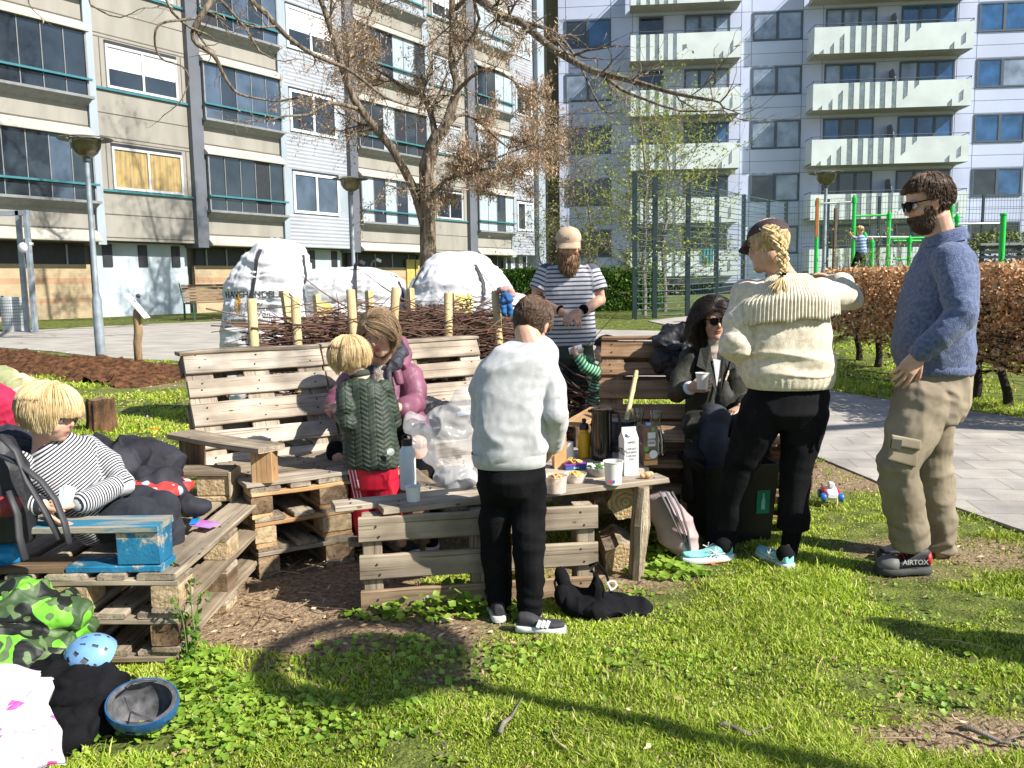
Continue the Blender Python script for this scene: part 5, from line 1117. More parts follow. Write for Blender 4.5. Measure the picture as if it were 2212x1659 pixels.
m_clov=mat('ground_cover_leaf',(.5,.5,.5),rough=.45,rnd=[(.10,.22,.02),(.34,.52,.06),(.20,.36,.03),(.46,.60,.10)],extra=_leafx(.35),spec=.4)
setp(npmesh('ground_cover',A_.reshape(-1,3),fs,m_clov,att={'rnd':('FACE',np.tile(R_,K))}),'low scalloped green ground-cover leaves at the foot of the pallets and table','ground cover',kind='stuff')
x,y,r,rg=sample_ground(9000,2.0,9,1.3,5);br_=bare(x,y);k=(rg.random(len(x))<.10+.75*br_)&offpath(x,y);x,y=x[k],y[k];n=len(x);c=np.stack([x,y,gz(x,y)+.008+.012*rg.random(n)],1)
lit=leaves('leaf_litter',c,.034,mat('dry_litter',(.5,.5,.5),rough=.9,rnd=[(.10,.055,.03),(.42,.30,.17),(.24,.14,.07),(.62,.50,.34),(.34,.17,.06)]),None,asp=.32,seed=7,flat=.75);setp(lit,'dry bark chips and dead leaves scattered on the bare soil','leaf litter',kind='stuff')
V_=[];F_=[];A2=[];r=random.Random(4)
for i in range(150):
 px,py=r.choice(((640,1260),(620,1380),(350,880),(380,860),(330,870),(620,1300),(2100,1610),(900,1200),(400,900),(300,980)));c=G(px,py)+V(r.gauss(0,.45),r.gauss(0,.35),.012);a=r.uniform(0,6.28);L_=r.uniform(.04,.22);d=V(math.cos(a),math.sin(a),.05);pts=[c,c+d*L_*.5+V(r.gauss(0,.02),r.gauss(0,.02),.005),c+d*L_]
 if not offpath(np.array([c.x]),np.array([c.y]))[0]:continue
 mb=MB();q_=r.uniform(.002,.005);mb.tube(pts,[q_,q_*.8,q_*.4],4,cap=False);b=len(V_);V_+=mb.v;F_+=[tuple(i_+b for i_ in f_)for f_ in mb.f];A2+=[r.random()]*len(mb.f)
setp(npmesh('fallen_twigs',V_,F_,mat('pale_twig',(.5,.5,.5),rough=.9,rnd=[(.10,.06,.035),(.5,.38,.22),(.25,.17,.1)]),att={'rnd':('FACE',A2)}),'small fallen twigs lying on the lawn and soil','twigs',kind='stuff')
def flowers(name,label,n,seed,rad,m,spots,pet=10):
 r=random.Random(seed);V_=[];F_=[]
 for i in range(n):
  px,py=r.choice(spots);c=G(px+r.gauss(0,60),py+r.gauss(0,12));c.z=float(gz(np.array([c.x]),np.array([c.y]))[0])+r.uniform(.03,.06);mb=MB()
  if not offpath(np.array([c.x]),np.array([c.y]))[0]:continue
  mb.lathe([(rad,.0),(rad*.7,rad*.3),(.001,rad*.35)],c=c,n=8);b=len(V_);V_+=mb.v;F_+=[tuple(i_+b for i_ in f_)for f_ in mb.f]
 mb=MB();mb.v=V_;mb.f=F_;mb.m=[0]*len(F_);setp(mb.build(name,m),label,'flowers',kind='stuff')
flowers('dandelions','tiny yellow dandelion flowers in the grass at left',90,3,.013,mat('dandelion_yellow',(.85,.55,.02),rough=.7),((300,860),(330,950),(120,765),(380,900),(250,700),(1350,665)))
flowers('daisies','tiny white daisies in the grass',60,4,.012,mat('daisy_white',(.8,.8,.78),rough=.7),((330,690),(120,760),(380,880),(300,860),(1300,690)))
c=G(402,1440);t=thing('tall_weed','thin upright leafy weed growing at the corner of the low pallet platform','plant',c);q=Tree(3)
for i in range(5):q.grow(c+V(q.r.gauss(0,.02),q.r.gauss(0,.02),0),V(q.r.gauss(0,.06),q.r.gauss(0,.05),1),.003,q.r.uniform(.25,.42),0,0,.05)
npmesh('stem',q.v,np.array([f for f in q.f if len(f)==4]),mat('green_stem',(.12,.18,.05),rough=.8),t,world=True);tp=np.array([tuple(x)for x in q.tips]);rg=np.random.default_rng(2);leaves('leaves',tp[rg.choice(len(tp),140)]+rg.normal(0,.012,(140,3)),.03,m_hedge,t,asp=.5,seed=3)
#  PEOPLE
def _skinx(m,nt,N,L,b,out,mp):
 a=N.new('ShaderNodeAttribute');a.attribute_name='lip';c=mixc(N,L,a.outputs['Fac'],out,(.42,.12,.10))
 a2=N.new('ShaderNodeAttribute');a2.attribute_name='blush';c=mixc(N,L,a2.outputs['Fac'],c,(.62,.24,.17))
 a3=N.new('ShaderNodeAttribute');a3.attribute_name='brow';c=mixc(N,L,a3.outputs['Fac'],c,(.10,.055,.03));L.new(c,b.inputs['Base Color'])
m_skin=mat('fair_skin',(.50,.285,.20),rough=.5,scale=14,col2=(.62,.385,.285),extra=_skinx,sss=.12,spec=.4)
m_eye=mat('eye_white',(.75,.72,.70),rough=.15,var=.02);m_iris=mat('eye_iris',(.04,.06,.08),rough=.1,var=.05);m_lens=mat('sunglass_lens',(.004,.004,.005),rough=.5,spec=.05,var=.05)
def knit(name,col,col2,ribs=0,rough=.95,scale=60,bump=.8,bs=220,sheen=.3,ribamp=1.0):
 def ex(m,nt,N,L,b,out,mp):
  if not ribs:return
  a=N.new('ShaderNodeAttribute');a.attribute_name='rib';s=mathn(N,L,'SINE',mathn(N,L,'MULTIPLY',a.outputs['Fac'],2*math.pi/ribs));f=mathn(N,L,'MULTIPLY_ADD',s,.5,.5)
  bp=N.new('ShaderNodeBump');bp.inputs['Strength'].default_value=1;bp.inputs['Distance'].default_value=.006*ribamp;L.new(f,bp.inputs['Height'])
  old=b.inputs['Normal'].links[0].from_socket if b.inputs['Normal'].links else None
  if old is not None:L.new(old,bp.inputs['Normal'])
  L.new(bp.outputs[0],b.inputs['Normal'])
 return mat(name,col,rough=rough,scale=scale,col2=col2,bump=bump,bs=bs,sheen=sheen,spec=.15,extra=ex)
def stripes(name,ca,cb,period,duty=.5,attr='u',rough=.9,off=0.0):
 def ex(m,nt,N,L,b,out,mp):
  a=N.new('ShaderNodeAttribute');a.attribute_name=attr;q=mathn(N,L,'FRACT',mathn(N,L,'ADD',mathn(N,L,'DIVIDE',a.outputs['Fac'],period),50+off));f=mathn(N,L,'GREATER_THAN',q,duty)
  L.new(mixc(N,L,1,mixc(N,L,f,ca,cb),out,'MULTIPLY'),b.inputs['Base Color'])
 return mat(name,(.9,.9,.9),rough=rough,scale=8,col2=(1,1,1),bump=.3,bs=250,extra=ex,spec=.2,sheen=.1)
def hframe(c,f,up=(0,0,1),s=1.0):
 f=Vector(f).normalized();up=Vector(up);r=f.cross(up).normalized();u=r.cross(f);M=Matrix((r,f,u)).transposed().to_4x4();M.translation=Vector(c);return M,s
def head_prims(mb,hf,neck=None,kid=False,nr=.055):
 M,s=hf;keep=mb.M;R3=M.to_3x3();T=lambda x,y,z:M@Vector((x*s,y*s,z*s))
 def E(x,y,z,a,b_,c,rot=None,nu=20,nv=14):mb.ell(T(x,y,z),(a*s,b_*s,c*s),R3@rot if rot is not None else R3,nu,nv)
 if kid:
  E(0,-.012,.028,.076,.092,.086,None,28,18);E(0,.022,-.028,.058,.064,.072);E(0,.048,-.078,.026,.024,.020);E(-.034,.046,-.032,.027,.026,.027);E(.034,.046,-.032,.027,.026,.027)
 else:
  E(0,-.012,.035,.074,.094,.086,None,28,18);E(0,.018,-.030,.056,.068,.085);E(0,.058,-.093,.024,.022,.018);E(0,.030,-.085,.045,.050,.026);E(-.036,.050,-.025,.025,.026,.030);E(.036,.050,-.025,.025,.026,.030)
  for q in(-1,1):E(q*.028,.072,.026,.024,.012,.008)
 n0=.083 if not kid else.076
 mb.tube([T(0,n0-.008,.018),T(0,n0+.004,0),T(0,n0+.014,-.018),T(0,n0+.012,-.028)],[.007*s,.008*s,.011*s,.010*s],10);E(-.010,n0+.0,-.027,.009,.011,.007);E(.010,n0,-.027,.009,.011,.007)
 E(0,n0-.010,-.053,.021,.013,.0065);E(0,n0-.012,-.063,.018,.012,.0075)
 for q in(-1,1):E(q*.074,-.010,-.002,.010,.020,.031,Matrix.Rotation(q*.35,3,'Z'));E(q*.074,-.004,-.028,.007,.010,.012)
 if neck is not None:n1=Vector(neck);n0_=T(0,-.022,-.055);mb.tube([n0_,n0_.lerp(n1,.5),n1,n1+(n1-n0_)*.4],[nr*s,nr*.96,nr*1.08,nr*1.3],16);mb.ell(n0_,nr*s*.95)
def head_post(hf,kid=False,brow=True,lipc=1.0):
 M,s=hf;Mi=np.array(M.inverted());R3=np.array(M.to_3x3())
 def post(co,no):
  q=(co@Mi[:3,:3].T+Mi[:3,3])/s;front=q[:,1]>.03;n0=.083 if not kid else.076;ez=.004 if not kid else-.004;d=np.zeros(len(co))
  for sx_ in(-1,1):
   r2=((q[:,0]-sx_*.031)/.019)**2+((q[:,2]-ez)/.013)**2;d-=.011*np.exp(-r2)*front
  r2=(q[:,0]/.022)**2+((q[:,2]+.058)/.0022)**2;d-=.004*np.exp(-r2)*(q[:,1]>n0-.03)
  co=co+(R3@np.array([0,1,0]))[None]*(d*s)[:,None];f_=(q[:,1]>n0-.028)
  lip=np.exp(-(((q[:,0])/.021)**4+((q[:,2]+.0585)/.0115)**4))*f_*lipc
  bl=sum(.45*np.exp(-(((q[:,0]-k*.040)/.020)**2+((q[:,2]+.028)/.017)**2))for k in(-1,1))*(q[:,1]>.02)+.35*np.exp(-((q[:,0]/.014)**2+((q[:,2]+.026)/.012)**2))*f_+.4*(np.abs(q[:,0])>.076)*(np.abs(q[:,2])<.04)*(np.abs(q[:,1])<.04)
  br_=sum(np.exp(-(((q[:,0]-k*.031)/.019)**4+((q[:,2]-ez-.021+.12*np.abs(np.abs(q[:,0])-.03))/.0042)**4))for k in(-1,1))*(q[:,1]>.04)*(.75 if brow else 0)
  return co,{'lip':np.clip(lip,0,1),'blush':np.clip(bl,0,1),'brow':np.clip(br_,0,1)}
 return post
def eyes(hf,parent,kid=False,lid=.0):
 M,s=hf;ez=.004 if not kid else-.004;y=.066 if not kid else.060
 for sx_ in(-1,1):
  mb=MB();c=M@(Vector((sx_*.031,y,ez))*s);mb.ell(c,.0125*s,M.to_3x3(),16,10);o=mb.build('eye',m_eye,parent,smooth=True,world=True)
  mb=MB();mb.ell(M@(Vector((sx_*.030,y+.0085,ez-.001))*s),(.0058*s,.0048*s,.0058*s),M.to_3x3(),12,8);mb.build('iris',m_iris,o,smooth=True,world=True)
  mb=MB();pts=[M@(Vector((sx_*.031+.0145*math.cos(a),y+.0115-.006*abs(math.cos(a))**2,ez+.0065*math.sin(a)+.0005))*s)for a in[math.pi*k/8 for k in range(9)]];mb.tube(pts,.0016*s,5);mb.build('eyelid',mat('lash_line',(.12,.06,.045),rough=.8),o,world=True)
def hand(mb,w,d,pn,s=1.0,curl=.5,th=1,spread=.10,fl=1.0):
 """w wrist, d direction to fingers, pn palm normal (fingers curl towards it), th = side of the thumb along d x pn"""
 d=Vector(d).normalized();pn=Vector(pn);pn=(pn-d*pn.dot(d)).normalized();sd=d.cross(pn)*th
 L_=.085*s;mb.loft([(w-d*.01,sd*.024*s,pn*.018*s),(w+d*L_*.35,sd*.034*s,pn*.015*s),(w+d*L_*.8,sd*.040*s,pn*.013*s),(w+d*L_,sd*.037*s,pn*.011*s)],16,se=2.6)
 for i,(o_,ln)in enumerate(((.030,.072),(.0105,.080),(-.0095,.074),(-.029,.058))):
  p=w+d*L_*(.97-.04*abs(i-1.2))+sd*o_*s;dd=(d+sd*(1.3-i)*spread).normalized();c=0;pts=[p-dd*.012*s];rad=[.0088*s]
  for k,fr in enumerate((.45,.32,.23)):
   pts.append(p.copy());rad.append((.0088-.0009*k)*s);c+=curl*(.75+.12*i)*(1 if k else.7);v=dd*math.cos(c)+pn*math.sin(c);p=p+v*ln*fr*s*fl
  pts.append(p);rad.append(.0062*s);mb.tube(pts,rad,8);mb.ell(p,.0062*s,None,8,6)
 t0=w+d*L_*.28+sd*.026*s;td=(d*.75+sd*.65+pn*.35).normalized();t1=t0+td*.036*s;t2=t1+(td+pn*.5*curl+d*.2).normalized()*.030*s;t3=t2+(td*.8+pn*.7*curl-sd*.2).normalized()*.022*s
 mb.tube([t0-td*.015*s,t0,t1,t2,t3],[.013*s,.0135*s,.0105*s,.0095*s,.007*s],8);mb.ell(t3,.007*s,None,8,6)
def shoe(name,heel,toe,w_,h_,m_up,m_sole,parent,ank=None,sole=.028,rise=0):
 heel,toe=Vector(heel),Vector(toe);d=(toe-heel);L_=d.length;d.normalize();sd=V(d.y,-d.x,0).normalized();up=V(0,0,1)
 T=lambda t,z:heel+d*(L_*t)+up*z
 mb=MB();R_=[]
 for t,hw,zt in((.0,.55,.9),(.06,.72,1.0),(.2,.78,1.0),(.32,.82,.92),(.45,.9,.72),(.6,1.0,.58),(.78,1.0,.48),(.92,.78,.38),(1.0,.4,.26)):
  z1=max(h_*zt,sole+.02);R_.append((T(t,(sole*.8+z1)/2),sd*w_*hw*.94,up*(z1-sole*.8)/2))
 mb.loft(R_,18,se=2.5);o=organic(name,mb,m_up,parent,voxel=.005,smooth=2,disp=(((9,9,9),.0015,3,'f'),))
 mb=MB();R_=[]
 for t,hw in((-.03,.5),(.03,.78),(.2,.84),(.4,.82),(.6,1.04),(.8,1.04),(.94,.8),(1.02,.45)):R_.append((T(t,sole*.5+(rise if t>.9 else 0)),sd*w_*hw,up*sole*.5))
 mb.loft(R_,18,se=5);mb.build('sole',m_sole,o,smooth=True,world=True,auto=50);return o,T,sd,d
def tubes(pts,rads,sq=.6,n=3):
 """pts (m,k,3), rads (k,) or (m,k): thin n-sided tubes, vectorised"""
 m,k,_=pts.shape;T_=np.gradient(pts,axis=1);T_/=np.linalg.norm(T_,axis=2,keepdims=True)+1e-9;ref=np.where(np.abs(T_[...,2:3])>.9,np.array([1.0,0,0]),np.array([0,0,1.0]));A_=np.cross(T_,ref);A_/=np.linalg.norm(A_,axis=2,keepdims=True)+1e-9;B_=np.cross(T_,A_)
 r=np.broadcast_to(np.asarray(rads),(m,k))[...,None];V_=np.stack([pts+(A_*math.cos(2*math.pi*q/n)+B_*math.sin(2*math.pi*q/n))*r for q in range(n)],2);V_=V_.reshape(-1,3)
 I=(np.arange(m*k)*n).reshape(m,k);fs=[]
 for q in range(n):q2=(q+1)%n;fs.append(np.stack([I[:,:-1]+q,I[:,:-1]+q2,I[:,1:]+q2,I[:,1:]+q],-1).reshape(-1,4))
 return V_,np.stack(fs,1).reshape(-1,4),(k-1)*n
def hair(name,hf,m,parent,n=1500,length=.12,seed=1,cap=True,grav=1.2,wid=.0035,cover=None,curl=0.0,ct=.012,part=(0,-.01,.118),lift=.012,lenf=None,face='short',fz=.035,clump=260):
 """fine strands rooted over the scalp, following the skull down from the crown in loose locks.
    face: 'fringe' cuts strands at height fz, 'part' sweeps them sideways off the face"""
 M,s=hf;R3=M.to_3x3();rg=np.random.default_rng(seed);c0=np.array([0,-.012,.032]);rr=np.array([.080,.100,.092]);n=int(n*2.2);wid=min(wid*.62,.0019)
 Rg=np.array(R3.inverted()@Vector((0,0,-1)));crown=np.array(part);cover=cover or(lambda p:p.z>-.02-(.05 if p.y<-.02 else 0)or p.y<-.03)
 P_=[];
 while len(P_)<n:
  v=rg.normal(size=(4000,3))+np.array([0,0,.35]);v/=np.linalg.norm(v,axis=1)[:,None];q=c0+v*rr;P_+=[x for x in q if cover(Vector(x))]
 q=np.array(P_[:n]);root=q.copy();L_=np.array([(lenf(Vector(x))if lenf else length)for x in q]);nl=clump;ci=rg.integers(0,nl,n);cdir=rg.normal(size=(nl,3))*.10;cl_len=rg.uniform(.86,1.06,nl);coff=rg.uniform(.35,1,nl)
 sd=root[rg.choice(n,nl,replace=n<nl)];ci=np.argmin(((root[:,None,:]-sd[None])**2).sum(2),1)if n*nl<4e6 else np.concatenate([np.argmin(((root[a:a+2000,None,:]-sd[None])**2).sum(2),1)for a in range(0,n,2000)])
 L_=L_*cl_len[ci]*rg.uniform(.88,1.06,n);off=(coff[ci]*.7+.3*rg.random(n))*lift;away=q-crown;away/=np.linalg.norm(away,axis=1)[:,None]+1e-6;k=9;pts=[];drt=None;alive=np.ones(n)
 for j in range(k):
  e=np.linalg.norm((q-c0)/rr,axis=1);inside=e<1;q=np.where(inside[:,None],c0+(q-c0)/e[:,None],q);nn=(q-c0)/rr**2;nn/=np.linalg.norm(nn,axis=1)[:,None];f=j/(k-1)
  d=away*(1-f*.85)+Rg*grav*(.3+1.6*f)+cdir[ci]
  if face=='part':fr=np.clip((q[:,1]-.02)/.05,0,1)*(q[:,2]<.10);sg=np.where(root[:,0]-crown[0]>=0,1.0,-1.0);d=d+np.stack([sg*2.2*fr,-1.2*fr,0*fr],1)
  hug=np.where(e<1.12,1.0,.25 if f>.6 else.6);hug=np.where((q[:,2]>-.02)&(face!='part'),1.0,hug);dn_=(d*nn).sum(1)*hug;d=d-nn*dn_[:,None];d/=np.linalg.norm(d,axis=1)[:,None]+1e-6
  if drt is not None:d=drt*.45+d*.55;d/=np.linalg.norm(d,axis=1)[:,None]
  drt=d;pts.append(q+nn*(off*(1 if j else.15))[:,None]);st=(L_/k)*(1 if face=='part' else np.clip(1.3-.3*e,.6,1))
  if face in('fringe','short'):stop=(q[:,1]>.045)&(q[:,2]<fz)&(np.abs(q[:,0])<.062);alive=alive*np.where(stop,0.05,1)
  q=q+d*(st*alive)[:,None]+rg.normal(size=(n,3))*curl
 pts=np.stack(pts,1)*s;Mn=np.array(M);W_=pts@Mn[:3,:3].T+Mn[:3,3];VV,FF,per=tubes(W_,np.array([1,1.1,1.05,1,.95,.85,.7,.5,.2])*wid*s);AA=np.repeat(np.clip(.65*rg.random(nl)[ci]+.35*rg.random(n),0,1),per)
 if cap:
  rows,cols_=16,28;vs=[]
  for j in range(rows+1):
   for i in range(cols_):
    ph=math.pi*.62*j/rows;th=2*math.pi*i/cols_;v=np.array([math.sin(ph)*math.cos(th),math.sin(ph)*math.sin(th),math.cos(ph)]);p=c0+v*(rr+.003)
    if not cover(Vector(p)):p=c0+(p-c0)*.80
    vs.append(Mn[:3,:3]@(p*s)+Mn[:3,3])
  b=len(VV);fs=[(b+j*cols_+i,b+(j+1)*cols_+i,b+(j+1)*cols_+(i+1)%cols_,b+j*cols_+(i+1)%cols_)for j in range(rows)for i in range(cols_)];VV=np.concatenate([VV,vs]);FF=np.concatenate([FF,fs]);AA=np.concatenate([AA,np.full(len(fs),.2)])
 return npmesh(name,VV,FF,m,parent,att={'rnd':('FACE',AA)},smooth=True,world=True)
def beard(hf,m,parent,n=700,length=.06,seed=2,zlo=-.02,full=1.0,name='beard',wid=.003):
 M,s=hf;rg=random.Random(seed);VV=[];FF=[];AA=[];Rg=M.to_3x3().inverted()@Vector((0,0,-1));cnt=0;c0=Vector((0,.02,-.03));r0=Vector((.060,.073,.086))
 while cnt<n:
  v=Vector((rg.gauss(0,1),rg.gauss(.5,1),rg.gauss(-.7,.9))).normalized();p=c0+Vector((v.x*r0.x,v.y*r0.y,v.z*r0.z))
  if p.z>(zlo-.012 if p.y>.04 and abs(p.x)<.045 else zlo+.02)or p.y<-.01:continue
  if abs(p.x)<.017 and-.070<p.z<-.050 and p.y>.05:continue
  cnt+=1;L_=length*rg.uniform(.6,1.1)*(.45+.55*min(1,max(0,(-.03-p.z)/.05)));d=(v*.5+Rg*.9*full+Vector((rg.gauss(0,.15),rg.gauss(0,.15),0))).normalized();pts=[];q=p+v*.001;dr=d
  for j in range(5):pts.append(M@(q*s));dr=(dr+Rg*.25*full+Vector((rg.gauss(0,.1),rg.gauss(0,.1),0))).normalized();q=q+dr*L_/5
  mb=MB();mb.tube(pts,[wid*s*k for k in(1,1.1,1,.7,.25)],4,cap=False,sq=.5);b=len(VV);VV+=mb.v;FF+=[tuple(i+b for i in f_)for f_ in mb.f];AA+=[rg.random()]*len(mb.f)
 return npmesh(name,VV,np.array(FF),m,parent,att={'rnd':('FACE',AA)},smooth=True,world=True)
def shades(hf,parent,kid=False):
 M,s=hf;T=lambda x,y,z:M@(Vector((x,y,z))*s);mb=MB()
 for q in(-1,1):
  pts=[(.006,.022),(.030,.026),(.052,.022),(.056,.008),(.048,-.014),(.030,-.022),(.012,-.016),(.005,.0)];c=[T(q*x,.098-.22*max(0,x-.02),.006+z)for x,z in pts];mb.slab(c if q>0 else c[::-1],(M.to_3x3()@Vector((0,-.004,0)))*s)
 mb.beam(T(-.008,.098,.020),T(.008,.098,.020),.006*s,.006*s)
 o=mb.build('sunglasses',m_lens,parent,world=True)
 mb=MB()
 for q in(-1,1):mb.tube([T(q*.056,.090,.020),T(q*.076,.04,.018),T(q*.078,-.005,.016),T(q*.077,-.02,.002)],.0028*s,5)
 mb.build('temple_arm',m_lens,o,world=True);return o
def capp(hf,m,parent,brim=True,bl=.075,sgn=1,badge=None,tilt=0):
 M,s=hf;T=lambda x,y,z:M@(Vector((x,y,z))*s);vs=[];fs=[];rows,cols_=14,36;c0=Vector((0,-.012,.040))
 for j in range(rows+1):
  for i in range(cols_):
   ph=math.pi*.50*j/rows;th=2*math.pi*i/cols_;k=1+.012*abs(math.sin(th*3))**6*-1;p=c0+Vector((math.sin(ph)*math.cos(th)*.088*k,math.sin(ph)*math.sin(th)*.108*k,math.cos(ph)**.8*.084));vs.append(M@(p*s))
 for j in range(rows):
  for i in range(cols_):i2=(i+1)%cols_;fs.append((j*cols_+i,(j+1)*cols_+i,(j+1)*cols_+i2,j*cols_+i2))
 mb=MB();mb.add(vs,fs);mb.ell(T(0,-.012,.125),.006*s,None,8,6);o=mb.build('cap',m,parent,smooth=True,world=True)
 if brim:
  b=MB();vs=[];n_=15
  for i in range(n_):
   a=math.pi*(i/(n_-1));x=math.cos(a);y=math.sin(a)
   for r_,z_ in((0,0),(1,-.020)):vs.append(T(x*(.080-.002*r_),sgn*(.055*max(y,.15)+.035+r_*bl*y**.6)if 1 else 0,.040+z_*(1 if y>.2 else.5)-.014*x*x*(1 if r_ else.3)))
  fs=[(2*i,2*i+1,2*i+3,2*i+2)for i in range(n_-1)];b.add(vs,fs);up_=M.to_3x3()@Vector((0,0,.004));b.add([v+up_ for v in vs],[tuple(reversed(f))for f in fs]);b.build('brim',m,o,smooth=True,world=True)
 return o
def ring(px,py,Yd,s_,f_,hw,hd):return(P(px,py,Yd),Vector(s_)*hw,Vector(f_)*hd)
XX,YY,ZZ=V(1,0,0),V(0,1,0),V(0,0,1)
m_blonde=mat('blond_hair',(.5,.5,.5),rough=.42,rnd=[(.55,.38,.17),(.90,.68,.36),(.70,.50,.24),(1.0,.82,.50),(.78,.57,.28)],spec=.45)
m_ash=mat('dark_blond_hair',(.5,.5,.5),rough=.5,rnd=[(.16,.09,.04),(.50,.33,.19),(.30,.19,.10),(.62,.45,.28)],spec=.4)
m_brown=mat('brown_hair',(.5,.5,.5),rough=.5,rnd=[(.03,.018,.012),(.17,.10,.065),(.08,.048,.03),(.24,.155,.10)],spec=.4)
m_dkhair=mat('very_dark_hair',(.5,.5,.5),rough=.38,rnd=[(.010,.007,.006),(.045,.028,.020),(.02,.014,.01)],spec=.5)
m_red=mat('auburn_beard',(.5,.5,.5),rough=.6,rnd=[(.10,.045,.02),(.38,.21,.11),(.22,.11,.05),(.50,.32,.19)])
m_dkbeard=mat('dark_beard',(.5,.5,.5),rough=.6,rnd=[(.035,.018,.012),(.15,.08,.05),(.08,.045,.03)])
m_blackcloth=mat('black_cloth',(.004,.004,.005),rough=.9,scale=8,col2=(.010,.010,.012),bump=.3,bs=180,spec=.12)
m_rubber=mat('white_rubber_sole',(.62,.62,.60),rough=.6,var=.06)
def man_blue():
 Yc=3.92;g_=G(1985,1225);t=thing('person','bearded man in profile at right; blue sweater, khaki cargo trousers','person',g_)
 f=V(-1,.06,0).normalized();s_=V(.06,1,0).normalized()
 hf=hframe(P(2003,440,3.93),(-1,.10,-.26),(0,0,1),1.0)
 mb=MB();head_prims(mb,hf,P(2034,515,3.95),nr=.062)
 mb.loft([(P(2036,540,3.94),s_*.12,f*.06),(P(2030,640,3.93),s_*.15,f*.10),(P(2018,790,3.93),s_*.14,f*.11),(P(2015,860,3.93),s_*.13,f*.10)],20)
 chain(mb,[P(2052,570,3.76),P(2072,680,3.66),P(1984,766,3.70)],[.045,.04,.030]);chain(mb,[P(2040,575,4.1),P(2050,690,4.15),P(1975,770,4.1)],[.045,.04,.03])
 chain(mb,[P(2005,850,3.84),P(1948,1010,3.80),P(1975,1190,3.84)],[.07,.05,.04]);chain(mb,[P(2015,860,4.02),P(2010,1010,4.05),P(2028,1195,4.06)],[.07,.05,.04])
 w=P(1984,766,3.70);hand(mb,w,P(1950,812,3.70)-w,(.1,.6,0),1.05,.35,th=1);w=P(1972,770,4.1);hand(mb,w,P(1945,812,4.1)-w,(0,-1,0),1.0,.5,th=-1)
 organic('body',mb,m_skin,t,.004,2,post=head_post(hf))
 eyes(hf,t)
 hair('hair',hf,m_brown,t,2600,seed=3,wid=.0026,part=(0,-.03,.10),grav=.05,lift=.020,cover=lambda p:(p.z>.062 and p.y<.078)or(p.y<-.02 and p.z>-.055)or(p.z>.02 and p.y<.02),lenf=lambda p:.034 if p.z>.08 else.020,fz=.068)
 beard(hf,m_dkbeard,t,2200,.026,4,zlo=-.026,wid=.0022);shades(hf,t)
 m=knit('blue_heather_knit',(.075,.10,.20),(.15,.19,.33),ribs=.0)
 mb=MB();R_=[(P(2040,512,3.94),s_*.078,f*.070),(P(2040,528,3.94),s_*.115,f*.082),(P(2040,552,3.94),s_*.185,f*.105),(P(2036,590,3.94),s_*.20,f*.130),(P(2026,650,3.94),s_*.195,f*.150),(P(2016,715,3.94),s_*.19,f*.165),(P(2015,760,3.94),s_*.185,f*.165),(P(2020,792,3.94),s_*.175,f*.156)]
 mb.loft(R_,28,se=2.3)
 A=[P(2052,562,3.755),P(2070,620,3.69),P(2074,682,3.65),P(2030,728,3.66),P(1990,762,3.695)];chain(mb,A,[.082,.074,.066,.058,.045],18)
 Bm=[P(2045,565,4.12),P(2062,680,4.18),P(1990,760,4.12)];chain(mb,Bm,[.08,.066,.045])
 sp=[(P(2038,520,3.94),P(2018,800,3.94),0,.17),(A[0],A[2],.1,.075),(A[2],A[4],.4,.06),(Bm[0],Bm[1],.1,.075),(Bm[1],Bm[2],.4,.06)]
 def post(co,no):return co,{'rib':co[:,1]*1.0+co[:,0]*.7}
 organic('sweater',mb,m,t,.0065,4,disp=(((5,5,9),.007,4,'r'),((14,14,14),.0025,5,'f')),bones=sp,joints=((A[2],.10,.006,.045),(A[4],.07,.004,.03),(P(2018,780,3.94),.14,.004,.05)),post=post)
 mb=MB();hem=[(P(2020,786,3.94),s_*.180,f*.160),(P(2020,800,3.94),s_*.176,f*.156),(P(2021,806,3.94),s_*.170,f*.150)]
 mb.loft(hem,90,se=2.3);o=mb.build('hem_band',m,t,smooth=True,world=True)
 mb=MB();cl=[]
 for(px,py,k,kk)in((2040,497,.078,.066),(2043,505,.098,.084),(2043,518,.108,.092),(2041,524,.112,.096)):cl.append((P(px,py,3.94),s_*k,f*kk+V(0,0,-.02)))
 mb.loft(cl,36,cap=False);organic('collar',mb,m,t,.0045,2)if 0 else mb.build('collar',m,t,smooth=True,world=True)
 mk=mat('khaki_cotton',(.20,.165,.115),rough=.85,scale=3,col2=(.33,.275,.20),bump=.3,bs=260,spec=.2)
 mb=MB();mb.loft([(P(2021,794,3.94),s_*.165,f*.148),(P(2018,830,3.94),s_*.178,f*.158),(P(2008,870,3.94),s_*.185,f*.158),(P(1998,905,3.94),s_*.18,f*.145)],24)
 n_=[P(1995,870,3.84),P(1968,935,3.82),P(1940,1010,3.80),P(1950,1080,3.81),P(1964,1140,3.83),P(1970,1176,3.84)];chain(mb,n_,[.112,.112,.094,.086,.086,.084],20,flat=True)
 r_=[P(2015,870,4.02),P(2010,935,4.04),P(2012,1010,4.05),P(2026,1090,4.06),P(2030,1150,4.06),P(2026,1190,4.06)];chain(mb,r_,[.112,.105,.090,.082,.080,.072],20,flat=True)
 organic('cargo_trousers',mb,mk,t,.0065,3,disp=(((6,6,8),.010,14,'r'),((16,16,20),.003,15,'f')),bones=[(n_[0],n_[2],0,.1),(n_[2],n_[5],.4,.09),(r_[0],r_[2],0,.1),(r_[2],r_[5],.4,.08)],joints=((n_[2],.12,.008,.07),(n_[5],.13,.012,.055),(r_[2],.1,.006,.07),(r_[5],.12,.010,.055),(P(1990,870,3.84),.1,.007,.05)))
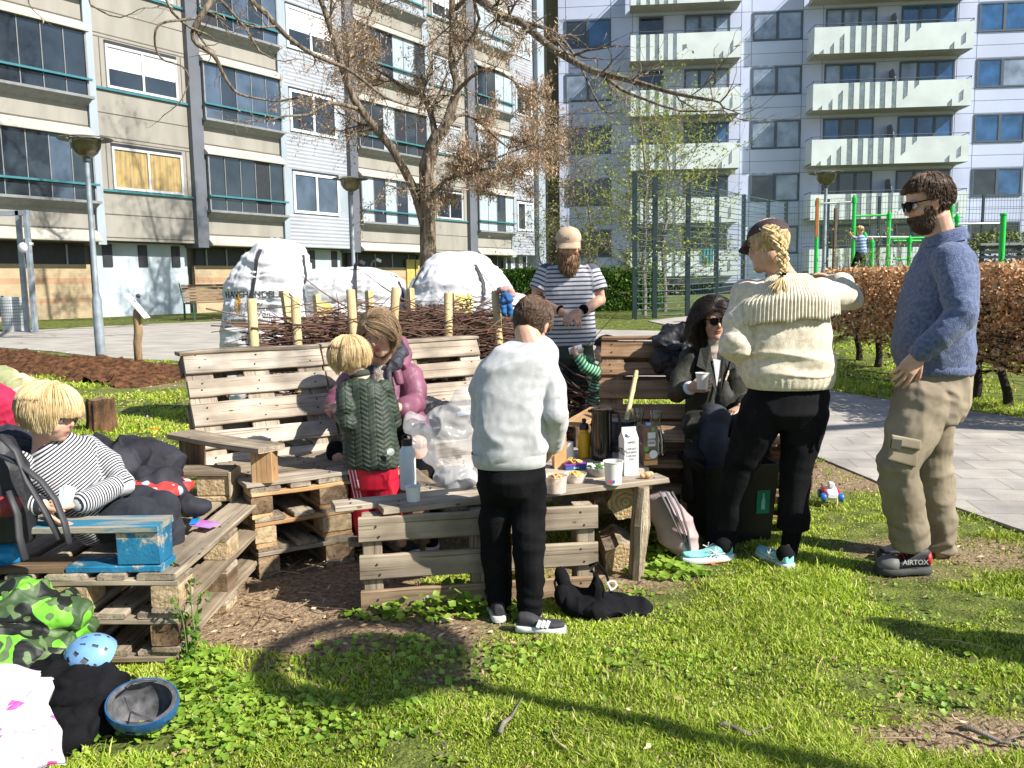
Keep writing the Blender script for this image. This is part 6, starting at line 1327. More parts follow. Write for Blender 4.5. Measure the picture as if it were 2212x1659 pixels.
 pk_=MB();c=[P(1926,945,3.70),P(1984,958,3.70),P(1978,1010,3.70),P(1914,992,3.70)];pk_.slab(c,(.0,-.012,0));c=[P(1922,937,3.69),P(1988,950,3.69),P(1985,972,3.69),P(1921,960,3.69)];pk_.slab(c,(0,-.018,0));organic('cargo_pocket',pk_,mk,t,.005,3)
 bd=MB();bd.slab([P(1927,948,3.665),P(1949,951,3.665),P(1946,972,3.665),P(1925,968,3.665)],(0,.01,0));bd.build('badge',mat('dark_badge',(.05,.05,.035),rough=.6),t,world=True)
 mp_=mat('boot_black',(.012,.012,.014),rough=.6,var=.2,scale=20);mgr=mat('boot_grey_toe',(.15,.145,.135),rough=.7);msl=mat('boot_sole',(.05,.05,.05),rough=.8);mrd=mat('boot_red',(.55,.02,.025),rough=.5)
 h=G(2004,1238);te=G(1893,1240);h.z+=.002;te.z+=.002
 o,T_,sd,d=shoe('work_boot',h,te,.056,.125,mp_,msl,t,sole=.035);
 mb=MB();mb.loft([(T_(.66,.055),sd*.055,ZZ*.034),(T_(.8,.05),sd*.056,ZZ*.030),(T_(.93,.045),sd*.044,ZZ*.022),(T_(1.0,.04),sd*.025,ZZ*.012)],16,se=2.6);mb.build('toe_cap',mgr,o,smooth=True,world=True)
 mb=MB();mb.loft([(T_(-.01,.07),sd*.033,ZZ*.038),(T_(.05,.075),sd*.045,ZZ*.034),(T_(.10,.075),sd*.047,ZZ*.02)],14);mb.build('heel_counter',mrd,o,smooth=True,world=True)
 mb=MB()
 for k in range(5):p=T_(.36+.055*k,.118-.012*k);mb.tube([p-sd*.03,p+ZZ*.008,p+sd*.03],.0035,5)
 mb.build('lace',mrd,o,world=True);mb=MB();mb.tube([T_(.34,.13),T_(.38,.15)+sd*.02,T_(.45,.12)+sd*.05,T_(.42,.07)+sd*.06,T_(.36,.10)+sd*.05],.003,5);mb.build('lace',m_strap,o,world=True)
 side=sd if sd.y<0 else-sd;Mt=frame(T_(.36,.058)+side*.058,-d if(-d).x>0 else d,V(0,0,1));place_text('AIRTOX',.032,Mt,mat('grey_boot_print',(.35,.35,.35),rough=.7),o)
 h=G(2050,1222);te=G(1905,1212);h=V(h.x,4.08,.002);te=V(te.x,4.02,.002);o,T_,sd,d=shoe('work_boot',h,te,.054,.12,mp_,msl,t,sole=.035);mb=MB();mb.loft([(T_(-.01,.07),sd*.033,ZZ*.038),(T_(.05,.075),sd*.045,ZZ*.034),(T_(.10,.075),sd*.047,ZZ*.02)],14);mb.build('heel_counter',mrd,o,smooth=True,world=True)
man_blue()
def woman_cream():
 Yc=3.98;t=thing('person','woman from behind in cream ribbed sweater, dark cap and blond braid','person',G(1650,1228));s_,f=XX,YY
 hf=hframe(P(1657,533,3.97),(-.50,.80,-.30),(.22,0,1),.98);nk=P(1690,598,3.98)
 mb=MB();head_prims(mb,hf,nk,nr=.056);mb.loft([(P(1695,615,3.98),s_*.13,f*.06),(P(1698,700,3.98),s_*.14,f*.09),(P(1702,840,3.98),s_*.13,f*.09),(P(1700,890,3.98),s_*.14,f*.09)],20)
 chain(mb,[P(1612,640,3.98),P(1592,745,3.96),P(1650,770,4.24)],[.04,.038,.028]);chain(mb,[P(1775,635,3.98),P(1832,642,4.12),P(1800,608,4.38)],[.04,.036,.026])
 chain(mb,[P(1660,880,3.98),P(1605,1005,4.05),P(1568,1190,4.12)],[.07,.045,.02]);chain(mb,[P(1742,880,3.98),P(1720,1010,3.98),P(1703,1200,3.99)],[.07,.045,.02])
 w=P(1800,608,4.38);hand(mb,w,(-.5,.6,.15),(-1,0,-.5),.92,1.0);w=P(1650,770,4.24);hand(mb,w,(.6,.4,.2),(0,0,1),.92,.5)
 organic('body',mb,m_skin,t,.004,2,post=head_post(hf));eyes(hf,t)
 hair('hair',hf,m_blonde,t,1500,.07,seed=8,wid=.0026,part=(0,-.02,.11),grav=.6,lift=.006,cover=lambda p:(p.y<.02 and p.z>-.035)or(p.z>.05),lenf=lambda p:.045)
 mcap=mat('plum_black_cap',(.035,.018,.022),rough=.85,scale=10,col2=(.075,.045,.05),bump=.3,bs=200);capp(hf,mcap,t,bl=.065)
 A=[P(1660,489,3.86),P(1672,502,3.84),P(1684,526,3.835),P(1690,552,3.84),P(1692,575,3.85),P(1691,590,3.85)];rg=random.Random(4);mb=MB();n_=44
 def cur(t_):
  x=t_*(len(A)-1);i=min(int(x),len(A)-2);return A[i].lerp(A[i+1],x-i)
 VV=[];FF=[];AA=[]
 for st_ in range(3):
  for hh_ in range(16):
   pts=[];o1,o2=rg.gauss(0,.0065),rg.gauss(0,.0055)
   for k in range(n_):
    u=k/(n_-1);a=u*2*math.pi*3.3+st_*2.094;c=cur(u);w_=.021*(1-.45*u);pts.append(c+V(math.sin(a)*w_+o1,-abs(math.sin(2*a))*.002+math.sin(2*a)*w_*.55+o2,.0)+V(0,0,o1*.6))
   q=MB();q.tube(pts,[.0042*(1-.35*k/n_)for k in range(n_)],4,cap=False);b=len(VV);VV+=q.v;FF+=[tuple(i+b for i in f_)for f_ in q.f];AA+=[rg.random()]*len(q.f)
 for hh_ in range(110):
  p=P(1690,594,3.85);d=V(rg.gauss(-.35,.35),rg.gauss(-.1,.12),-1).normalized();pts=[];L_=rg.uniform(.05,.115)
  for k in range(6):pts.append(p.copy());d=(d+V(rg.gauss(-.05,.12),rg.gauss(-.03,.05),0)).normalized();p=p+d*L_/6
  q=MB();q.tube(pts,[.0032,.0034,.003,.0025,.0018,.0006],4,cap=False);b=len(VV);VV+=q.v;FF+=[tuple(i+b for i in f_)for f_ in q.f];AA+=[rg.random()]*len(q.f)
 br_=npmesh('braid',VV,np.array(FF),m_blonde,t,att={'rnd':('FACE',AA)},smooth=True,world=True);mb=MB();mb.lathe([(.014,-.006),(.017,0),(.014,.006)],c=P(1691,592,3.85),n=12);mb.build('hair_tie',m_blackcloth,br_,world=True)
 mc=knit('cream_wool',(.56,.48,.36),(.74,.66,.52),ribs=0,scale=40,bump=.35);mr=knit('cream_ribbed_knit',(.58,.50,.38),(.74,.66,.52),ribs=.0135,scale=40,ribamp=1.4)
 mb=MB();mb.loft([(P(1694,600,3.98),s_*.10,f*.07),(P(1694,618,3.98),s_*.165,f*.095),(P(1696,650,3.98),s_*.205,f*.125),(P(1698,710,3.98),s_*.208,f*.14),(P(1701,770,3.98),s_*.205,f*.15),(P(1703,812,3.98),s_*.200,f*.15),(P(1705,828,3.98),s_*.188,f*.14)],30,se=2.35)
 A_=[P(1618,640,3.985),P(1598,690,3.96),P(1592,740,3.95),P(1615,765,4.08),P(1645,772,4.2)];chain(mb,A_,[.076,.076,.076,.062,.048],18);B_=[P(1768,634,3.99),P(1805,640,4.06),P(1833,643,4.12),P(1820,618,4.25),P(1802,612,4.36)];chain(mb,B_,[.070,.066,.056,.05,.042],18)
 organic('sweater',mb,mc,t,.0065,4,disp=(((3.0,3.0,8),.019,24,'r'),((12,12,14),.003,25,'f')),bones=[(P(1695,610,3.98),P(1703,830,3.98),0,.2),(A_[0],A_[2],.1,.075),(A_[2],A_[4],.3,.06),(B_[0],B_[2],.1,.07),(B_[2],B_[4],.3,.05)],joints=((A_[2],.10,.008,.06),(B_[2],.08,.006,.045),(P(1705,800,3.98),.16,.006,.06)),post=lambda co,no:(co,{'rib':co[:,0]}))
 mb=MB();N_=160;rings_=[]
 for(py,k,kk)in((802,.206,.158),(815,.206,.158),(828,.198,.150),(836,.192,.145),(837,.185,.139)):rings_.append((P(1704,py,3.98),s_*k,f*kk))
 mb.loft(rings_,N_,cap=False,se=2.35);cc=P(1704,820,3.98);mb.v=[((x-cc.x)*(1+.012*math.sin(math.atan2((y-cc.y)*1.3,x-cc.x)*44))+cc.x,(y-cc.y)*(1+.012*math.sin(math.atan2((y-cc.y)*1.3,x-cc.x)*44))+cc.y,z)for x,y,z in mb.v];mb.build('ribbed_hem',mc,t,smooth=True,world=True)
 vs=[];nu,nv=161,15;cx=P(1697,640,3.98)
 for j in range(nv):
  b=j/(nv-1)
  for i in range(nu):
   a=i/(nu-1)*2-1;hw=.085+.125*min(1,b*1.9)+.010*b;x=a*hw;top=P(1694,592,3.98).z-.042*abs(a)**2*min(1,b*3);z=top-b**1.25*(.190-.045*abs(a)**3)+(.005*math.sin(a*9)+.003*math.sin(a*17+1))*b**3-.03*b*(1-a)*.5
   dep=.060+.095*min(1,b*1.7)**.7;y=-dep*math.sqrt(max(0,1-(a*.86)**2))-.018;rib=.0038*math.sin(a*math.pi*27)*(.4+.6*b);vs.append((cx.x+x*(1+rib*.2),cx.y+y-rib,z))
 fs=[(j*nu+i,j*nu+i+1,(j+1)*nu+i+1,(j+1)*nu+i)for j in range(nv-1)for i in range(nu-1)];n0=len(vs);vs2=[(x,y+.014,z+.002)for x,y,z in vs];mb=MB();mb.add(vs,fs);mb.add(vs2,[tuple(reversed(f_))for f_ in fs])
 ed=[i for i in range(nu)];mb.f+=[((nv-1)*nu+i,(nv-1)*nu+i+1,n0+(nv-1)*nu+i+1,n0+(nv-1)*nu+i)for i in range(nu-1)];mb.f+=[(j*nu,(j+1)*nu,n0+(j+1)*nu,n0+j*nu)for j in range(nv-1)]+[(j*nu+nu-1,n0+j*nu+nu-1,n0+(j+1)*nu+nu-1,(j+1)*nu+nu-1)for j in range(nv-1)]
 mb.m=[0]*len(mb.f);mb.build('sailor_collar',mc,t,smooth=True,world=True)
 mb=MB();mb.loft([(P(1705,822,3.98),s_*.175,f*.125),(P(1702,855,3.98),s_*.195,f*.135),(P(1694,888,3.98),s_*.200,f*.142),(P(1688,915,3.98),s_*.15,f*.10),(P(1686,925,3.98),s_*.10,f*.07)],24)
 l_=[P(1650,885,3.98),P(1620,955,4.02),P(1597,1010,4.05),P(1582,1080,4.09),P(1577,1140,4.11)];chain(mb,l_,[.112,.094,.072,.064,.066],18,flat=True);r_=[P(1738,890,3.98),P(1728,955,3.98),P(1719,1015,3.98),P(1716,1080,3.99),P(1714,1142,3.99)];chain(mb,r_,[.112,.092,.070,.070,.078],18,flat=True)
 organic('trousers',mb,m_blackcloth,t,.0065,3,disp=(((7,7,7),.005,31,'r'),),bones=[(l_[0],l_[2],0,.09),(l_[2],l_[4],.3,.07),(r_[0],r_[2],0,.09),(r_[2],r_[4],.3,.07)],joints=((l_[2],.1,.007,.05),(r_[2],.1,.005,.06)))
 ms=mat('mint_mesh_shoe',(.10,.42,.42),rough=.7,scale=12,col2=(.30,.62,.60),bump=.4,bs=200);mso=mat('pale_blue_sole',(.55,.62,.66),rough=.6);mco=mat('coral_outsole',(.55,.22,.12),rough=.7)
 for hp,tp_,an in((G(1579,1212),G(1490,1220),(P(1577,1138,4.105),P(1567,1190,4.12))),(G(1706,1236),V(0,0,0),(P(1713,1140,3.99),P(1703,1195,4.0)))):
  if tp_.length<.1:tp_=hp+V(-.075,.235,0)
  else:hp=V(hp.x,hp.y,0);tp_=hp+(V(tp_.x,tp_.y,0)-hp).normalized()*.25
  hp=V(hp.x,hp.y,.004);tp_.z=.004;o,T_,sd,d=shoe('running_shoe',hp,tp_,.045,.085,ms,mso,t,sole=.034);mb=MB();mb.loft([(T_(x,.006),sd*k,ZZ*.006)for x,k in((-.02,.026),(.2,.038),(.6,.047),(.9,.036),(1.0,.018))],14,se=4);mb.build('outsole',mco,o,world=True,smooth=True)
  for q in(-1,1):
   for(a,b,c,d2)in((.30,.042,.52,.072),(.40,.038,.40,.082),(.52,.038,.30,.075),(.22,.05,.5,.045)):mb=MB();mb.tube([T_(a,b)+sd*q*.047,T_((a+c)/2,(b+d2)/2)+sd*q*.046,T_(c,d2)+sd*q*.038],.0022,5);mb.build('side_stripe',m_white,o,world=True)
  sk=MB();chain(sk,[an[0]+V(0,0,.03),an[0],an[1],T_(.16,.07)],[.050,.046,.041,.042]);sk.build('sock',m_blackcloth,t,smooth=True,world=True)
woman_cream()
def boy_grey():
 t=thing('person','boy from behind at the table, light grey sweatshirt, loose black trousers','person',G(1125,1360));s_,f=XX,YY;Yb=3.34
 hf=hframe(P(1149,704,3.41),(.30,.62,-.60),(.25,.4,1),.90);nk=P(1146,745,3.36)
 mb=MB();head_prims(mb,hf,nk,kid=True,nr=.055);mb.loft([(P(1142,765,3.35),s_*.09,f*.05),(P(1110,880,3.34),s_*.11,f*.07),(P(1100,1010,3.34),s_*.10,f*.07)],18)
 chain(mb,[P(1186,795,3.34),P(1203,890,3.28),P(1190,965,3.44)],[.032,.03,.022]);chain(mb,[P(1050,795,3.36),P(1034,895,3.42),P(1080,965,3.60)],[.032,.03,.022])
 chain(mb,[P(1075,1030,3.36),P(1068,1170,3.40),P(1078,1320,3.42)],[.05,.04,.028]);chain(mb,[P(1135,1030,3.34),P(1140,1170,3.33),P(1144,1330,3.34)],[.05,.04,.028])
 w=P(1190,966,3.44);hand(mb,w,P(1186,1000,3.50)-w,(-.6,.5,0),.78,.6,th=1);w=P(1082,968,3.60);hand(mb,w,(.5,.5,-.2),(0,0,-1),.78,.5)
 organic('body',mb,m_skin,t,.0038,2,post=head_post(hf,True));eyes(hf,t,True)
 hair('hair',hf,m_brown,t,3400,seed=13,wid=.0024,part=(0,.01,.12),grav=.15,lift=.010,cover=lambda p:(p.z>.05)or(p.y<.0 and p.z>-.085)or(p.z>.01 and p.y<.04),lenf=lambda p:.034 if p.z>.06 else.020)
 mg=knit('light_grey_fleece',(.42,.42,.43),(.52,.52,.53),scale=30,bump=.12,bs=260)
 mb=MB();mb.loft([(P(1147,727,3.385),s_*.054,f*.055),(P(1145,737,3.37),s_*.080,f*.068),(P(1136,756,3.35),s_*.122,f*.085),(P(1122,792,3.34),s_*.155,f*.095),(P(1112,850,3.34),s_*.150,f*.105),(P(1102,920,3.34),s_*.152,f*.115),(P(1098,970,3.34),s_*.150,f*.115),(P(1100,996,3.34),s_*.138,f*.105)],28,se=2.3)
 A_=[P(1176,790,3.34),P(1196,840,3.31),P(1203,892,3.27),P(1198,935,3.36),P(1193,962,3.43)];chain(mb,A_,[.056,.055,.050,.044,.034],16);B_=[P(1062,800,3.36),P(1040,850,3.37),P(1040,900,3.40),P(1070,950,3.54)];chain(mb,B_,[.052,.052,.05,.038],16)
 organic('sweatshirt',mb,mg,t,.0055,4,disp=(((4.5,4.5,6),.010,44,'r'),((14,14,10),.003,45,'f')),bones=[(P(1146,744,3.37),P(1100,1000,3.34),0,.15),(A_[0],A_[2],.1,.055),(A_[2],A_[4],.25,.045),(B_[0],B_[2],.1,.055),(B_[2],B_[3],.25,.05)],joints=((A_[2],.08,.006,.04),(A_[4],.06,.006,.03),(P(1100,960,3.34),.13,.004,.05),(P(1165,830,3.30),.06,.004,.03)))
 mb=MB();mb.loft([(P(1099,976,3.34),s_*.149,f*.114),(P(1100,990,3.34),s_*.147,f*.112),(P(1101,1004,3.34),s_*.142,f*.108),(P(1101,1006,3.34),s_*.134,f*.10)],60,se=2.3,cap=False);mb.build('waistband',mg,t,smooth=True,world=True)
 mb=MB();mb.loft([(P(1102,996,3.34),s_*.132,f*.10),(P(1104,1030,3.34),s_*.137,f*.11),(P(1105,1062,3.35),s_*.125,f*.10),(P(1105,1085,3.35),s_*.09,f*.07)],24)
 l_=[P(1070,1045,3.36),P(1070,1100,3.37),P(1070,1170,3.40),P(1076,1250,3.42),P(1080,1310,3.42)];chain(mb,l_,[.072,.068,.062,.056,.046],16);r_=[P(1140,1045,3.34),P(1141,1100,3.34),P(1143,1170,3.32),P(1143,1250,3.33),P(1145,1316,3.34)];chain(mb,r_,[.072,.069,.064,.060,.048],16)
 organic('trousers',mb,m_blackcloth,t,.0055,3,disp=(((6,6,8),.007,51,'r'),),bones=[(l_[0],l_[2],0,.07),(l_[2],l_[4],.2,.06),(r_[0],r_[2],0,.07),(r_[2],r_[4],.2,.06)],joints=((l_[4],.09,.007,.035),(r_[4],.09,.007,.035),(r_[2],.08,.005,.05)))
 mu=mat('dark_grey_suede',(.03,.03,.035),rough=.8,var=.2);h=G(1118,1362);o,T_,sd,d=shoe('sneaker',V(h.x,h.y,0),V(h.x+.185,h.y-.03,0),.039,.075,mu,m_rubber,t,sole=.026)
 side=sd if sd.y<0 else-sd;mb=MB()
 for k in range(3):a=.45+.09*k;mb.beam(T_(a,.030)+side*.037,T_(a+.06,.058)+side*.033,.014,.004,up=side)
 mb.build('side_stripe',m_white,o,world=True)
 h=G(1090,1346);o,T_,sd,d=shoe('sneaker',V(h.x-.02,h.y,0),V(h.x-.045,h.y+.18,0),.038,.072,mu,m_rubber,t,sole=.026)
 for a,b in((P(1080,1300,3.42),P(1078,1338,3.44)),(P(1144,1300,3.34),P(1140,1350,3.35))):sk=MB();chain(sk,[a,b],[.032,.030]);sk.build('sock',m_blackcloth,t,smooth=True,world=True)
boy_grey()
P0,G0=P,G
def child_green():
 P=lambda x,y,d:P0(x,y,d-.17)
 G=lambda x,y:G0(x,y)+V(0.03,-.14,0)
 t=thing('person','small blond child from behind in dark green quilted jacket and red trousers','person',G(845,1180));s_=V(.97,-.22,0);f=V(.22,.97,0)
 hf=hframe(P(756,772,4.36),(-.42,.86,-.25),(-.15,0,1),.84);nk=P(775,812,4.35)
 mb=MB();head_prims(mb,hf,nk,kid=True,nr=.04);mb.loft([(P(780,825,4.35),s_*.075,f*.045),(P(795,900,4.35),s_*.085,f*.06),(P(803,1010,4.35),s_*.09,f*.065)],16)
 chain(mb,[P(745,842,4.33),P(750,900,4.30),P(725,884,4.48)],[.027,.025,.018]);chain(mb,[P(830,842,4.36),P(852,910,4.40),P(815,930,4.58)],[.027,.025,.018])
 chain(mb,[P(783,1020,4.36),P(785,1090,4.36),P(790,1170,4.36)],[.045,.036,.026]);chain(mb,[P(832,1020,4.34),P(840,1090,4.33),P(868,1172,4.33)],[.045,.036,.026])
 w=P(728,886,4.46);hand(mb,w,(-.5,.5,.4),(0,.5,-1),.6,.7);w=P(815,930,4.58);hand(mb,w,(-.5,.6,0),(0,0,-1),.6,.5)
 organic('body',mb,m_skin,t,.0035,2,post=head_post(hf,True));eyes(hf,t,True)
 hair('hair',hf,m_blonde,t,5200,seed=23,wid=.0021,part=(.01,-.01,.12),grav=2.6,lift=.013,cover=lambda p:(p.z>.045 and p.y<.09)or(p.y<.045 and p.z>-.03),lenf=lambda p:.06+max(0,p.z)*1.35+.015)
 mq=mat('dark_green_quilting',(.018,.030,.020),rough=.6,scale=16,col2=(.042,.058,.040),bump=.25,bs=120,spec=.45)
 def quilt(co,no):
  x=co[:,0]+co[:,1]*.25;z=co[:,2];p=.036;a=np.abs(((x/p)%1)-.5)*2;b=((z/.023+np.where((x/p)%2<1,1,-1)*(((x/p)%1))*.9)%1);seam=np.minimum(np.abs(b-.5)*2,1);v=1-np.clip(1-seam,0,1)**.6*1;groove=np.exp(-((b-.5)/.16)**2)+np.exp(-((((x/p)%1)-.02)/.07)**2)*.8;return co-no*(np.clip(groove,0,1.2)*.0038)[:,None],{}
 mb=MB();mb.loft([(P(778,815,4.35),s_*.05,f*.048),(P(780,828,4.35),s_*.095,f*.07),(P(786,850,4.35),s_*.122,f*.088),(P(793,900,4.35),s_*.130,f*.10),(P(800,950,4.35),s_*.136,f*.11),(P(803,998,4.35),s_*.144,f*.118),(P(804,1006,4.35),s_*.138,f*.112)],26,se=2.2)
 A_=[P(748,842,4.33),P(748,880,4.28),P(752,912,4.27),P(735,896,4.42)];chain(mb,A_,[.050,.048,.045,.034],16);B_=[P(828,842,4.36),P(842,880,4.38),P(848,912,4.41),P(820,928,4.55)];chain(mb,B_,[.05,.047,.044,.034],16)
 organic('quilted_jacket',mb,mq,t,.004,3,disp=(((7,7,9),.006,61,'r'),),bones=[(P(778,815,4.35),P(803,1000,4.35),0,.13),(A_[0],A_[2],.1,.05),(A_[2],A_[3],.2,.05),(B_[0],B_[2],.1,.05),(B_[2],B_[3],.2,.05)],post=quilt)
 mb=MB();mb.lathe([(.048,0),(.052,.012),(.048,.028),(.042,.03)],c=P(778,815,4.35),n=20,axis=(-.2,.2,1));mb.build('ribbed_collar',mat('green_rib',(.03,.045,.032),rough=.9),t,smooth=True,world=True)
 mb=MB();q=P(844,976,4.22);mb.lathe([(.018,0),(.018,.003)],c=q,n=20,axis=(.15,-1,0));mb.build('round_badge',mat('pale_badge',(.5,.55,.52),rough=.6),t,world=True)
 mr_=mat('bright_red_jersey',(.62,.008,.035),rough=.55,scale=6,var=.1)
 mb=MB();mb.loft([(P(804,996,4.35),s_*.125,f*.10),(P(806,1030,4.35),s_*.125,f*.10),(P(806,1050,4.35),s_*.12,f*.095)],22);l_=[P(782,1040,4.36),P(786,1100,4.36),P(792,1160,4.36)];chain(mb,l_,[.066,.058,.052],14,flat=True);r_=[P(832,1040,4.34),P(838,1100,4.33),P(860,1160,4.33)];chain(mb,r_,[.066,.058,.052],14,flat=True)
 tj=organic('trousers',mb,mr_,t,.005,3,disp=(((7,7,6),.005,71,'r'),))
 for dx in(0,7,14):
  mb=MB();pts=[P(751+dx+q*2.6,1004+q*12,4.27-.012*dx/7+.004*q)for q in range(7)]
  from mathutils.bvhtree import BVHTree
  Wm=_wm(tj);bv=BVHTree.FromPolygons([Wm@v.co for v in tj.data.vertices],[tuple(p.vertices)for p in tj.data.polygons]);o2=[]
  for p in pts:
   d_=(p-V(0,0,1.36)).normalized();h_=bv.ray_cast(V(0,0,1.36),d_)
   if h_[0]is not None:o2.append(h_[0]-d_*.002)
  if len(o2)>2:mb.tube(o2,.0035,4);mb.build('side_stripe',m_white,tj,world=True)
 mu=mat('black_trainer',(.02,.02,.022),rough=.7);ml=mat('neon_lace',(.35,.75,.05),rough=.5)
 for h,dd in((G(800,1186),(-.05,.16)),(G(866,1184),(.10,.13))):
  o,T_,sd,d=shoe('trainer',V(h.x,h.y,0),V(h.x+dd[0],h.y+dd[1],0),.034,.07,mu,m_rubber,t,sole=.022);mb=MB()
  for k in range(3):mb.tube([T_(.35+.1*k,.07-.01*k)-sd*.02,T_(.35+.1*k,.076-.01*k),T_(.35+.1*k,.07-.01*k)+sd*.02],.003,5)
  mb.build('lace',ml,o,world=True)
child_green()
def man_striped():
 Y_=6.2;t=thing('person','man with long auburn beard, beige cap and striped T-shirt, hands clasped, behind the benches','person',(P(1230,700,Y_).x,Y_,0));s_,f=XX,V(0,-1,0)
 hf=hframe(P(1228,530,6.10),(-.04,-.93,-.30),(0,0,1),1.03);nk=P(1226,575,6.2)
 mb=MB();head_prims(mb,hf,nk,nr=.062);mb.loft([(P(1226,585,Y_),s_*.12,f*.06),(P(1228,640,Y_),s_*.15,f*.10),(P(1230,740,Y_),s_*.13,f*.10),(P(1230,770,Y_),s_*.13,f*.09)],20)
 A=[P(1172,598,Y_),P(1155,648,6.18),P(1230,682,5.93)];B=[P(1284,598,Y_),P(1296,648,6.18),P(1240,684,5.93)];chain(mb,A,[.055,.044,.028],18);chain(mb,B,[.055,.044,.028],18)
 chain(mb,[P(1208,770,Y_),P(1207,870,6.22),P(1208,960,6.25)],[.07,.055,.04]);chain(mb,[P(1254,770,Y_),P(1262,870,6.22),P(1262,960,6.25)],[.07,.055,.04])
 w=P(1221,675,5.92);hand(mb,w,(.8,-.2,-.45),(-.2,.3,-.9),1.0,.55,th=1,spread=.05);w=P(1250,672,5.90);hand(mb,w,(-.75,-.3,-.45),(.1,.5,-.9),1.02,.8,th=-1,spread=.05)
 organic('body',mb,m_skin,t,.0045,2,post=head_post(hf));eyes(hf,t)
 hair('hair',hf,m_red,t,700,seed=2,wid=.003,part=(0,0,.12),grav=1,lift=.006,cover=lambda p:p.y<.02 and-.04<p.z<.05,lenf=lambda p:.03)
 beard(hf,m_red,t,2300,.115,5,zlo=-.030,wid=.0030,full=1.25);mc=mat('beige_cap',(.46,.33,.22),rough=.85,scale=12,col2=(.58,.44,.31),bump=.3,bs=200);cp=capp(hf,mc,t,bl=.072)
 M,s=hf
 for k in(-1,0,1):q=MB();q.beam(M@(V(.012*k,.098,.078)),M@(V(.012*k,.090,.106)),.006,.003,up=(0,-1,0));q.build('embroidery',mat('pale_thread',(.62,.52,.40),rough=.8),cp,world=True)
 ms=stripes('navy_white_stripes',(.09,.09,.14),(.58,.58,.60),.0305,.38)
 mb=MB();mb.loft([(P(1227,572,Y_),s_*.075,f*.06),(P(1227,577,Y_),s_*.12,f*.08),(P(1228,592,Y_),s_*.185,f*.10),(P(1229,630,Y_),s_*.195,f*.125),(P(1230,680,Y_),s_*.185,f*.135),(P(1231,720,Y_),s_*.185,f*.135),(P(1231,742,Y_),s_*.188,f*.13),(P(1231,745,Y_),s_*.17,f*.115)],26,se=2.3)
 a=[P(1180,592,Y_),P(1162,628,6.18)];b=[P(1277,592,Y_),P(1289,628,6.18)];mb.tube([a[0],a[0].lerp(a[1],.5),a[1]],[.075,.078,.080],18);mb.ell(a[0],.074);mb.tube([b[0],b[0].lerp(b[1],.5),b[1]],[.075,.078,.080],18);mb.ell(b[0],.074)
 organic('striped_shirt',mb,ms,t,.0065,3,disp=(((5,5,7),.006,81,'r'),),bones=[(P(1227,570,Y_),P(1231,745,Y_),0,.17),(a[0],a[1],.03,.07),(b[0],b[1],.03,.07)])
 mt=mat('dark_green_work_trousers',(.018,.03,.024),rough=.85,scale=6,col2=(.045,.062,.05),bump=.3)
 mb=MB();mb.loft([(P(1231,736,Y_),s_*.165,f*.12),(P(1231,770,Y_),s_*.175,f*.13),(P(1231,790,Y_),s_*.14,f*.1)],22);chain(mb,[P(1207,775,Y_),P(1206,870,6.22),P(1207,960,6.25)],[.10,.085,.075]);chain(mb,[P(1256,775,Y_),P(1262,870,6.22),P(1262,960,6.25)],[.10,.085,.075]);organic('trousers',mb,mt,t,.008,3,disp=(((6,6,8),.006,83,'r'),))
 for cx in(-.07,.11):x=P(1231,700,Y_).x+cx;shoe('shoe',V(x,6.3,0),V(x,6.02,0),.05,.09,m_blackcloth,m_dark,t)
 mb=MB();mb.lathe([(.032,-.012),(.036,0),(.032,.012)],c=P(1261,668,5.97),n=18,axis=P(1296,648,6.18)-P(1240,684,5.93));mb.ell(P(1264,668,5.925),(.020,.008,.020));mb.build('wristwatch',m_lens,t,smooth=True,world=True)
 mb=MB();mb.lathe([(.031,-.005),(.034,0),(.031,.005)],c=P(1210,669,5.98),n=18,axis=P(1230,682,5.93)-P(1155,648,6.18));mb.build('wristband',m_blackcloth,t,smooth=True,world=True)
man_striped()
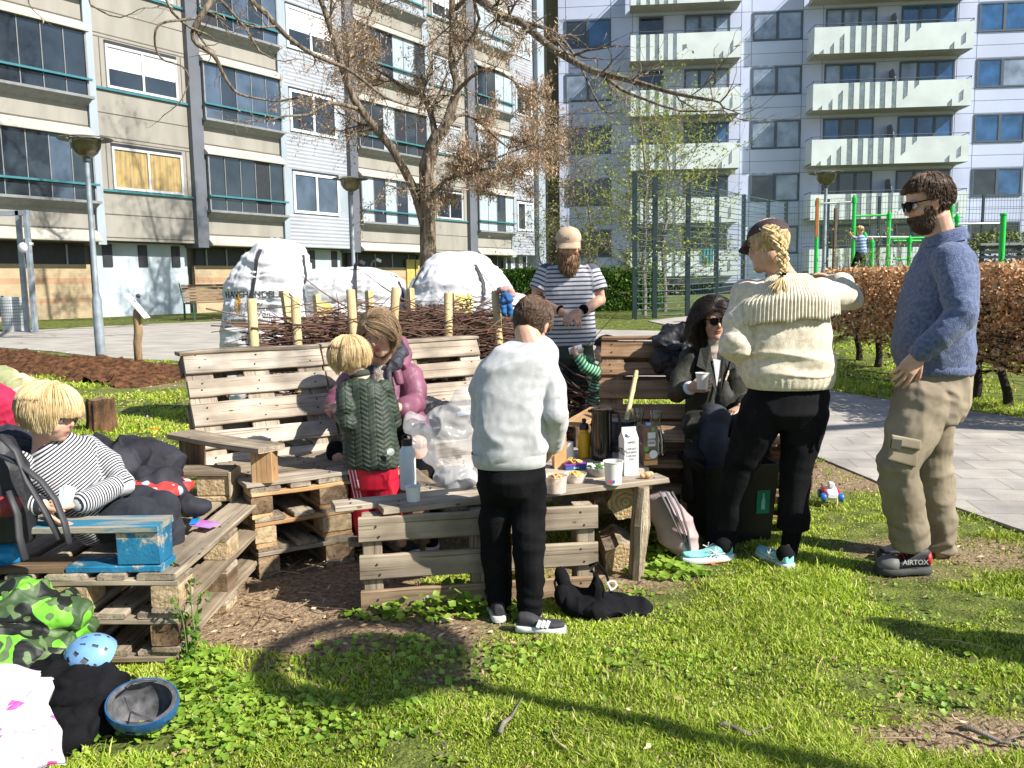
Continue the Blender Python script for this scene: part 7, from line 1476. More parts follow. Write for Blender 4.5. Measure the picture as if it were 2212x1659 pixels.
def toddler():
 Y_=5.95;t=thing('person','toddler in green striped pullover drinking from a cup, half hidden behind the short bench','person',(P(1290,700,Y_).x,Y_,0));s_=V(.2,1,0).normalized();f=V(-1,.2,0).normalized()
 hf=hframe(P(1307,757,Y_),(-.95,-.12,.12),(0,0,1),.84);nk=P(1306,788,Y_)
 mb=MB();head_prims(mb,hf,nk,kid=True,nr=.04);mb.loft([(P(1302,800,Y_),s_*.07,f*.045),(P(1298,900,Y_),s_*.08,f*.07)],16);chain(mb,[P(1298,808,5.87),P(1262,792,5.83),P(1244,764,5.85)],[.026,.024,.018]);chain(mb,[P(1298,808,6.03),P(1270,785,6.05),P(1252,764,5.95)],[.026,.024,.018])
 chain(mb,[P(1292,900,5.9),P(1290,985,5.92)],[.045,.03]);chain(mb,[P(1300,900,6.0),P(1300,985,6.02)],[.045,.03])
 w=P(1245,768,5.85);hand(mb,w,(-.5,.2,.8),(.3,.9,0),.56,.9,th=-1);w=P(1254,768,5.96);hand(mb,w,(-.4,-.1,.8),(0,-1,0),.56,.9,th=1)
 organic('body',mb,m_skin,t,.0035,2,post=head_post(hf,True));eyes(hf,t,True);hair('hair',hf,m_dkhair,t,1500,seed=6,wid=.0024,part=(0,-.02,.12),grav=1.0,lift=.008,cover=lambda p:p.z>.055 or(p.y<-.02 and p.z>-.03),lenf=lambda p:.05)
 ms=stripes('green_stripes',(.018,.13,.07),(.30,.60,.36),.022,.5);mb=MB();mb.loft([(P(1304,794,Y_),s_*.05,f*.045),(P(1301,806,Y_),s_*.10,f*.065),(P(1297,850,Y_),s_*.115,f*.085),(P(1294,900,Y_),s_*.12,f*.09)],20);a=[P(1295,808,5.87),P(1264,794,5.83),P(1250,774,5.85)];b=[P(1297,808,6.03),P(1272,788,6.05),P(1257,774,5.96)];chain(mb,a,[.045,.038,.03]);chain(mb,b,[.045,.038,.03])
 organic('striped_pullover',mb,ms,t,.005,3,disp=(((8,8,9),.004,91,'r'),),bones=[(P(1304,790,Y_),P(1294,900,Y_),0,.1),(a[0],a[2],.0,.04),(b[0],b[2],0,.04)])
 mb=MB();chain(mb,[P(1292,900,5.9),P(1290,975,5.92)],[.07,.05]);chain(mb,[P(1300,900,6.0),P(1300,975,6.02)],[.07,.05]);organic('trousers',mb,mat('dark_green_cord',(.01,.04,.03),rough=.9),t,.006,3)
 for yy in(5.92,6.03):x=P(1298,700,5.95).x;shoe('shoe',V(x+.03,yy,0),V(x-.11,yy,0),.032,.06,m_blackcloth,m_dark,t)
 mb=MB();c=P(1243,756,5.90);mb.lathe([(.024,-.045),(.031,.045),(.033,.048),(.029,.045),(.022,-.04)],c=c+V(.0,0,.0),n=20,axis=(.95,0,.2));setp(mb.build('drinking_cup',m_white,smooth=True,auto=40),'white cup held to the mouth by the toddler','cup')
toddler()
m_cup=mat('white_paper_cup',(.74,.73,.70),rough=.6,var=.03)
def cup(c,r0,r1,h,label,axis=(0,0,1),m=None,name='paper_cup',group=None,fill=None):
 t=thing(name,label,'cup',c,0,group);mb=MB();mb.lathe([(.001,.004),(r0,.004),(r0*1.0,0),(r0+.001,.0),(r1,h-.004),(r1+.0028,h-.003),(r1+.0028,h),(r1-.001,h),(r0-.001,.008),(.001,.008)],n=30,axis=axis,cap=False);mb.build('wall',m or m_cup,t,smooth=True,auto=35)
 if fill:mb=MB();mb.lathe([(.001,h*.8),(r1*.95,h*.8)],n=24,axis=axis,cap=False);mb.build('drink',fill,t)
 return t
def woman_seated():
 Y_=5.05;t=thing('person','seated dark-haired woman in sunglasses, cream turtleneck and dark trench coat, holding a cup','person',(P(1550,800,4.6).x,4.6,0));s_=V(.98,.18,0);f=V(.18,-.98,0)
 hf=hframe(P(1542,690,4.98),(.10,-.95,-.16),(-.06,0,1),.98);nk=P(1547,742,5.03)
 mb=MB();head_prims(mb,hf,nk,nr=.05);mb.loft([(P(1548,762,5.05),s_*.11,f*.05),(P(1550,850,5.06),s_*.12,f*.08),(P(1555,930,5.08),s_*.13,f*.10)],18)
 chain(mb,[P(1492,775,5.03),P(1462,850,4.90),P(1490,838,4.70)],[.035,.034,.026]);chain(mb,[P(1605,775,5.08),P(1630,860,5.0),P(1600,880,4.8)],[.035,.034,.024])
 chain(mb,[P(1530,935,5.05),P(1540,905,4.62),P(1545,1050,4.52)],[.06,.05,.034]);chain(mb,[P(1590,940,5.08),P(1600,925,4.62),P(1600,1090,4.55)],[.06,.05,.034])
 w=P(1492,837,4.69);hand(mb,w,(.85,-.25,.12),(.35,.9,.1),.95,.85,th=1,spread=.06);w=P(1600,880,4.8);hand(mb,w,(-.6,-.4,-.2),(0,0,-1),.9,.4)
 organic('body',mb,m_skin,t,.0038,2,post=head_post(hf));eyes(hf,t);shades(hf,t)
 hair('hair',hf,m_dkhair,t,3600,seed=31,wid=.0026,part=(.012,.05,.105),grav=1.1,lift=.011,cover=lambda p:(p.y<.035 and p.z>-.05)or(p.z>.062),lenf=lambda p:.30 if abs(p.x)>.02 else.25,curl=.0010,face='part')
 mtn=knit('cream_turtleneck',(.50,.40,.33),(.60,.50,.42),scale=40,bump=.3);mb=MB();mb.loft([(P(1547,729,5.02),s_*.055,f*.055),(P(1547,745,5.03),s_*.060,f*.058),(P(1548,758,5.04),s_*.10,f*.075),(P(1548,800,5.05),s_*.10,f*.10),(P(1549,830,5.05),s_*.09,f*.09)],22);organic('turtleneck',mb,mtn,t,.005,3,disp=(((5,5,25),.003,8,'r'),))
 mcoat=mat('dark_olive_trench',(.009,.010,.007),rough=.65,scale=3,col2=(.030,.031,.019),bump=.3,bs=60,spec=.35)
 mb=MB()
 for q in(-1,1):
  mb.loft([(P(1548+q*26,752,5.06),s_*.055,f*.07),(P(1548+q*34,772,5.06),s_*.085,f*.095),(P(1550+q*34,830,5.06),s_*.085,f*.115),(P(1553+q*30,900,5.06),s_*.095,f*.13),(P(1556+q*28,940,5.06),s_*.11,f*.14)],20,se=2.5)
 mb.loft([(P(1549,822,5.05),s_*.05,f*.10),(P(1551,850,5.05),s_*.08,f*.135),(P(1554,940,5.05),s_*.09,f*.16)],18)
 A=[P(1494,775,5.04),P(1472,815,4.98),P(1462,852,4.90),P(1482,842,4.75)];chain(mb,A,[.066,.064,.058,.05],18);B=[P(1604,775,5.08),P(1630,858,5.0),P(1606,878,4.84)];chain(mb,B,[.066,.06,.046])
 mb.loft([(P(1515,925,5.0),V(.10,.0,0),ZZ*.09),(P(1510,915,4.8),V(.10,0,0),ZZ*.08),(P(1512,925,4.60),V(.085,0,0),ZZ*.07),(P(1508,985,4.54),V(.075,0,0),V(0,.05,0)),(P(1505,1080,4.53),V(.07,0,0),V(0,.05,0))],20,se=2.6);mb.loft([(P(1600,925,5.0),V(.12,.0,0),ZZ*.09),(P(1610,925,4.7),V(.11,0,0),ZZ*.08),(P(1630,985,4.6),V(.08,0,0),V(0,.05,0)),(P(1642,1075,4.58),V(.07,0,0),V(0,.05,0))],20,se=2.6)
 organic('trench_coat',mb,mcoat,t,.0065,3,disp=(((5,5,6),.010,101,'r'),((12,12,12),.004,102,'r')),bones=[(A[0],A[2],0,.06),(A[2],A[3],.3,.05)],joints=((A[2],.09,.006,.035),(A[3],.05,.004,.03)))
 mb=MB()
 for q in(-1,1):
  c=[P(1548+q*14,748,4.96),P(1548+q*36,752,4.97),P(1548+q*44,790,4.93),P(1548+q*24,800,4.92),P(1551+q*4,850,4.91)];mb.slab(c if q>0 else c[::-1],(0,-.012,0))
 mb.build('lapel',mcoat,t,world=True);mb=MB();mb.slab([P(1540,775,4.925),P(1556,778,4.925),P(1552,812,4.915),P(1548,835,4.91)],(0,-.005,0));mb.build('shirt_front',mat('white_shirt',(.7,.7,.74),rough=.8),t,world=True)
 mb=MB();mb.tube([P(1486,840,4.73),P(1493,837,4.69)],[.042,.036],16);mb.build('shirt_cuff',MATS['white_shirt'],t,smooth=True,world=True)
 md=mat('dark_denim',(.018,.020,.028),rough=.85,scale=9,col2=(.045,.048,.062),bump=.3,bs=200);mb=MB();a=[P(1560,925,5.0),P(1545,905,4.62),P(1542,960,4.54),P(1548,1075,4.51)];chain(mb,a,[.088,.080,.075,.066],18);chain(mb,[P(1595,930,5.0),P(1600,925,4.64),P(1600,1080,4.55)],[.088,.08,.066]);organic('trousers',mb,md,t,.0065,3,disp=(((6,6,6),.006,105,'r'),))
 for(px,yy)in((1546,4.52),(1600,4.56)):x=P(px,1090,yy).x;shoe('shoe',V(x,yy+.07,0),V(x-.02,yy-.18,0),.045,.09,m_blackcloth,m_dark,t)
 cup(P(1517,840,4.615),.026,.036,.088,'white paper cup held by the seated woman in sunglasses');mb=MB();mb.lathe([(.0085,-.002),(.0095,0),(.0085,.002)],c=P(1504,826,4.655),n=12,axis=(1,0,0));mb.build('ring',mat('silver',(.7,.7,.7),rough=.2,metal=1),t,world=True)
woman_seated()
def woman_purple():
 Y_=4.78;t=thing('person','seated woman in purple padded jacket bending her head toward the child in green','person',(P(820,900,4.5).x,4.5,0));s_=V(.97,.22,0);f=V(.22,-.97,0)
 hf=hframe(P(819,722,4.62),(-.26,-.88,-.34),(-.22,0,1),.98);nk=P(822,782,4.76)
 mb=MB();head_prims(mb,hf,nk,nr=.054);mb.loft([(P(820,800,4.8),s_*.12,f*.06),(P(822,880,4.8),s_*.13,f*.09),(P(830,965,4.82),s_*.14,f*.10)],18)
 A=[P(752,822,4.76),P(722,878,4.62),P(733,895,4.42)];B=[P(886,812,4.80),P(898,870,4.70),P(845,885,4.45)];chain(mb,A,[.035,.034,.024]);chain(mb,B,[.035,.034,.024]);chain(mb,[P(800,960,4.8),P(735,985,4.42),P(742,1130,4.40)],[.06,.05,.034]);chain(mb,[P(860,955,4.8),P(905,955,4.45),P(925,1130,4.42)],[.06,.05,.034])
 w=P(731,892,4.43);hand(mb,w,(.25,-.7,.1),(.7,0,-.5),.9,.8,th=1);w=P(848,885,4.45);hand(mb,w,(-.8,-.3,0),(0,.8,-.5),.9,.6)
 organic('body',mb,m_skin,t,.0038,2,post=head_post(hf));eyes(hf,t)
 hair('hair',hf,m_ash,t,4200,seed=41,wid=.0025,part=(.012,.05,.108),grav=1.5,lift=.012,cover=lambda p:(p.y<.03 and p.z>-.05)or(p.z>.060),lenf=lambda p:.15+.4*max(0,p.z),curl=.0012,face='part')
 mp=mat('mauve_padded_nylon',(.15,.05,.085),rough=.5,scale=7,col2=(.24,.09,.14),bump=.15,bs=60,spec=.4)
 mb=MB();mb.loft([(P(822,788,4.8),s_*.09,f*.07),(P(822,805,4.8),s_*.165,f*.095),(P(822,850,4.8),s_*.195,f*.125),(P(826,905,4.8),s_*.205,f*.15),(P(833,950,4.8),s_*.225,f*.17),(P(838,975,4.8),s_*.225,f*.17)],26,se=2.3);mb.loft([(P(885,880,4.72),s_*.06,f*.06),(P(900,905,4.68),s_*.07,f*.07),(P(905,925,4.66),s_*.06,f*.08)],16)
 a=[P(760,826,4.76),P(738,852,4.68),P(722,878,4.60),P(730,892,4.48)];b=[P(882,812,4.80),P(893,840,4.76),P(896,872,4.70),P(872,884,4.56)];chain(mb,a,[.072,.068,.062,.05],18);chain(mb,b,[.075,.072,.066,.055],18)
 def puff(co,no):
  return co,{}
 o=organic('padded_jacket',mb,mp,t,.006,3,disp=(((4,4,5),.008,111,'r'),),bones=[(P(822,788,4.8),P(836,975,4.8),0,.18),(a[0],a[2],.0,.065),(a[2],a[3],.2,.055),(b[0],b[2],.0,.065),(b[2],b[3],.2,.055)],joints=((P(822,880,4.8),.6,.004,.085),(b[2],.1,.006,.05),(a[2],.1,.006,.05)))
 mfl=mat('black_hood_lining',(.012,.012,.018),rough=.6,scale=9,col2=(.04,.04,.055),bump=.6,bs=50);mb=MB();mb.tube([P(790,792,4.70),P(806,800,4.68),P(838,800,4.68),P(852,790,4.69),P(866,765,4.80),P(850,735,4.90),P(815,735,4.96)],[.022,.025,.028,.036,.042,.045,.04],12);organic('hood_lining',mb,mfl,t,.006,2,disp=(((14,14,14),.008,3,'r'),))
 mb=MB();mb.tube([P(868,795,4.74),P(878,768,4.84),P(866,738,4.95),P(835,728,5.0)],[.03,.035,.035,.03],12);mb.tube([P(856,800,4.67),P(864,830,4.66)],[.03,.02],10);organic('hood',mb,mp,t,.006,3,disp=(((9,9,9),.006,4,'r'),))
 mb=MB();mb.loft([(P(824,790,4.70),s_*.06,f*.04),(P(824,820,4.68),s_*.055,f*.045),(P(826,880,4.66),s_*.05,f*.05)],18);organic('grey_jumper',mb,knit('oatmeal_knit',(.26,.22,.19),(.42,.36,.32),bump=1,bs=120),t,.005,2,disp=(((20,20,20),.005,5,'r'),))
 mb=MB();mb.tube([P(838,800,4.655),P(843,840,4.64),P(846,890,4.62)],[.020,.016,.014],10);mb.build('zip_edge',mfl,t,smooth=True,world=True)
 mb=MB();l=[P(800,955,4.8),P(740,975,4.46),P(738,1050,4.42),P(742,1130,4.42)];chain(mb,l,[.095,.085,.07,.055],18);r=[P(862,950,4.8),P(905,950,4.50),P(915,1040,4.44),P(925,1130,4.44)];chain(mb,r,[.095,.088,.072,.055],18);organic('trousers',mb,m_blackcloth,t,.0065,3,disp=(((6,6,6),.006,115,'r'),))
 for(px,yy)in((742,4.40),(925,4.42)):x=P(px,1150,yy).x;shoe('shoe',V(x,yy+.06,0),V(x+.03,yy-.18,0),.045,.08,m_blackcloth,m_rubber,t)
 mb=MB();chain(mb,[P(722,883,4.36),P(738,881,4.33)],[.014,.019],12);setp(mb.build('carrot_snack',mat('orange_snack',(.75,.26,.05),rough=.6),smooth=True),'small orange snack in the seated woman\'s hand','snack')
woman_purple()
def boy_left():
 t=thing('person','blond boy reclining on the low pallets at left, thin striped shirt, holding folded cards','person',(P(180,1100,3.3).x,3.3,.355));Yb=3.16
 hf=hframe(P(110,896,3.16),(.97,-.10,-.20),(.05,0,1),.95);nk=P(100,965,3.18);d_=(P(235,1120,3.3)-P(98,975,3.18)).normalized();f=V(.55,-.65,.5).normalized();s_=d_.cross(f).normalized();f=s_.cross(d_).normalized()
 R_=lambda px,py,y,a,b:(P(px,py,y),s_*a,f*b)
 mb=MB();head_prims(mb,hf,nk,kid=True,nr=.045);mb.loft([R_(104,985,3.18,.10,.05),R_(165,1040,3.22,.11,.07),R_(235,1110,3.3,.10,.07)],18)
 A=[P(196,975,3.30),P(262,1045,3.26),P(170,1085,3.06)];B=[P(28,1010,3.10),P(25,1085,2.98),P(92,1092,2.96)];chain(mb,A,[.034,.032,.024]);chain(mb,B,[.034,.032,.024])
 chain(mb,[P(245,1110,3.34),P(355,1095,3.28),P(345,1170,3.50)],[.055,.045,.03]);chain(mb,[P(235,1120,3.26),P(330,1130,3.2),P(240,1150,3.35)],[.055,.045,.03])
 w=P(168,1085,3.06);hand(mb,w,(-.8,-.35,.02),(0,.5,-.8),.84,.75,th=-1);w=P(90,1090,2.97);hand(mb,w,(.55,-.1,-.75),(.6,.5,.2),.84,.55,th=1)
 organic('body',mb,m_skin,t,.0036,2,post=head_post(hf,True,brow=False));eyes(hf,t,True)
 hair('hair',hf,m_blonde,t,7000,seed=51,wid=.0022,part=(0,-.005,.125),grav=1.6,lift=.013,cover=lambda p:p.z>.045 or(p.y<.045 and p.z>-.02),lenf=lambda p:(.14 if p.z>.09 else.05+max(0,p.z)*1.0+.02),face='fringe',fz=.028)
 ms=stripes('thin_black_white_stripes',(.02,.022,.035),(.55,.55,.56),.0105,.48)
 mb=MB();mb.loft([R_(100,955,3.18,.050,.045),R_(102,975,3.18,.105,.07),R_(122,1000,3.19,.135,.088),R_(160,1038,3.22,.135,.098),R_(200,1080,3.26,.13,.10),R_(228,1115,3.29,.125,.10),R_(240,1130,3.3,.115,.09)],26,se=2.3)
 a=[P(188,972,3.29),P(232,1005,3.28),P(262,1045,3.24),P(215,1070,3.14),P(180,1084,3.07)];b=[P(38,1008,3.10),P(20,1050,3.02),P(30,1085,2.97),P(78,1090,2.965)];chain(mb,a,[.056,.053,.050,.044,.036],18);chain(mb,b,[.056,.052,.048,.036],18)
 mb.tube([P(110,985,3.19),P(188,972,3.29)],.056,14)
 organic('striped_shirt',mb,ms,t,.005,3,disp=(((6,6,6),.007,121,'r'),),bones=[(P(98,965,3.18),P(245,1135,3.3),0,.13),(a[0],a[2],.0,.05),(a[2],a[4],.13,.045),(b[0],b[2],.0,.05),(b[2],b[3],.13,.045)],joints=((a[2],.07,.005,.03),))
 mt=mat('dark_navy_trousers',(.010,.011,.018),rough=.9,scale=8,col2=(.025,.028,.04),bump=.3,bs=180);mb=MB();l=[P(240,1112,3.36),P(300,1092,3.32),P(352,1098,3.28),P(368,1165,3.32),P(350,1205,3.4)];chain(mb,l,[.088,.080,.070,.058,.045],18);r=[P(232,1125,3.26),P(300,1115,3.20),P(345,1130,3.22),P(260,1150,3.45)];chain(mb,r,[.085,.075,.062,.05],16);organic('trousers',mb,mt,t,.0055,3,disp=(((6,6,6),.006,125,'r'),))
 mb=MB();q=P(352,1208,3.45);mb.ell(q,(.05,.09,.04));organic('socked_foot',mb,mt,t,.006,2)
 mb=MB()
 for k,(a1,b1)in enumerate(((0,0),(8,3),(-6,5))):mb.slab([P(133+a1,1092,2.93),P(146+a1,1092,2.93),P(152+a1*1.6,1050+b1,2.94),P(138+a1*1.6,1048+b1,2.94)],(0,.004,0))
 setp(mb.build('folded_cards',mat('card_white',(.62,.66,.70),rough=.5)),'folded white cards held by the reclining blond boy','cards')
boy_left()
def child_far():
 Y_=16.8;p=lambda x,y,d=0:P(x,y,Y_+d);t=thing('person','far small child in a blue striped top climbing on the green bars','person',(p(1860,590).x,Y_,float(H(0,Y_))))
 hf=hframe(p(1858,499),(-.3,-.9,0),(0,0,1),.80);mb=MB();head_prims(mb,hf,p(1859,512),kid=True,nr=.045);chain(mb,[p(1859,518),p(1860,543)],[.08,.08]);chain(mb,[p(1852,517),p(1843,512),p(1836,505,-.1)],[.03,.026,.022]);chain(mb,[p(1866,517),p(1874,515),p(1882,516,-.1)],[.03,.026,.022]);chain(mb,[p(1856,545),p(1850,560,-.1),p(1842,578)],[.05,.045,.035]);chain(mb,[p(1862,545),p(1864,565),p(1862,592)],[.05,.045,.035]);mb.ell(p(1836,504,-.1),.028);mb.ell(p(1883,516,-.1),.028)
 organic('body',mb,m_skin,t,.010,1,post=head_post(hf,True));hair('hair',hf,m_blonde,t,500,seed=6,wid=.006,part=(0,-.01,.12),grav=1,lift=.01,cover=lambda p:p.z>.05 or p.y<0,lenf=lambda p:.08)
 ms=stripes('pale_blue_stripes',(.10,.20,.45),(.45,.55,.72),.06,.5);mb=MB();chain(mb,[p(1859,518),p(1860,543)],[.10,.105]);chain(mb,[p(1852,517),p(1843,512)],[.045,.035]);chain(mb,[p(1866,517),p(1874,515)],[.045,.035]);organic('striped_top',mb,ms,t,.01,1,bones=[(p(1859,512),p(1860,545),0,.1)])
 mb=MB();chain(mb,[p(1856,545),p(1850,560,-.1),p(1843,576)],[.065,.055,.045]);chain(mb,[p(1862,545),p(1864,565),p(1862,588)],[.065,.055,.045]);organic('trousers',mb,m_blackcloth,t,.01,1)
child_far()
#  THINGS ON THE TABLE
TT=.4505
def onT(px,py,z=TT):return PZ(px,py,z)
def lathe_thing(name,label,cat,c,parts,rz=0,group=None):
 t=thing(name,label,cat,c,rz,group)
 for(pn,prof,m,n)in parts:mb=MB();mb.lathe(prof,n=n,cap=False);mb.build(pn,m,t,smooth=True,auto=35)
 return t
m_blkpl=mat('black_plastic',(.012,.012,.014),rough=.35,spec=.5,var=.1);m_wpow=mat('white_powder_coat',(.55,.62,.66),rough=.3,scale=4,var=.06,spec=.6)
c=onT(882,1056);t=lathe_thing('drinking_bottle','tall white steel drinking bottle with a black loop cap, left end of the table','bottle',c,[('body',[(.001,0),(.034,0),(.037,.006),(.037,.15),(.034,.175),(.022,.196),(.020,.20),(.001,.20)],m_wpow,30),('cap',[(.001,.198),(.024,.198),(.024,.222),(.018,.226),(.001,.226)],m_blkpl,20)])
mb=MB();mb.tube([(-.02,0,.222),(-.018,0,.240),(0,0,.248),(.018,0,.240),(.02,0,.222)],.004,6);mb.build('cap_loop',m_blkpl,t,smooth=True)
cup(onT(893,1082),.024,.031,.062,'small upside-down-looking white cup in front of the steel bottle')if 0 else cup(onT(893,1082),.026,.032,.064,'small plain white cup standing in front of the steel bottle')
m_film=mat('thin_clear_plastic',(.80,.78,.78),rough=.22,var=.03,alpha=.30,spec=.8)
c=onT(985,1066);Yb=c.y+.17;t=thing('plastic_bag','big crumpled translucent plastic bag standing open beside the bending boy','bag',(c.x,Yb,TT))
mb=MB();mb.loft([(P(985,1053,Yb),XX*.085,YY*.07),(P(985,1038,Yb),XX*.10,YY*.09),(P(975,1015,Yb),XX*.07,YY*.07),(P(960,985,Yb),XX*.10,YY*.08),(P(950,950,Yb),XX*.135,YY*.09),(P(952,918,Yb),XX*.14,YY*.07),(P(975,888,Yb),XX*.08,YY*.05),(P(1000,850,Yb),XX*.02,YY*.02)],24);mb.ell(P(905,915,Yb),(.05,.05,.04));organic('film',mb,m_film,t,.006,3,disp=(((5,5,5),.026,5,'r'),((15,15,15),.009,6,'r')))
mb=MB();mb.ell(P(990,1036,Yb),(.085,.06,.05));organic('contents',mb,mat('grey_bundle',(.12,.12,.13),rough=.7,scale=12,col2=(.34,.34,.35)),t,.007,1,disp=(((12,12,12),.02,7,'r'),))
c=onT(1300,992);t=lathe_thing('thermos_jug','tall glossy black thermos jug with a looped handle, centre of the table','thermos',c,[('body',[(.001,0),(.052,0),(.055,.004),(.056,.10),(.052,.235),(.055,.25),(.056,.262),(.048,.264),(.001,.262)],mat('glossy_black',(.008,.008,.010),rough=.12,spec=.7,var=.1),34)])
mb=MB();mb.tube([(.05,0,.245),(.085,0,.240),(.094,0,.19),(.09,0,.10),(.052,0,.07)],[.008,.008,.008,.008,.007],8);mb.build('handle',m_blkpl,t,smooth=True);mb=MB();mb.box((-.055,0,.252),(.03,.03,.014),None,.004);mb.build('spout',m_blkpl,t)
c=onT(1347,972);lathe_thing('dark_pot','wide matt blue-black pot behind the black thermos','pot',c,[('body',[(.001,0),(.07,0),(.074,.01),(.072,.15),(.076,.155),(.076,.165),(.001,.17)],mat('blue_black_enamel',(.012,.020,.035),rough=.4),30)])
c=onT(1262,988);t=lathe_thing('drinking_bottle','small yellow metal bottle with a black sports cap, left of the thermos','bottle',c,[('body',[(.001,0),(.029,0),(.032,.004),(.032,.115),(.028,.130),(.021,.136),(.021,.150),(.001,.150)],mat('yellow_enamel',(.66,.40,.012),rough=.4,var=.06),28),('cap',[(.001,.148),(.025,.148),(.025,.165),(.022,.178),(.010,.182),(.012,.200),(.006,.205),(.001,.205)],m_blkpl,18)])
m_clr=mat('clear_glass',(.93,.96,.95),rough=.02,trans=1.0,var=.01,spec=.6);m_water=mat('water',(.80,.88,.88),rough=.02,trans=.92,var=.01)
for px,py,lab in((1378,978,'clear glass water carafe with a flared neck, left of the two'),(1416,984,'clear glass water carafe with a flared neck, right of the two')):
 c=onT(px,py);lathe_thing('glass_carafe',lab,'carafe',c,[('glass',[(.001,.006),(.046,.006),(.050,.001),(.051,.008),(.043,.09),(.026,.155),(.024,.175),(.036,.235),(.034,.235),(.022,.175),(.024,.155),(.041,.09),(.047,.012),(.001,.011)],m_clr,28),('water',[(.001,.013),(.046,.014),(.040,.09),(.027,.135),(.001,.135)],m_water,24)],group=None)
def carton(label,px,py,w_,d_,h_,rz,m,gable=True,texts=(),name='drink_carton'):
 t=thing(name,label,'carton',onT(px,py),rz);mb=MB()
 if gable:mb.add([(-w_,-d_,0),(w_,-d_,0),(w_,d_,0),(-w_,d_,0),(-w_,-d_,h_),(w_,-d_,h_),(w_,d_,h_),(-w_,d_,h_),(-w_,0,h_+.035),(w_,0,h_+.035)],[(3,2,1,0),(0,1,5,4),(2,3,7,6),(1,2,6,9,5),(3,0,4,8,7),(4,5,9,8),(6,7,8,9)]);mb.box((0,0,h_+.043),(2*w_,.004,.018))
 else:mb.box((0,0,h_/2),(2*w_,2*d_,h_),None,.002)
 mb.build('box',m,t)
 for(s,size,x,z,side,mm)in texts:
  M=(Matrix.Translation((x,-d_-.0015,z))@Matrix.Rotation(R(90),4,'X'))if side=='f' else(Matrix.Translation((-w_-.0015,x,z))@Matrix.Rotation(R(-90),4,'Z')@Matrix.Rotation(R(90),4,'X'))
  vs,fs=text_mesh(s,size,True);q=MB();q.add([M@v for v in vs],fs);q.build('lettering',mm,t)
 return t
m_car=mat('carton_grey_white',(.60,.61,.62),rough=.5,var=.03);t=carton('grey-white oat drink carton with black lettering, open gable top',1358,1024,.036,.036,.175,R(14),m_car,True,(('OATLY!',.040,.0,.10,'s',K_TXT),('OATLY',.012,0,.155,'f',K_TXT),('I AM NOT',.0115,0,.125,'f',MATS['grey_print']),('FOR MOO',.0115,0,.108,'f',MATS['grey_print']),('I AM FOR',.0115,0,.091,'f',MATS['grey_print']),('YOU',.0115,0,.075,'f',MATS['grey_print'])))
mb=MB();mb.lathe([(.012,0),(.012,.014),(.001,.015)],c=(-.008,-.022,.19),n=14,axis=(0,-.7,.7));mb.build('screw_cap',m_white,t)
m_cof=mat('brown_carton',(.10,.055,.045),rough=.45,scale=20,col2=(.27,.15,.12));t=carton('brown oat drink carton with a white label and an orange printed bowl',1400,1002,.037,.035,.195,R(12),m_cof,False,(('HAVRE',.015,.004,.125,'f',K_TXT),('DRIK',.015,.004,.108,'f',K_TXT),('ØKO',.013,0,.10,'s',W_TXT)))
mb=MB();mb.box((.004,-.0357,.130),(.040,.001,.070));mb.build('label',mat('label_white',(.66,.66,.68),rough=.5),t);mb=MB();mb.lathe([(.021,0),(.021,.0012)],c=(.014,-.0352,.055),n=24,axis=(0,-1,0));mb.build('printed_bowl',m_white,t);mb=MB();mb.box((0,-.0356,.012),(.072,.001,.022));mb.box((-.012,-.0356,.045),(.035,.0012,.03));mb.build('printed_grain',mat('grain_orange',(.62,.32,.12),rough=.6),t);mb=MB();mb.lathe([(.012,0),(.012,.0018)],c=(-.022,-.0352,.083),n=16,axis=(0,-1,0));mb.box((.012,-.0357,.182),(.016,.0016,.018));mb.build('green_seal',mat('seal_green',(.12,.48,.08),rough=.6),t)
mb=MB();mb.lathe([(.013,0),(.013,.012),(.001,.013)],c=(0,0,.195),n=16);mb.build('screw_cap',mat('pale_blue_cap',(.45,.6,.75),rough=.4),t)
m_orc=mat('orange_carton',(.62,.30,.12),rough=.5,scale=14,col2=(.75,.42,.20));t=carton('narrow orange juice carton beside the boy\'s hand',1208,1010,.030,.030,.165,R(10),m_orc,True)
t=carton('flat blue cardboard snack box with crisps on top',1240,1012,.055,.035,.022,R(14),mat('blue_box',(.03,.10,.30),rough=.5),False,(('KIKS',.014,0,.006,'f',W_TXT),),name='snack_box');mb=MB();mb.box((.0,-.012,.026),(.11,.05,.006));mb.build('purple_lid',mat('purple_print',(.22,.05,.32),rough=.5),t)
rg=random.Random(5);m_cris=mat('yellow_crisps',(.62,.36,.06),rough=.7,scale=30,col2=(.82,.58,.18))
mb=MB()
for k in range(9):mb.lathe([(.016,0),(.014,.004),(.001,.003)],c=(rg.uniform(-.035,.035),rg.uniform(-.02,.02),.030+.004*k*.4),n=8,axis=(rg.gauss(0,.5),rg.gauss(0,.5),1))
mb.build('crisps',m_cris,t)
m_tub=mat('clear_tub_plastic',(.82,.80,.76),rough=.15,alpha=.38,var=.03,spec=.8);m_ora=mat('orange_crackers',(.62,.27,.08),rough=.75,scale=40,col2=(.80,.46,.18))
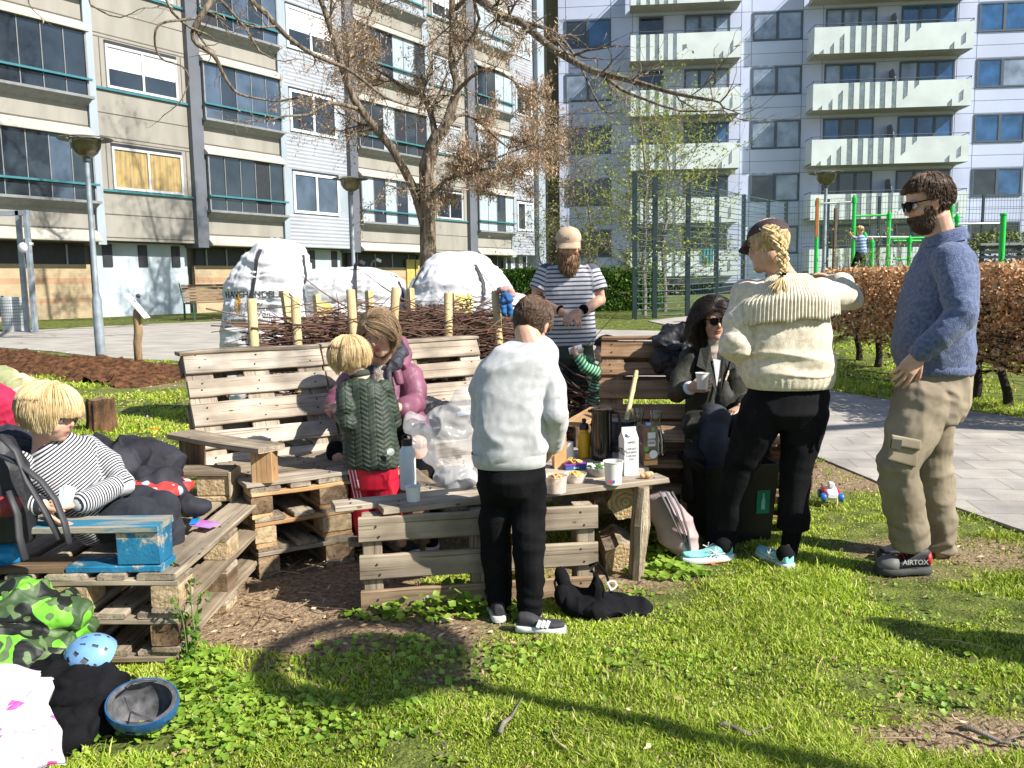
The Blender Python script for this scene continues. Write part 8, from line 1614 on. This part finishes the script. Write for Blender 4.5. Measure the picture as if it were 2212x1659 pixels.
for px,py,r_,h_,lab,mm in((1200,1062,.052,.070,'tall clear plastic tub of orange crackers, nearest the boy\'s hand',m_ora),(1243,1040,.050,.036,'low clear plastic tub of yellow corn snacks',m_cris)):
 t=lathe_thing('plastic_tub',lab,'tub',onT(px,py),[('tub',[(.001,.002),(r_*.85,.002),(r_*.88,0),(r_,h_),(r_*1.06,h_),(r_*1.06,h_+.003),(r_*.98,h_+.003),(r_*.86,.004),(.001,.004)],m_tub,30)])
 mb=MB()
 for k in range(34):a=rg.uniform(0,6.28);q=r_*.58*math.sqrt(rg.random());mb.lathe([(.001,-.003),(.017,-.003),(.017,.003),(.001,.003)],c=(q*math.cos(a),q*math.sin(a),.010+(h_-.012)*rg.random()),n=9,axis=(rg.gauss(0,1),rg.gauss(0,1),rg.gauss(0,.6)))
 mb.build('snacks',mm,t)
t=lathe_thing('serving_bowl','grey bowl of salad leaves and wrapped cheese behind the big paper cup','bowl',onT(1293,1028),[('bowl',[(.001,.004),(.03,.003),(.033,0),(.052,.022),(.058,.044),(.055,.044),(.048,.024),(.001,.010)],mat('grey_stoneware',(.40,.39,.36),rough=.4),28)]);r2=random.Random(2)
for nm,mm,n_ in(('salad_leaves',mat('salad_green',(.10,.26,.05),rough=.6,scale=20,col2=(.35,.5,.2)),26),('white_cubes',mat('cheese_white',(.70,.74,.70),rough=.6),10)):
 mb=MB()
 for k in range(n_):a=r2.uniform(0,6.28);q=.04*math.sqrt(r2.random());mb.box((q*math.cos(a),q*math.sin(a),.038+.02*r2.random()),(.026,.016,.003 if n_>20 else.010),Matrix.Rotation(r2.uniform(0,3),3,'Z')@Matrix.Rotation(r2.gauss(0,.6),3,'X'))
 mb.build(nm,mm,t)
t=cup(onT(1325,1045),.034,.044,.105,'large white paper cup with a small red and blue mark, front of the table');mb=MB();
for k,mm in((-1,mat('mark_red',(.6,.03,.05),rough=.5)),(1,mat('mark_blue',(.03,.12,.5),rough=.5))):mb=MB();mb.box((-.010+k*.0065,-.0362,.018),(.013,.003,.012),None);mb.build('printed_mark',mm,t)
cup(onT(1228,992),.030,.024,.090,'upturned white paper cup behind the orange carton')
mb=MB();c=onT(1398,1034);mb.ell(c+V(.0,0,.018),(.020,.018,.016));mb.ell(c+V(-.022,-.004,.014),(.014,.012,.012));mb.ell(c+V(.016,0,.022),(.014,.014,.012));setp(organic('ginger_root',mb,mat('bread_tan',(.42,.22,.10),rough=.7,scale=20,col2=(.62,.38,.2)),None,.003,2,disp=(((40,40,40),.002,4,'f'),)),'small knobbly tan bread piece at the front corner of the table','snack')
mb=MB();a,b=P(1352,915,4.55),P(1375,802,4.85);pts=[a.lerp(b,k/8)for k in range(9)];mb.tube(pts,[.014,.014,.0135,.014,.013,.014,.013,.0135,.011],8);
for k in(1,3,5,7):mb.lathe([(.014,-.004),(.017,0),(.014,.004)],c=pts[k],n=10,axis=b-a)
setp(mb.build('bamboo_stick',mat('bamboo',(.45,.36,.16),rough=.6,scale=5,col2=(.66,.56,.30)),smooth=True),'pale jointed bamboo stick leaning against the short bench','stick')
#  THINGS ON BENCHES AND GROUND
def heap(name,label,cat,prims,m,voxel=.007,amp=.02,seed=1,sc=6,parent=None,smooth=2,fine=.005):
 mb=MB()
 for(c,r)in prims:mb.ell(c,r)
 o=organic(name,mb,m,parent,voxel,smooth,disp=(((sc,sc,sc*.8),amp,seed,'c'),((sc*2.6,)*3,fine*1.3,seed+1,'c')))
 if label:setp(o,label,cat)
 return o
m_blkj=mat('black_nylon',(.008,.008,.011),rough=.55,scale=5,col2=(.022,.022,.028),bump=.2,bs=60,spec=.4)
heap('black_jacket','black jacket slung over the end of the short bench backrest','jacket',[(P(1462,745,5.35),(.13,.09,.09)),(P(1440,775,5.33),(.08,.07,.09)),(P(1490,720,5.4),(.10,.08,.06)),(P(1475,790,5.3),(.12,.06,.10))],m_blkj,amp=.03,seed=4)
c=P(984,872,5.0);c.z=.47;lathe_thing('lidded_pot','round black pot with a pale lid on the long bench behind the plastic bag','pot',c,[('body',[(.001,0),(.09,0),(.095,.01),(.093,.13),(.001,.13)],m_blkpl,28),('lid',[(.001,.132),(.098,.13),(.098,.145),(.09,.152),(.001,.156)],mat('pale_blue_lid',(.25,.33,.40),rough=.4),28)])
heap('dark_jumper','crumpled dark clothing with a green edge beside the black pot on the bench','clothing',[(P(945,890,4.9),(.10,.09,.05)),(P(925,880,4.92),(.06,.05,.04))],m_blkj,seed=8,amp=.02)
bc=P(1570,1090,4.50);t=thing('waste_bin','square black waste bin with a green bottle label between the two women','bin',(bc.x,4.50,0),R(8));mb=MB();W1,W0,Hb=.20,.17,.41
mb.add([(-W0,-W0,0),(W0,-W0,0),(W0,W0,0),(-W0,W0,0),(-W1,-W1,Hb),(W1,-W1,Hb),(W1,W1,Hb),(-W1,W1,Hb),(-W1+.008,-W1+.008,Hb),(W1-.008,-W1+.008,Hb),(W1-.008,W1-.008,Hb),(-W1+.008,W1-.008,Hb),(-W0+.01,-W0+.01,.01),(W0-.01,-W0+.01,.01),(W0-.01,W0-.01,.01),(-W0+.01,W0-.01,.01)],[(3,2,1,0)]+[(i,(i+1)%4,4+(i+1)%4,4+i)for i in range(4)]+[(4+i,4+(i+1)%4,8+(i+1)%4,8+i)for i in range(4)]+[(8+i,8+(i+1)%4,12+(i+1)%4,12+i)for i in range(4)]+[(12,13,14,15)]);mb.build('bucket',m_blkpl,t)
mb=MB()
for a,b in(((-W1,-W1),(W1,-W1)),((W1,-W1),(W1,W1)),((W1,W1),(-W1,W1)),((-W1,W1),(-W1,-W1))):mb.beam((*a,Hb-.018),(*b,Hb-.018),.012,.045,ext=.012)
mb.build('rim',m_blkpl,t)
ty=-(W0+(W1-W0)*.55)-.004;sl_=(W1-W0)/Hb;mb=MB();mb.box((.118,ty,.215),(.070,.003,.125),Matrix.Rotation(math.atan(sl_),3,'X'));mb.build('label',mat('label_green',(.005,.20,.12),rough=.5),t)
mb=MB();mb.slab([V(.118+x,ty-.004-(z-.215)*sl_,z)for x,z in((-.010,.175),(.010,.175),(.010,.225),(.004,.243),(.004,.262),(-.004,.262),(-.004,.243),(-.010,.225))],(0,.002,0));mb.build('bottle_pictogram',mat('label_mint',(.25,.62,.5),rough=.5),t)
c=G(1793,1090);c.z=.03;t=thing('toy_car','small red, white and blue plastic toy car in the grass between the two adults','toy',c,R(-8));mb=MB();mb.loft([(V(0,y,z),XX*w_,ZZ*h_)for y,z,w_,h_ in((-.075,.040,.028,.012),(-.05,.045,.034,.018),(0,.055,.036,.028),(.04,.055,.034,.026),(.075,.05,.03,.018))],16,se=4);mb.box((0,-.01,.095),(.034,.05,.03),None,.006);mb.build('body',mat('toy_white',(.72,.70,.76),rough=.35),t,smooth=True,auto=40)
mb=MB()
for q in(-1,1):mb.box((q*.040,.01,.055),(.018,.10,.030),None,.006)
mb.build('side_panel',mat('toy_red',(.65,.02,.04),rough=.35),t);m_tb=mat('toy_blue',(.01,.12,.55),rough=.35)
for x in(-.05,.05):
 for y in(-.05,.05):mb=MB();mb.lathe([(.001,-.011),(.024,-.011),(.026,-.006),(.026,.006),(.024,.011),(.001,.011)],c=(x,y,.026),n=18,axis=(1,0,0),cap=False);mb.build('wheel',m_tb,t,smooth=True,auto=40)
g_=G(1300,1325);gy=g_.y;t=thing('tote_bag','black fabric tote bag slumped on the grass at the feet of the bending boy','bag',(g_.x,gy,0));q=lambda x,y,d=0:P(x,y,gy+d)
mb=MB()
for c,r_ in((q(1300,1310),(.13,.10,.05)),(q(1360,1318),(.08,.08,.035)),(q(1250,1295),(.07,.08,.05)),(q(1285,1265),(.045,.05,.08)),(q(1215,1285),(.03,.04,.04))):mb.ell(c,r_)
mb.tube([q(1212,1235),q(1222,1262),q(1240,1290)],[.008,.014,.03],8);mb.tube([q(1272,1225),q(1278,1250),q(1290,1280)],[.008,.02,.03],8);o=organic('bag',mb,m_blackcloth,t,.0055,2,disp=(((7,7,7),.022,14,'r'),((18,18,18),.006,15,'r')))
mb=MB();mb.tube([q(1205,1240),q(1198,1258,-.02),q(1205,1290,-.03),q(1225,1312,-.05)],.006,6);mb.tube([q(1272,1222),q(1290,1215),q(1310,1240),q(1320,1280,-.05)],.006,6);mb.build('handle',m_blackcloth,t,smooth=True,world=True)
place_text('D',.055,Matrix.Translation(q(1328,1272,-.2))@Matrix.Rotation(R(-25),4,'Y')@Matrix.Rotation(R(90),4,'X'),W_TXT,t,target=o,lift=.003)
g_=G(1452,1205);t=thing('rucksack','grey and faded pink rucksack leaning against the table leg','rucksack',(g_.x,g_.y,0));q=lambda x,y,d=0:P(x,y,g_.y+d);mb=MB();mb.loft([(q(1482,1190),V(.05,0,.02),YY*.07),(q(1462,1150),V(.085,0,.03),YY*.09),(q(1440,1110),V(.085,0,.03),YY*.09),(q(1422,1070),V(.05,0,.02),YY*.06)],22);organic('sack',mb,mat('grey_pink_canvas',(.20,.19,.20),rough=.85,scale=5,col2=(.50,.34,.34),stretch=(1,1,.4)),t,.006,2,disp=(((6,6,6),.016,9,'r'),))
for dx in(0,14,26):mb=MB();mb.tube([q(1425+dx,1062,-.09),q(1445+dx,1100,-.12),q(1468+dx*.7,1150,-.11),q(1492,1195,-.07)],.010,6,sq=.4);mb.build('strap',mat('grey_webbing',(.10,.095,.10),rough=.8),t,smooth=True,world=True)
def helmet(name,label,c,M3,m,inner,s=1.0):
 t=thing(name,label,'helmet',c);rows,cols_=16,44;vs=[];fs=[]
 def shell(k,off=0):return[c+M3@(V(math.sin(ph)*math.cos(th)*.098,math.sin(ph)*math.sin(th)*.120,math.cos(ph)*.105)*s*k)for ph in[math.pi*.56*j/rows for j in range(rows+1)]for th in[2*math.pi*i/cols_ for i in range(cols_)]]
 F_=[];holes=set()
 for j in range(rows):
  for i in range(cols_):
   th=(i+.5)/cols_*360;vent=(4<=j<=5 or 8<=j<=9 or 12<=j<=12)and(int(th/22.5)%2==0)and(i%5)in(1,2,3)
   if vent:holes.add((j,i));continue
   i2=(i+1)%cols_;F_.append((j*cols_+i,(j+1)*cols_+i,(j+1)*cols_+i2,j*cols_+i2))
 mb=MB();mb.add(shell(1.0),F_);n0=len(mb.v);mb.add(shell(.965),[tuple(reversed(f_))for f_ in F_]);L0=rows*cols_
 mb.f+=[(L0+i,n0+L0+i,n0+L0+(i+1)%cols_,L0+(i+1)%cols_)for i in range(cols_)];mb.m=[0]*len(mb.f);mb.build('shell',m,t,smooth=True,world=True,auto=50)
 mb=MB();mb.add(shell(.955),[tuple(reversed(f_))for f_ in[(j*cols_+i,(j+1)*cols_+i,(j+1)*cols_+(i+1)%cols_,j*cols_+(i+1)%cols_)for j in range(rows)for i in range(cols_)]]);mb.add(shell(.82),[tuple(reversed(f_))for f_ in[(j*cols_+i,(j+1)*cols_+i,(j+1)*cols_+(i+1)%cols_,j*cols_+(i+1)%cols_)for j in range(rows)for i in range(cols_)]]);n1=(rows+1)*cols_;mb.f+=[(L0+i,n1+L0+i,n1+L0+(i+1)%cols_,L0+(i+1)%cols_)for i in range(cols_)];mb.m=[0]*len(mb.f);mb.build('padding',inner,t,smooth=True,world=True,auto=50)
 mb=MB()
 for q in(-1,1):mb.tube([c+M3@(V(q*.085,.04,-.01)*s),c+M3@(V(q*.06,.03,-.05)*s),c+M3@(V(q*.02,.05,-.075)*s)],.006,6,sq=.4);mb.tube([c+M3@(V(q*.085,-.05,-.01)*s),c+M3@(V(q*.06,.03,-.05)*s)],.006,6,sq=.4)
 mb.build('strap',m_strap,t,smooth=True,world=True);return t
g_=G(305,1590);c=P(308,1522,g_.y-.02);helmet('bike_helmet','dark blue bicycle helmet lying upside down on the grass, black lining showing',c,(Matrix.Rotation(R(12),3,'Y')@Matrix.Rotation(R(-154),3,'X')@Matrix.Rotation(R(70),3,'Z')),mat('helmet_blue',(.015,.085,.22),rough=.25,scale=12,col2=(.025,.12,.29),spec=.6),mat('helmet_lining',(.035,.035,.038),rough=.9,scale=30,col2=(.12,.12,.13)),.88)
c=P(200,1424,2.70);helmet('bike_helmet','light blue bicycle helmet with vents, tipped against the pallets',c,(Matrix.Rotation(R(-40),3,'Y')@Matrix.Rotation(R(25),3,'X')@Matrix.Rotation(R(60),3,'Z')),mat('helmet_light_blue',(.14,.30,.52),rough=.25,scale=12,col2=(.2,.38,.6),spec=.6),MATS['helmet_lining'],.84)
def _camo(m,nt,N,L,b,out,mp):
 tc=N.new('ShaderNodeTexCoord');o=(.16,.48,.035)
 for sc,th,colr,sd in((11,.52,(.045,.085,.03),1),(10,.53,(.006,.008,.006),7),(26,.63,(.10,.16,.06),12)):
  n=N.new('ShaderNodeTexNoise');n.inputs['Scale'].default_value=sc;n.inputs['Detail'].default_value=0;m2=N.new('ShaderNodeMapping');m2.inputs['Location'].default_value=(sd,sd*2,sd);L.new(tc.outputs['Object'],m2.inputs[0]);L.new(m2.outputs[0],n.inputs[0]);o=mixc(N,L,mathn(N,L,'GREATER_THAN',n.outputs[0],th),o,colr)
 L.new(o,b.inputs['Base Color'])
m_camo=mat('green_camouflage',(.2,.5,.05),rough=.6,extra=_camo,bump=.2,bs=40)
heap('camouflage_jacket','bright green camouflage jacket heaped beside the pallets at the left edge','jacket',[(P(30,1320,2.84),(.16,.10,.10)),(P(110,1330,2.84),(.13,.09,.06)),(P(165,1355,2.86),(.07,.06,.035)),(P(60,1390,2.78),(.14,.09,.07)),(P(-60,1340,2.8),(.15,.12,.13)),(P(120,1400,2.76),(.09,.08,.05)),(P(20,1430,2.72),(.2,.12,.12))],m_camo,amp=.018,seed=31,sc=5,voxel=.006)
heap('black_jacket','black jacket lying on the grass between the white cloth and the helmets','jacket',[(P(165,1500,2.60),(.14,.09,.085)),(P(195,1560,2.50),(.075,.09,.05)),(P(140,1580,2.46),(.10,.10,.05)),(P(130,1470,2.66),(.12,.08,.08)),(P(212,1470,2.62),(.05,.06,.035))],m_blackcloth,amp=.020,seed=41,sc=5)
def _draw(m,nt,N,L,b,out,mp):
 tc=N.new('ShaderNodeTexCoord');n=N.new('ShaderNodeTexNoise');n.inputs['Scale'].default_value=7;n.inputs['Detail'].default_value=1.5;n.inputs['Distortion'].default_value=1.2;L.new(tc.outputs['Object'],n.inputs[0]);f=mathn(N,L,'LESS_THAN',mathn(N,L,'ABSOLUTE',mathn(N,L,'SUBTRACT',n.outputs[0],.5)),.006)
 v=N.new('ShaderNodeTexVoronoi');v.distance='CHEBYCHEV';v.inputs['Scale'].default_value=18;L.new(tc.outputs['Object'],v.inputs[0]);n2=N.new('ShaderNodeTexNoise');n2.inputs['Scale'].default_value=5;L.new(tc.outputs['Object'],n2.inputs[0]);g2=mathn(N,L,'MULTIPLY',mathn(N,L,'LESS_THAN',v.outputs['Distance'],.24),mathn(N,L,'GREATER_THAN',n2.outputs[0],.50))
 L.new(mixc(N,L,g2,mixc(N,L,mathn(N,L,'MULTIPLY',f,.6),out,(.55,.10,.28)),(.75,.10,.38)),b.inputs['Base Color'])
m_draw=mat('white_cotton_drawn',(.62,.58,.60),rough=.85,col2=(.74,.71,.73),extra=_draw)
def sheet(name,label,cat,C,m,bulge=.05,folds=.02,seed=1,n=60,thick=.004):
 vs=[]
 for j in range(n+1):
  for i in range(n+1):
   u,v=i/n,j/n;p=C[0].lerp(C[1],u).lerp(C[3].lerp(C[2],u),v);e=math.sin(math.pi*min(1,max(0,u)))**.5*math.sin(math.pi*v)**.5;vs.append((p.x,p.y,p.z+bulge*e))
 q=np.array(vs);w_=q*np.array([5,5,2])+.5*np.stack([vnoise(q*4,seed),vnoise(q*4,seed+1),q[:,0]*0],1);q[:,2]+=folds*(ridged(w_,seed+2,2)+.5*ridged(q*np.array([13,8,4]),seed+4,2));q[:,0]+=.02*vnoise(q*9,seed+5);q[:,1]+=.02*vnoise(q*9,seed+6);q[:,2]=np.maximum(q[:,2],.012)
 b=len(q);I=np.arange(b).reshape(n+1,n+1);fs=np.stack([I[:-1,:-1].ravel(),I[:-1,1:].ravel(),I[1:,1:].ravel(),I[1:,:-1].ravel()],1);q2=q-np.array([0,0,thick]);fs2=fs[:,::-1]+b
 ed=np.concatenate([I[0],I[1:,-1],I[-1,::-1][1:],I[::-1,0][1:]]);fe=np.stack([ed[:-1],ed[1:],ed[1:]+b,ed[:-1]+b],1);o=npmesh(name,np.concatenate([q,q2]),np.concatenate([fs,fs2,fe]),m,smooth=True);return setp(o,label,cat)
sheet('white_cloth','white cotton bag with pink felt-pen drawings at the bottom left corner','cloth bag',[P(-160,1440,2.75),P(98,1428,2.72),P(140,1660,2.20),P(-160,1760,2.1)],m_draw,.07,.022,5)
m_dkn=mat('charcoal_padded',(.014,.014,.019),rough=.75,scale=6,col2=(.035,.035,.045),spec=.25)
heap('charcoal_jacket','charcoal padded jacket spread on the deck behind the reclining boy','jacket',[(P(285,985,3.75),(.15,.10,.07)),(P(340,1000,3.75),(.10,.09,.06)),(P(250,1010,3.65),(.10,.10,.08)),(P(360,1060,3.62),(.07,.06,.03)),(P(400,1095,3.58),(.10,.035,.022)),(P(330,1030,3.7),(.11,.10,.05))],m_dkn,amp=.022,seed=61,sc=5)
def _dots(m,nt,N,L,b,out,mp):
 tc=N.new('ShaderNodeTexCoord');v=N.new('ShaderNodeTexVoronoi');v.inputs['Scale'].default_value=16;L.new(tc.outputs['Object'],v.inputs[0]);L.new(mixc(N,L,mathn(N,L,'LESS_THAN',v.outputs['Distance'],.33),out,(.35,.50,.62)),b.inputs['Base Color'])
heap('spotted_cushion','red cloth with pale blue spots under the charcoal jacket','cloth',[(P(320,1062,3.55),(.14,.09,.035)),(P(385,1052,3.66),(.06,.07,.03))],mat('red_spotted',(.70,.035,.03),rough=.7,extra=_dots),amp=.006,seed=71)
mb=MB();c=[PZ(410,1136,.378),PZ(440,1124,.378),PZ(478,1130,.378),PZ(452,1142,.378)];mb.slab(c,(0,0,.002));def_c=mat('purple_card',(.45,.30,.60),rough=.3,scale=18,col2=(.55,.12,.52));setp(mb.build('trading_card',def_c),'purple and white playing card lying on the pallet deck','card')
mb=MB();c=[PZ(408,1133,.384),PZ(418,1116,.384),PZ(432,1120,.384),PZ(424,1132,.384)];mb.slab(c,(0,0,.002));setp(mb.build('trading_card',mat('blue_card',(.02,.25,.60),rough=.3)),'small blue card beside the purple one on the deck','card')
heap('neon_ribbon','neon yellow-green ribbon at the boy\'s foot','ribbon',[(P(376,1142,3.52),(.022,.02,.012)),(P(386,1136,3.55),(.014,.01,.01)),(P(368,1152,3.5),(.012,.01,.01))],mat('neon_yellow',(.60,.85,.04),rough=.6),voxel=.003,amp=.004,seed=3,sc=20,fine=.002)
t=thing('rucksack','black rucksack with red panels and long straps in front of the reclining boy','rucksack',(P(20,1100,2.95).x,2.95,.355));q=lambda x,y,d=0:P(x,y,2.96+d)
mb=MB();mb.loft([(q(-20,1165),XX*.14,YY*.07),(q(-25,1100),XX*.16,YY*.09),(q(-30,1010),XX*.13,YY*.10),(q(-40,950),XX*.10,YY*.07)],22);organic('sack',mb,m_blkj,t,.006,2,disp=(((6,6,6),.014,12,'r'),));mb=MB();mb.ell(q(10,1090,-.04),(.055,.05,.06));organic('red_panel',mb,mat('dark_red_nylon',(.22,.015,.02),rough=.6,scale=6,var=.3),t,.006,2,disp=(((8,8,8),.01,13,'r'),))
for pts in([(0,985),(40,1000),(90,1040),(120,1080),(140,1130),(150,1175)],[(0,940),(35,975),(60,1040),(95,1100),(130,1165)],[(20,1060),(38,1110),(42,1160),(55,1210)]):mb=MB();mb.tube([q(a,b,-.10-.01*i)for i,(a,b)in enumerate(pts)],.015,8,sq=.45);mb.build('strap',m_strap,t,smooth=True,world=True)
heap('red_coat','crimson garment behind the blond boy at the left edge','clothing',[(P(5,890,3.6),(.07,.07,.10)),(P(-30,900,3.6),(.10,.1,.16))],mat('crimson_cloth',(.42,.008,.05),rough=.8),amp=.008,seed=81)
def _flor(m,nt,N,L,b,out,mp):
 tc=N.new('ShaderNodeTexCoord');v=N.new('ShaderNodeTexVoronoi');v.inputs['Scale'].default_value=14;L.new(tc.outputs['Object'],v.inputs[0]);r=N.new('ShaderNodeValToRGB');e=r.color_ramp.elements;e[0].color=(.62,.55,.42,1);e[1].color=(.14,.17,.07,1);e.new(.4).color=(.60,.22,.06,1);e.new(.6).color=(.30,.32,.16,1);sp=N.new('ShaderNodeSeparateColor');L.new(v.outputs['Color'],sp.inputs[0]);L.new(sp.outputs[0],r.inputs[0]);L.new(r.outputs[0],b.inputs['Base Color'])
heap('floral_cloth','floral patterned cloth above the crimson garment at the left edge','cloth',[(P(25,838,3.8),(.12,.08,.05)),(P(-20,825,3.8),(.12,.1,.07)),(P(62,860,3.78),(.06,.06,.03))],mat('floral_print',(.4,.3,.2),rough=.8,extra=_flor),amp=.012,seed=85)
heap('navy_garment','dark navy garment under the boy\'s shoulder at the left edge','clothing',[(P(10,965,3.35),(.10,.10,.08)),(P(30,990,3.25),(.08,.08,.06))],MATS['dark_navy_trousers'],amp=.01,seed=87)
heap('blue_bag','bright blue nylon bag under the near painted armrest','bag',[(P(15,1200,3.02),(.05,.04,.05)),(P(-30,1205,3.02),(.09,.05,.06))],mat('bright_blue_nylon',(.01,.20,.45),rough=.5),amp=.006,seed=89)
heap('blue_jacket','small blue denim jacket hanging on the last stake of the brushwood','jacket',[(P(1094,645,6.82),(.045,.03,.055)),(P(1088,668,6.82),(.018,.02,.05)),(P(1102,668,6.82),(.018,.02,.05))],mat('denim_blue',(.03,.13,.35),rough=.9),voxel=.008,amp=.01,seed=91)
heap('pink_cloth','dusty pink cloth draped on top of the last stake','cloth',[(P(1090,626,6.85),(.055,.04,.025)),(P(1103,634,6.83),(.03,.03,.03))],mat('dusty_pink',(.42,.26,.24),rough=.9),voxel=.008,amp=.01,seed=93)
c=G(337,930);mb=MB();mb.beam(c+V(-.05,.01,.02),c+V(.05,-.01,.015),.03,.01);setp(mb.build('orange_strip',mat('orange_plastic',(.80,.16,.02),rough=.5)),'orange plastic strip in the grass near the stump','strip')
c=G(318,905);setp(heap('white_scrap',None,None,[(c+V(0,0,.02),(.02,.015,.018))],m_white,voxel=.005,amp=.003),'small white scrap beside the orange strip','scrap')
for i,(a,b)in enumerate((((2070,1590),(2240,1640)),((1550,1585),(1680,1612)),((1080,1600),(1125,1525)))):
 p,e=G(*a),G(*b);mb=MB();pts=[p.lerp(e,k/6)+V(0,.015*math.sin(k*1.7),.018+.006*math.sin(k))for k in range(7)];mb.tube(pts,[.008,.008,.007,.006,.005,.004,.002],6);mb.tube([pts[3],pts[3]+(e-p).normalized()*.06+V(.02,.05,.01)],[.004,.002],5)
 setp(mb.build('fallen_stick',m_thin,smooth=True),['dark fallen stick in the grass at the bottom right corner','pale fallen stick lying on the sunny lawn, middle foreground','thin pale stick on the lawn below the lamp shadow'][i],'stick')
def bystander():
 b=G(1985,1362)+V(SDIR.x,SDIR.y,0)/SDIR.z*1.62;b.z=0;t=thing('person','bystander just outside the right edge, casting the round shadow on the lawn','person',b);mb=MB();hf=hframe(b+V(0,0,1.62),(-.8,.5,-.2));head_prims(mb,hf,b+V(0,0,1.46));mb.loft([(b+V(0,0,1.47),XX*.09,YY*.06),(b+V(0,0,1.40),XX*.20,YY*.10),(b+V(0,0,1.1),XX*.18,YY*.12),(b+V(0,0,.85),XX*.18,YY*.13)],18)
 for q in(-1,1):chain(mb,[b+V(q*.2,0,1.38),b+V(q*.27,-.02,1.1),b+V(q*.1,.18,1.0)],[.05,.042,.03]);chain(mb,[b+V(q*.09,0,.85),b+V(q*.10,0,.45),b+V(q*.11,0,.05)],[.085,.06,.045])
 organic('body',mb,m_skin,t,.008,2,post=head_post(hf));mb=MB();mb.loft([(b+V(0,0,1.47),XX*.10,YY*.07),(b+V(0,0,1.40),XX*.22,YY*.12),(b+V(0,0,1.1),XX*.21,YY*.15),(b+V(0,0,.80),XX*.20,YY*.15)],18)
 for q in(-1,1):chain(mb,[b+V(q*.2,0,1.38),b+V(q*.27,-.02,1.1),b+V(q*.12,.17,1.0)],[.065,.055,.045])
 organic('coat',mb,m_dkn,t,.009,3);mb=MB()
 for q in(-1,1):chain(mb,[b+V(q*.09,0,.85),b+V(q*.10,0,.45),b+V(q*.11,0,.06)],[.11,.08,.065])
 organic('trousers',mb,m_blackcloth,t,.009,3);hair('hair',hf,m_brown,t,1500,cover=lambda p:p.z>.02 or p.y<0,lenf=lambda p:.12)
bystander()
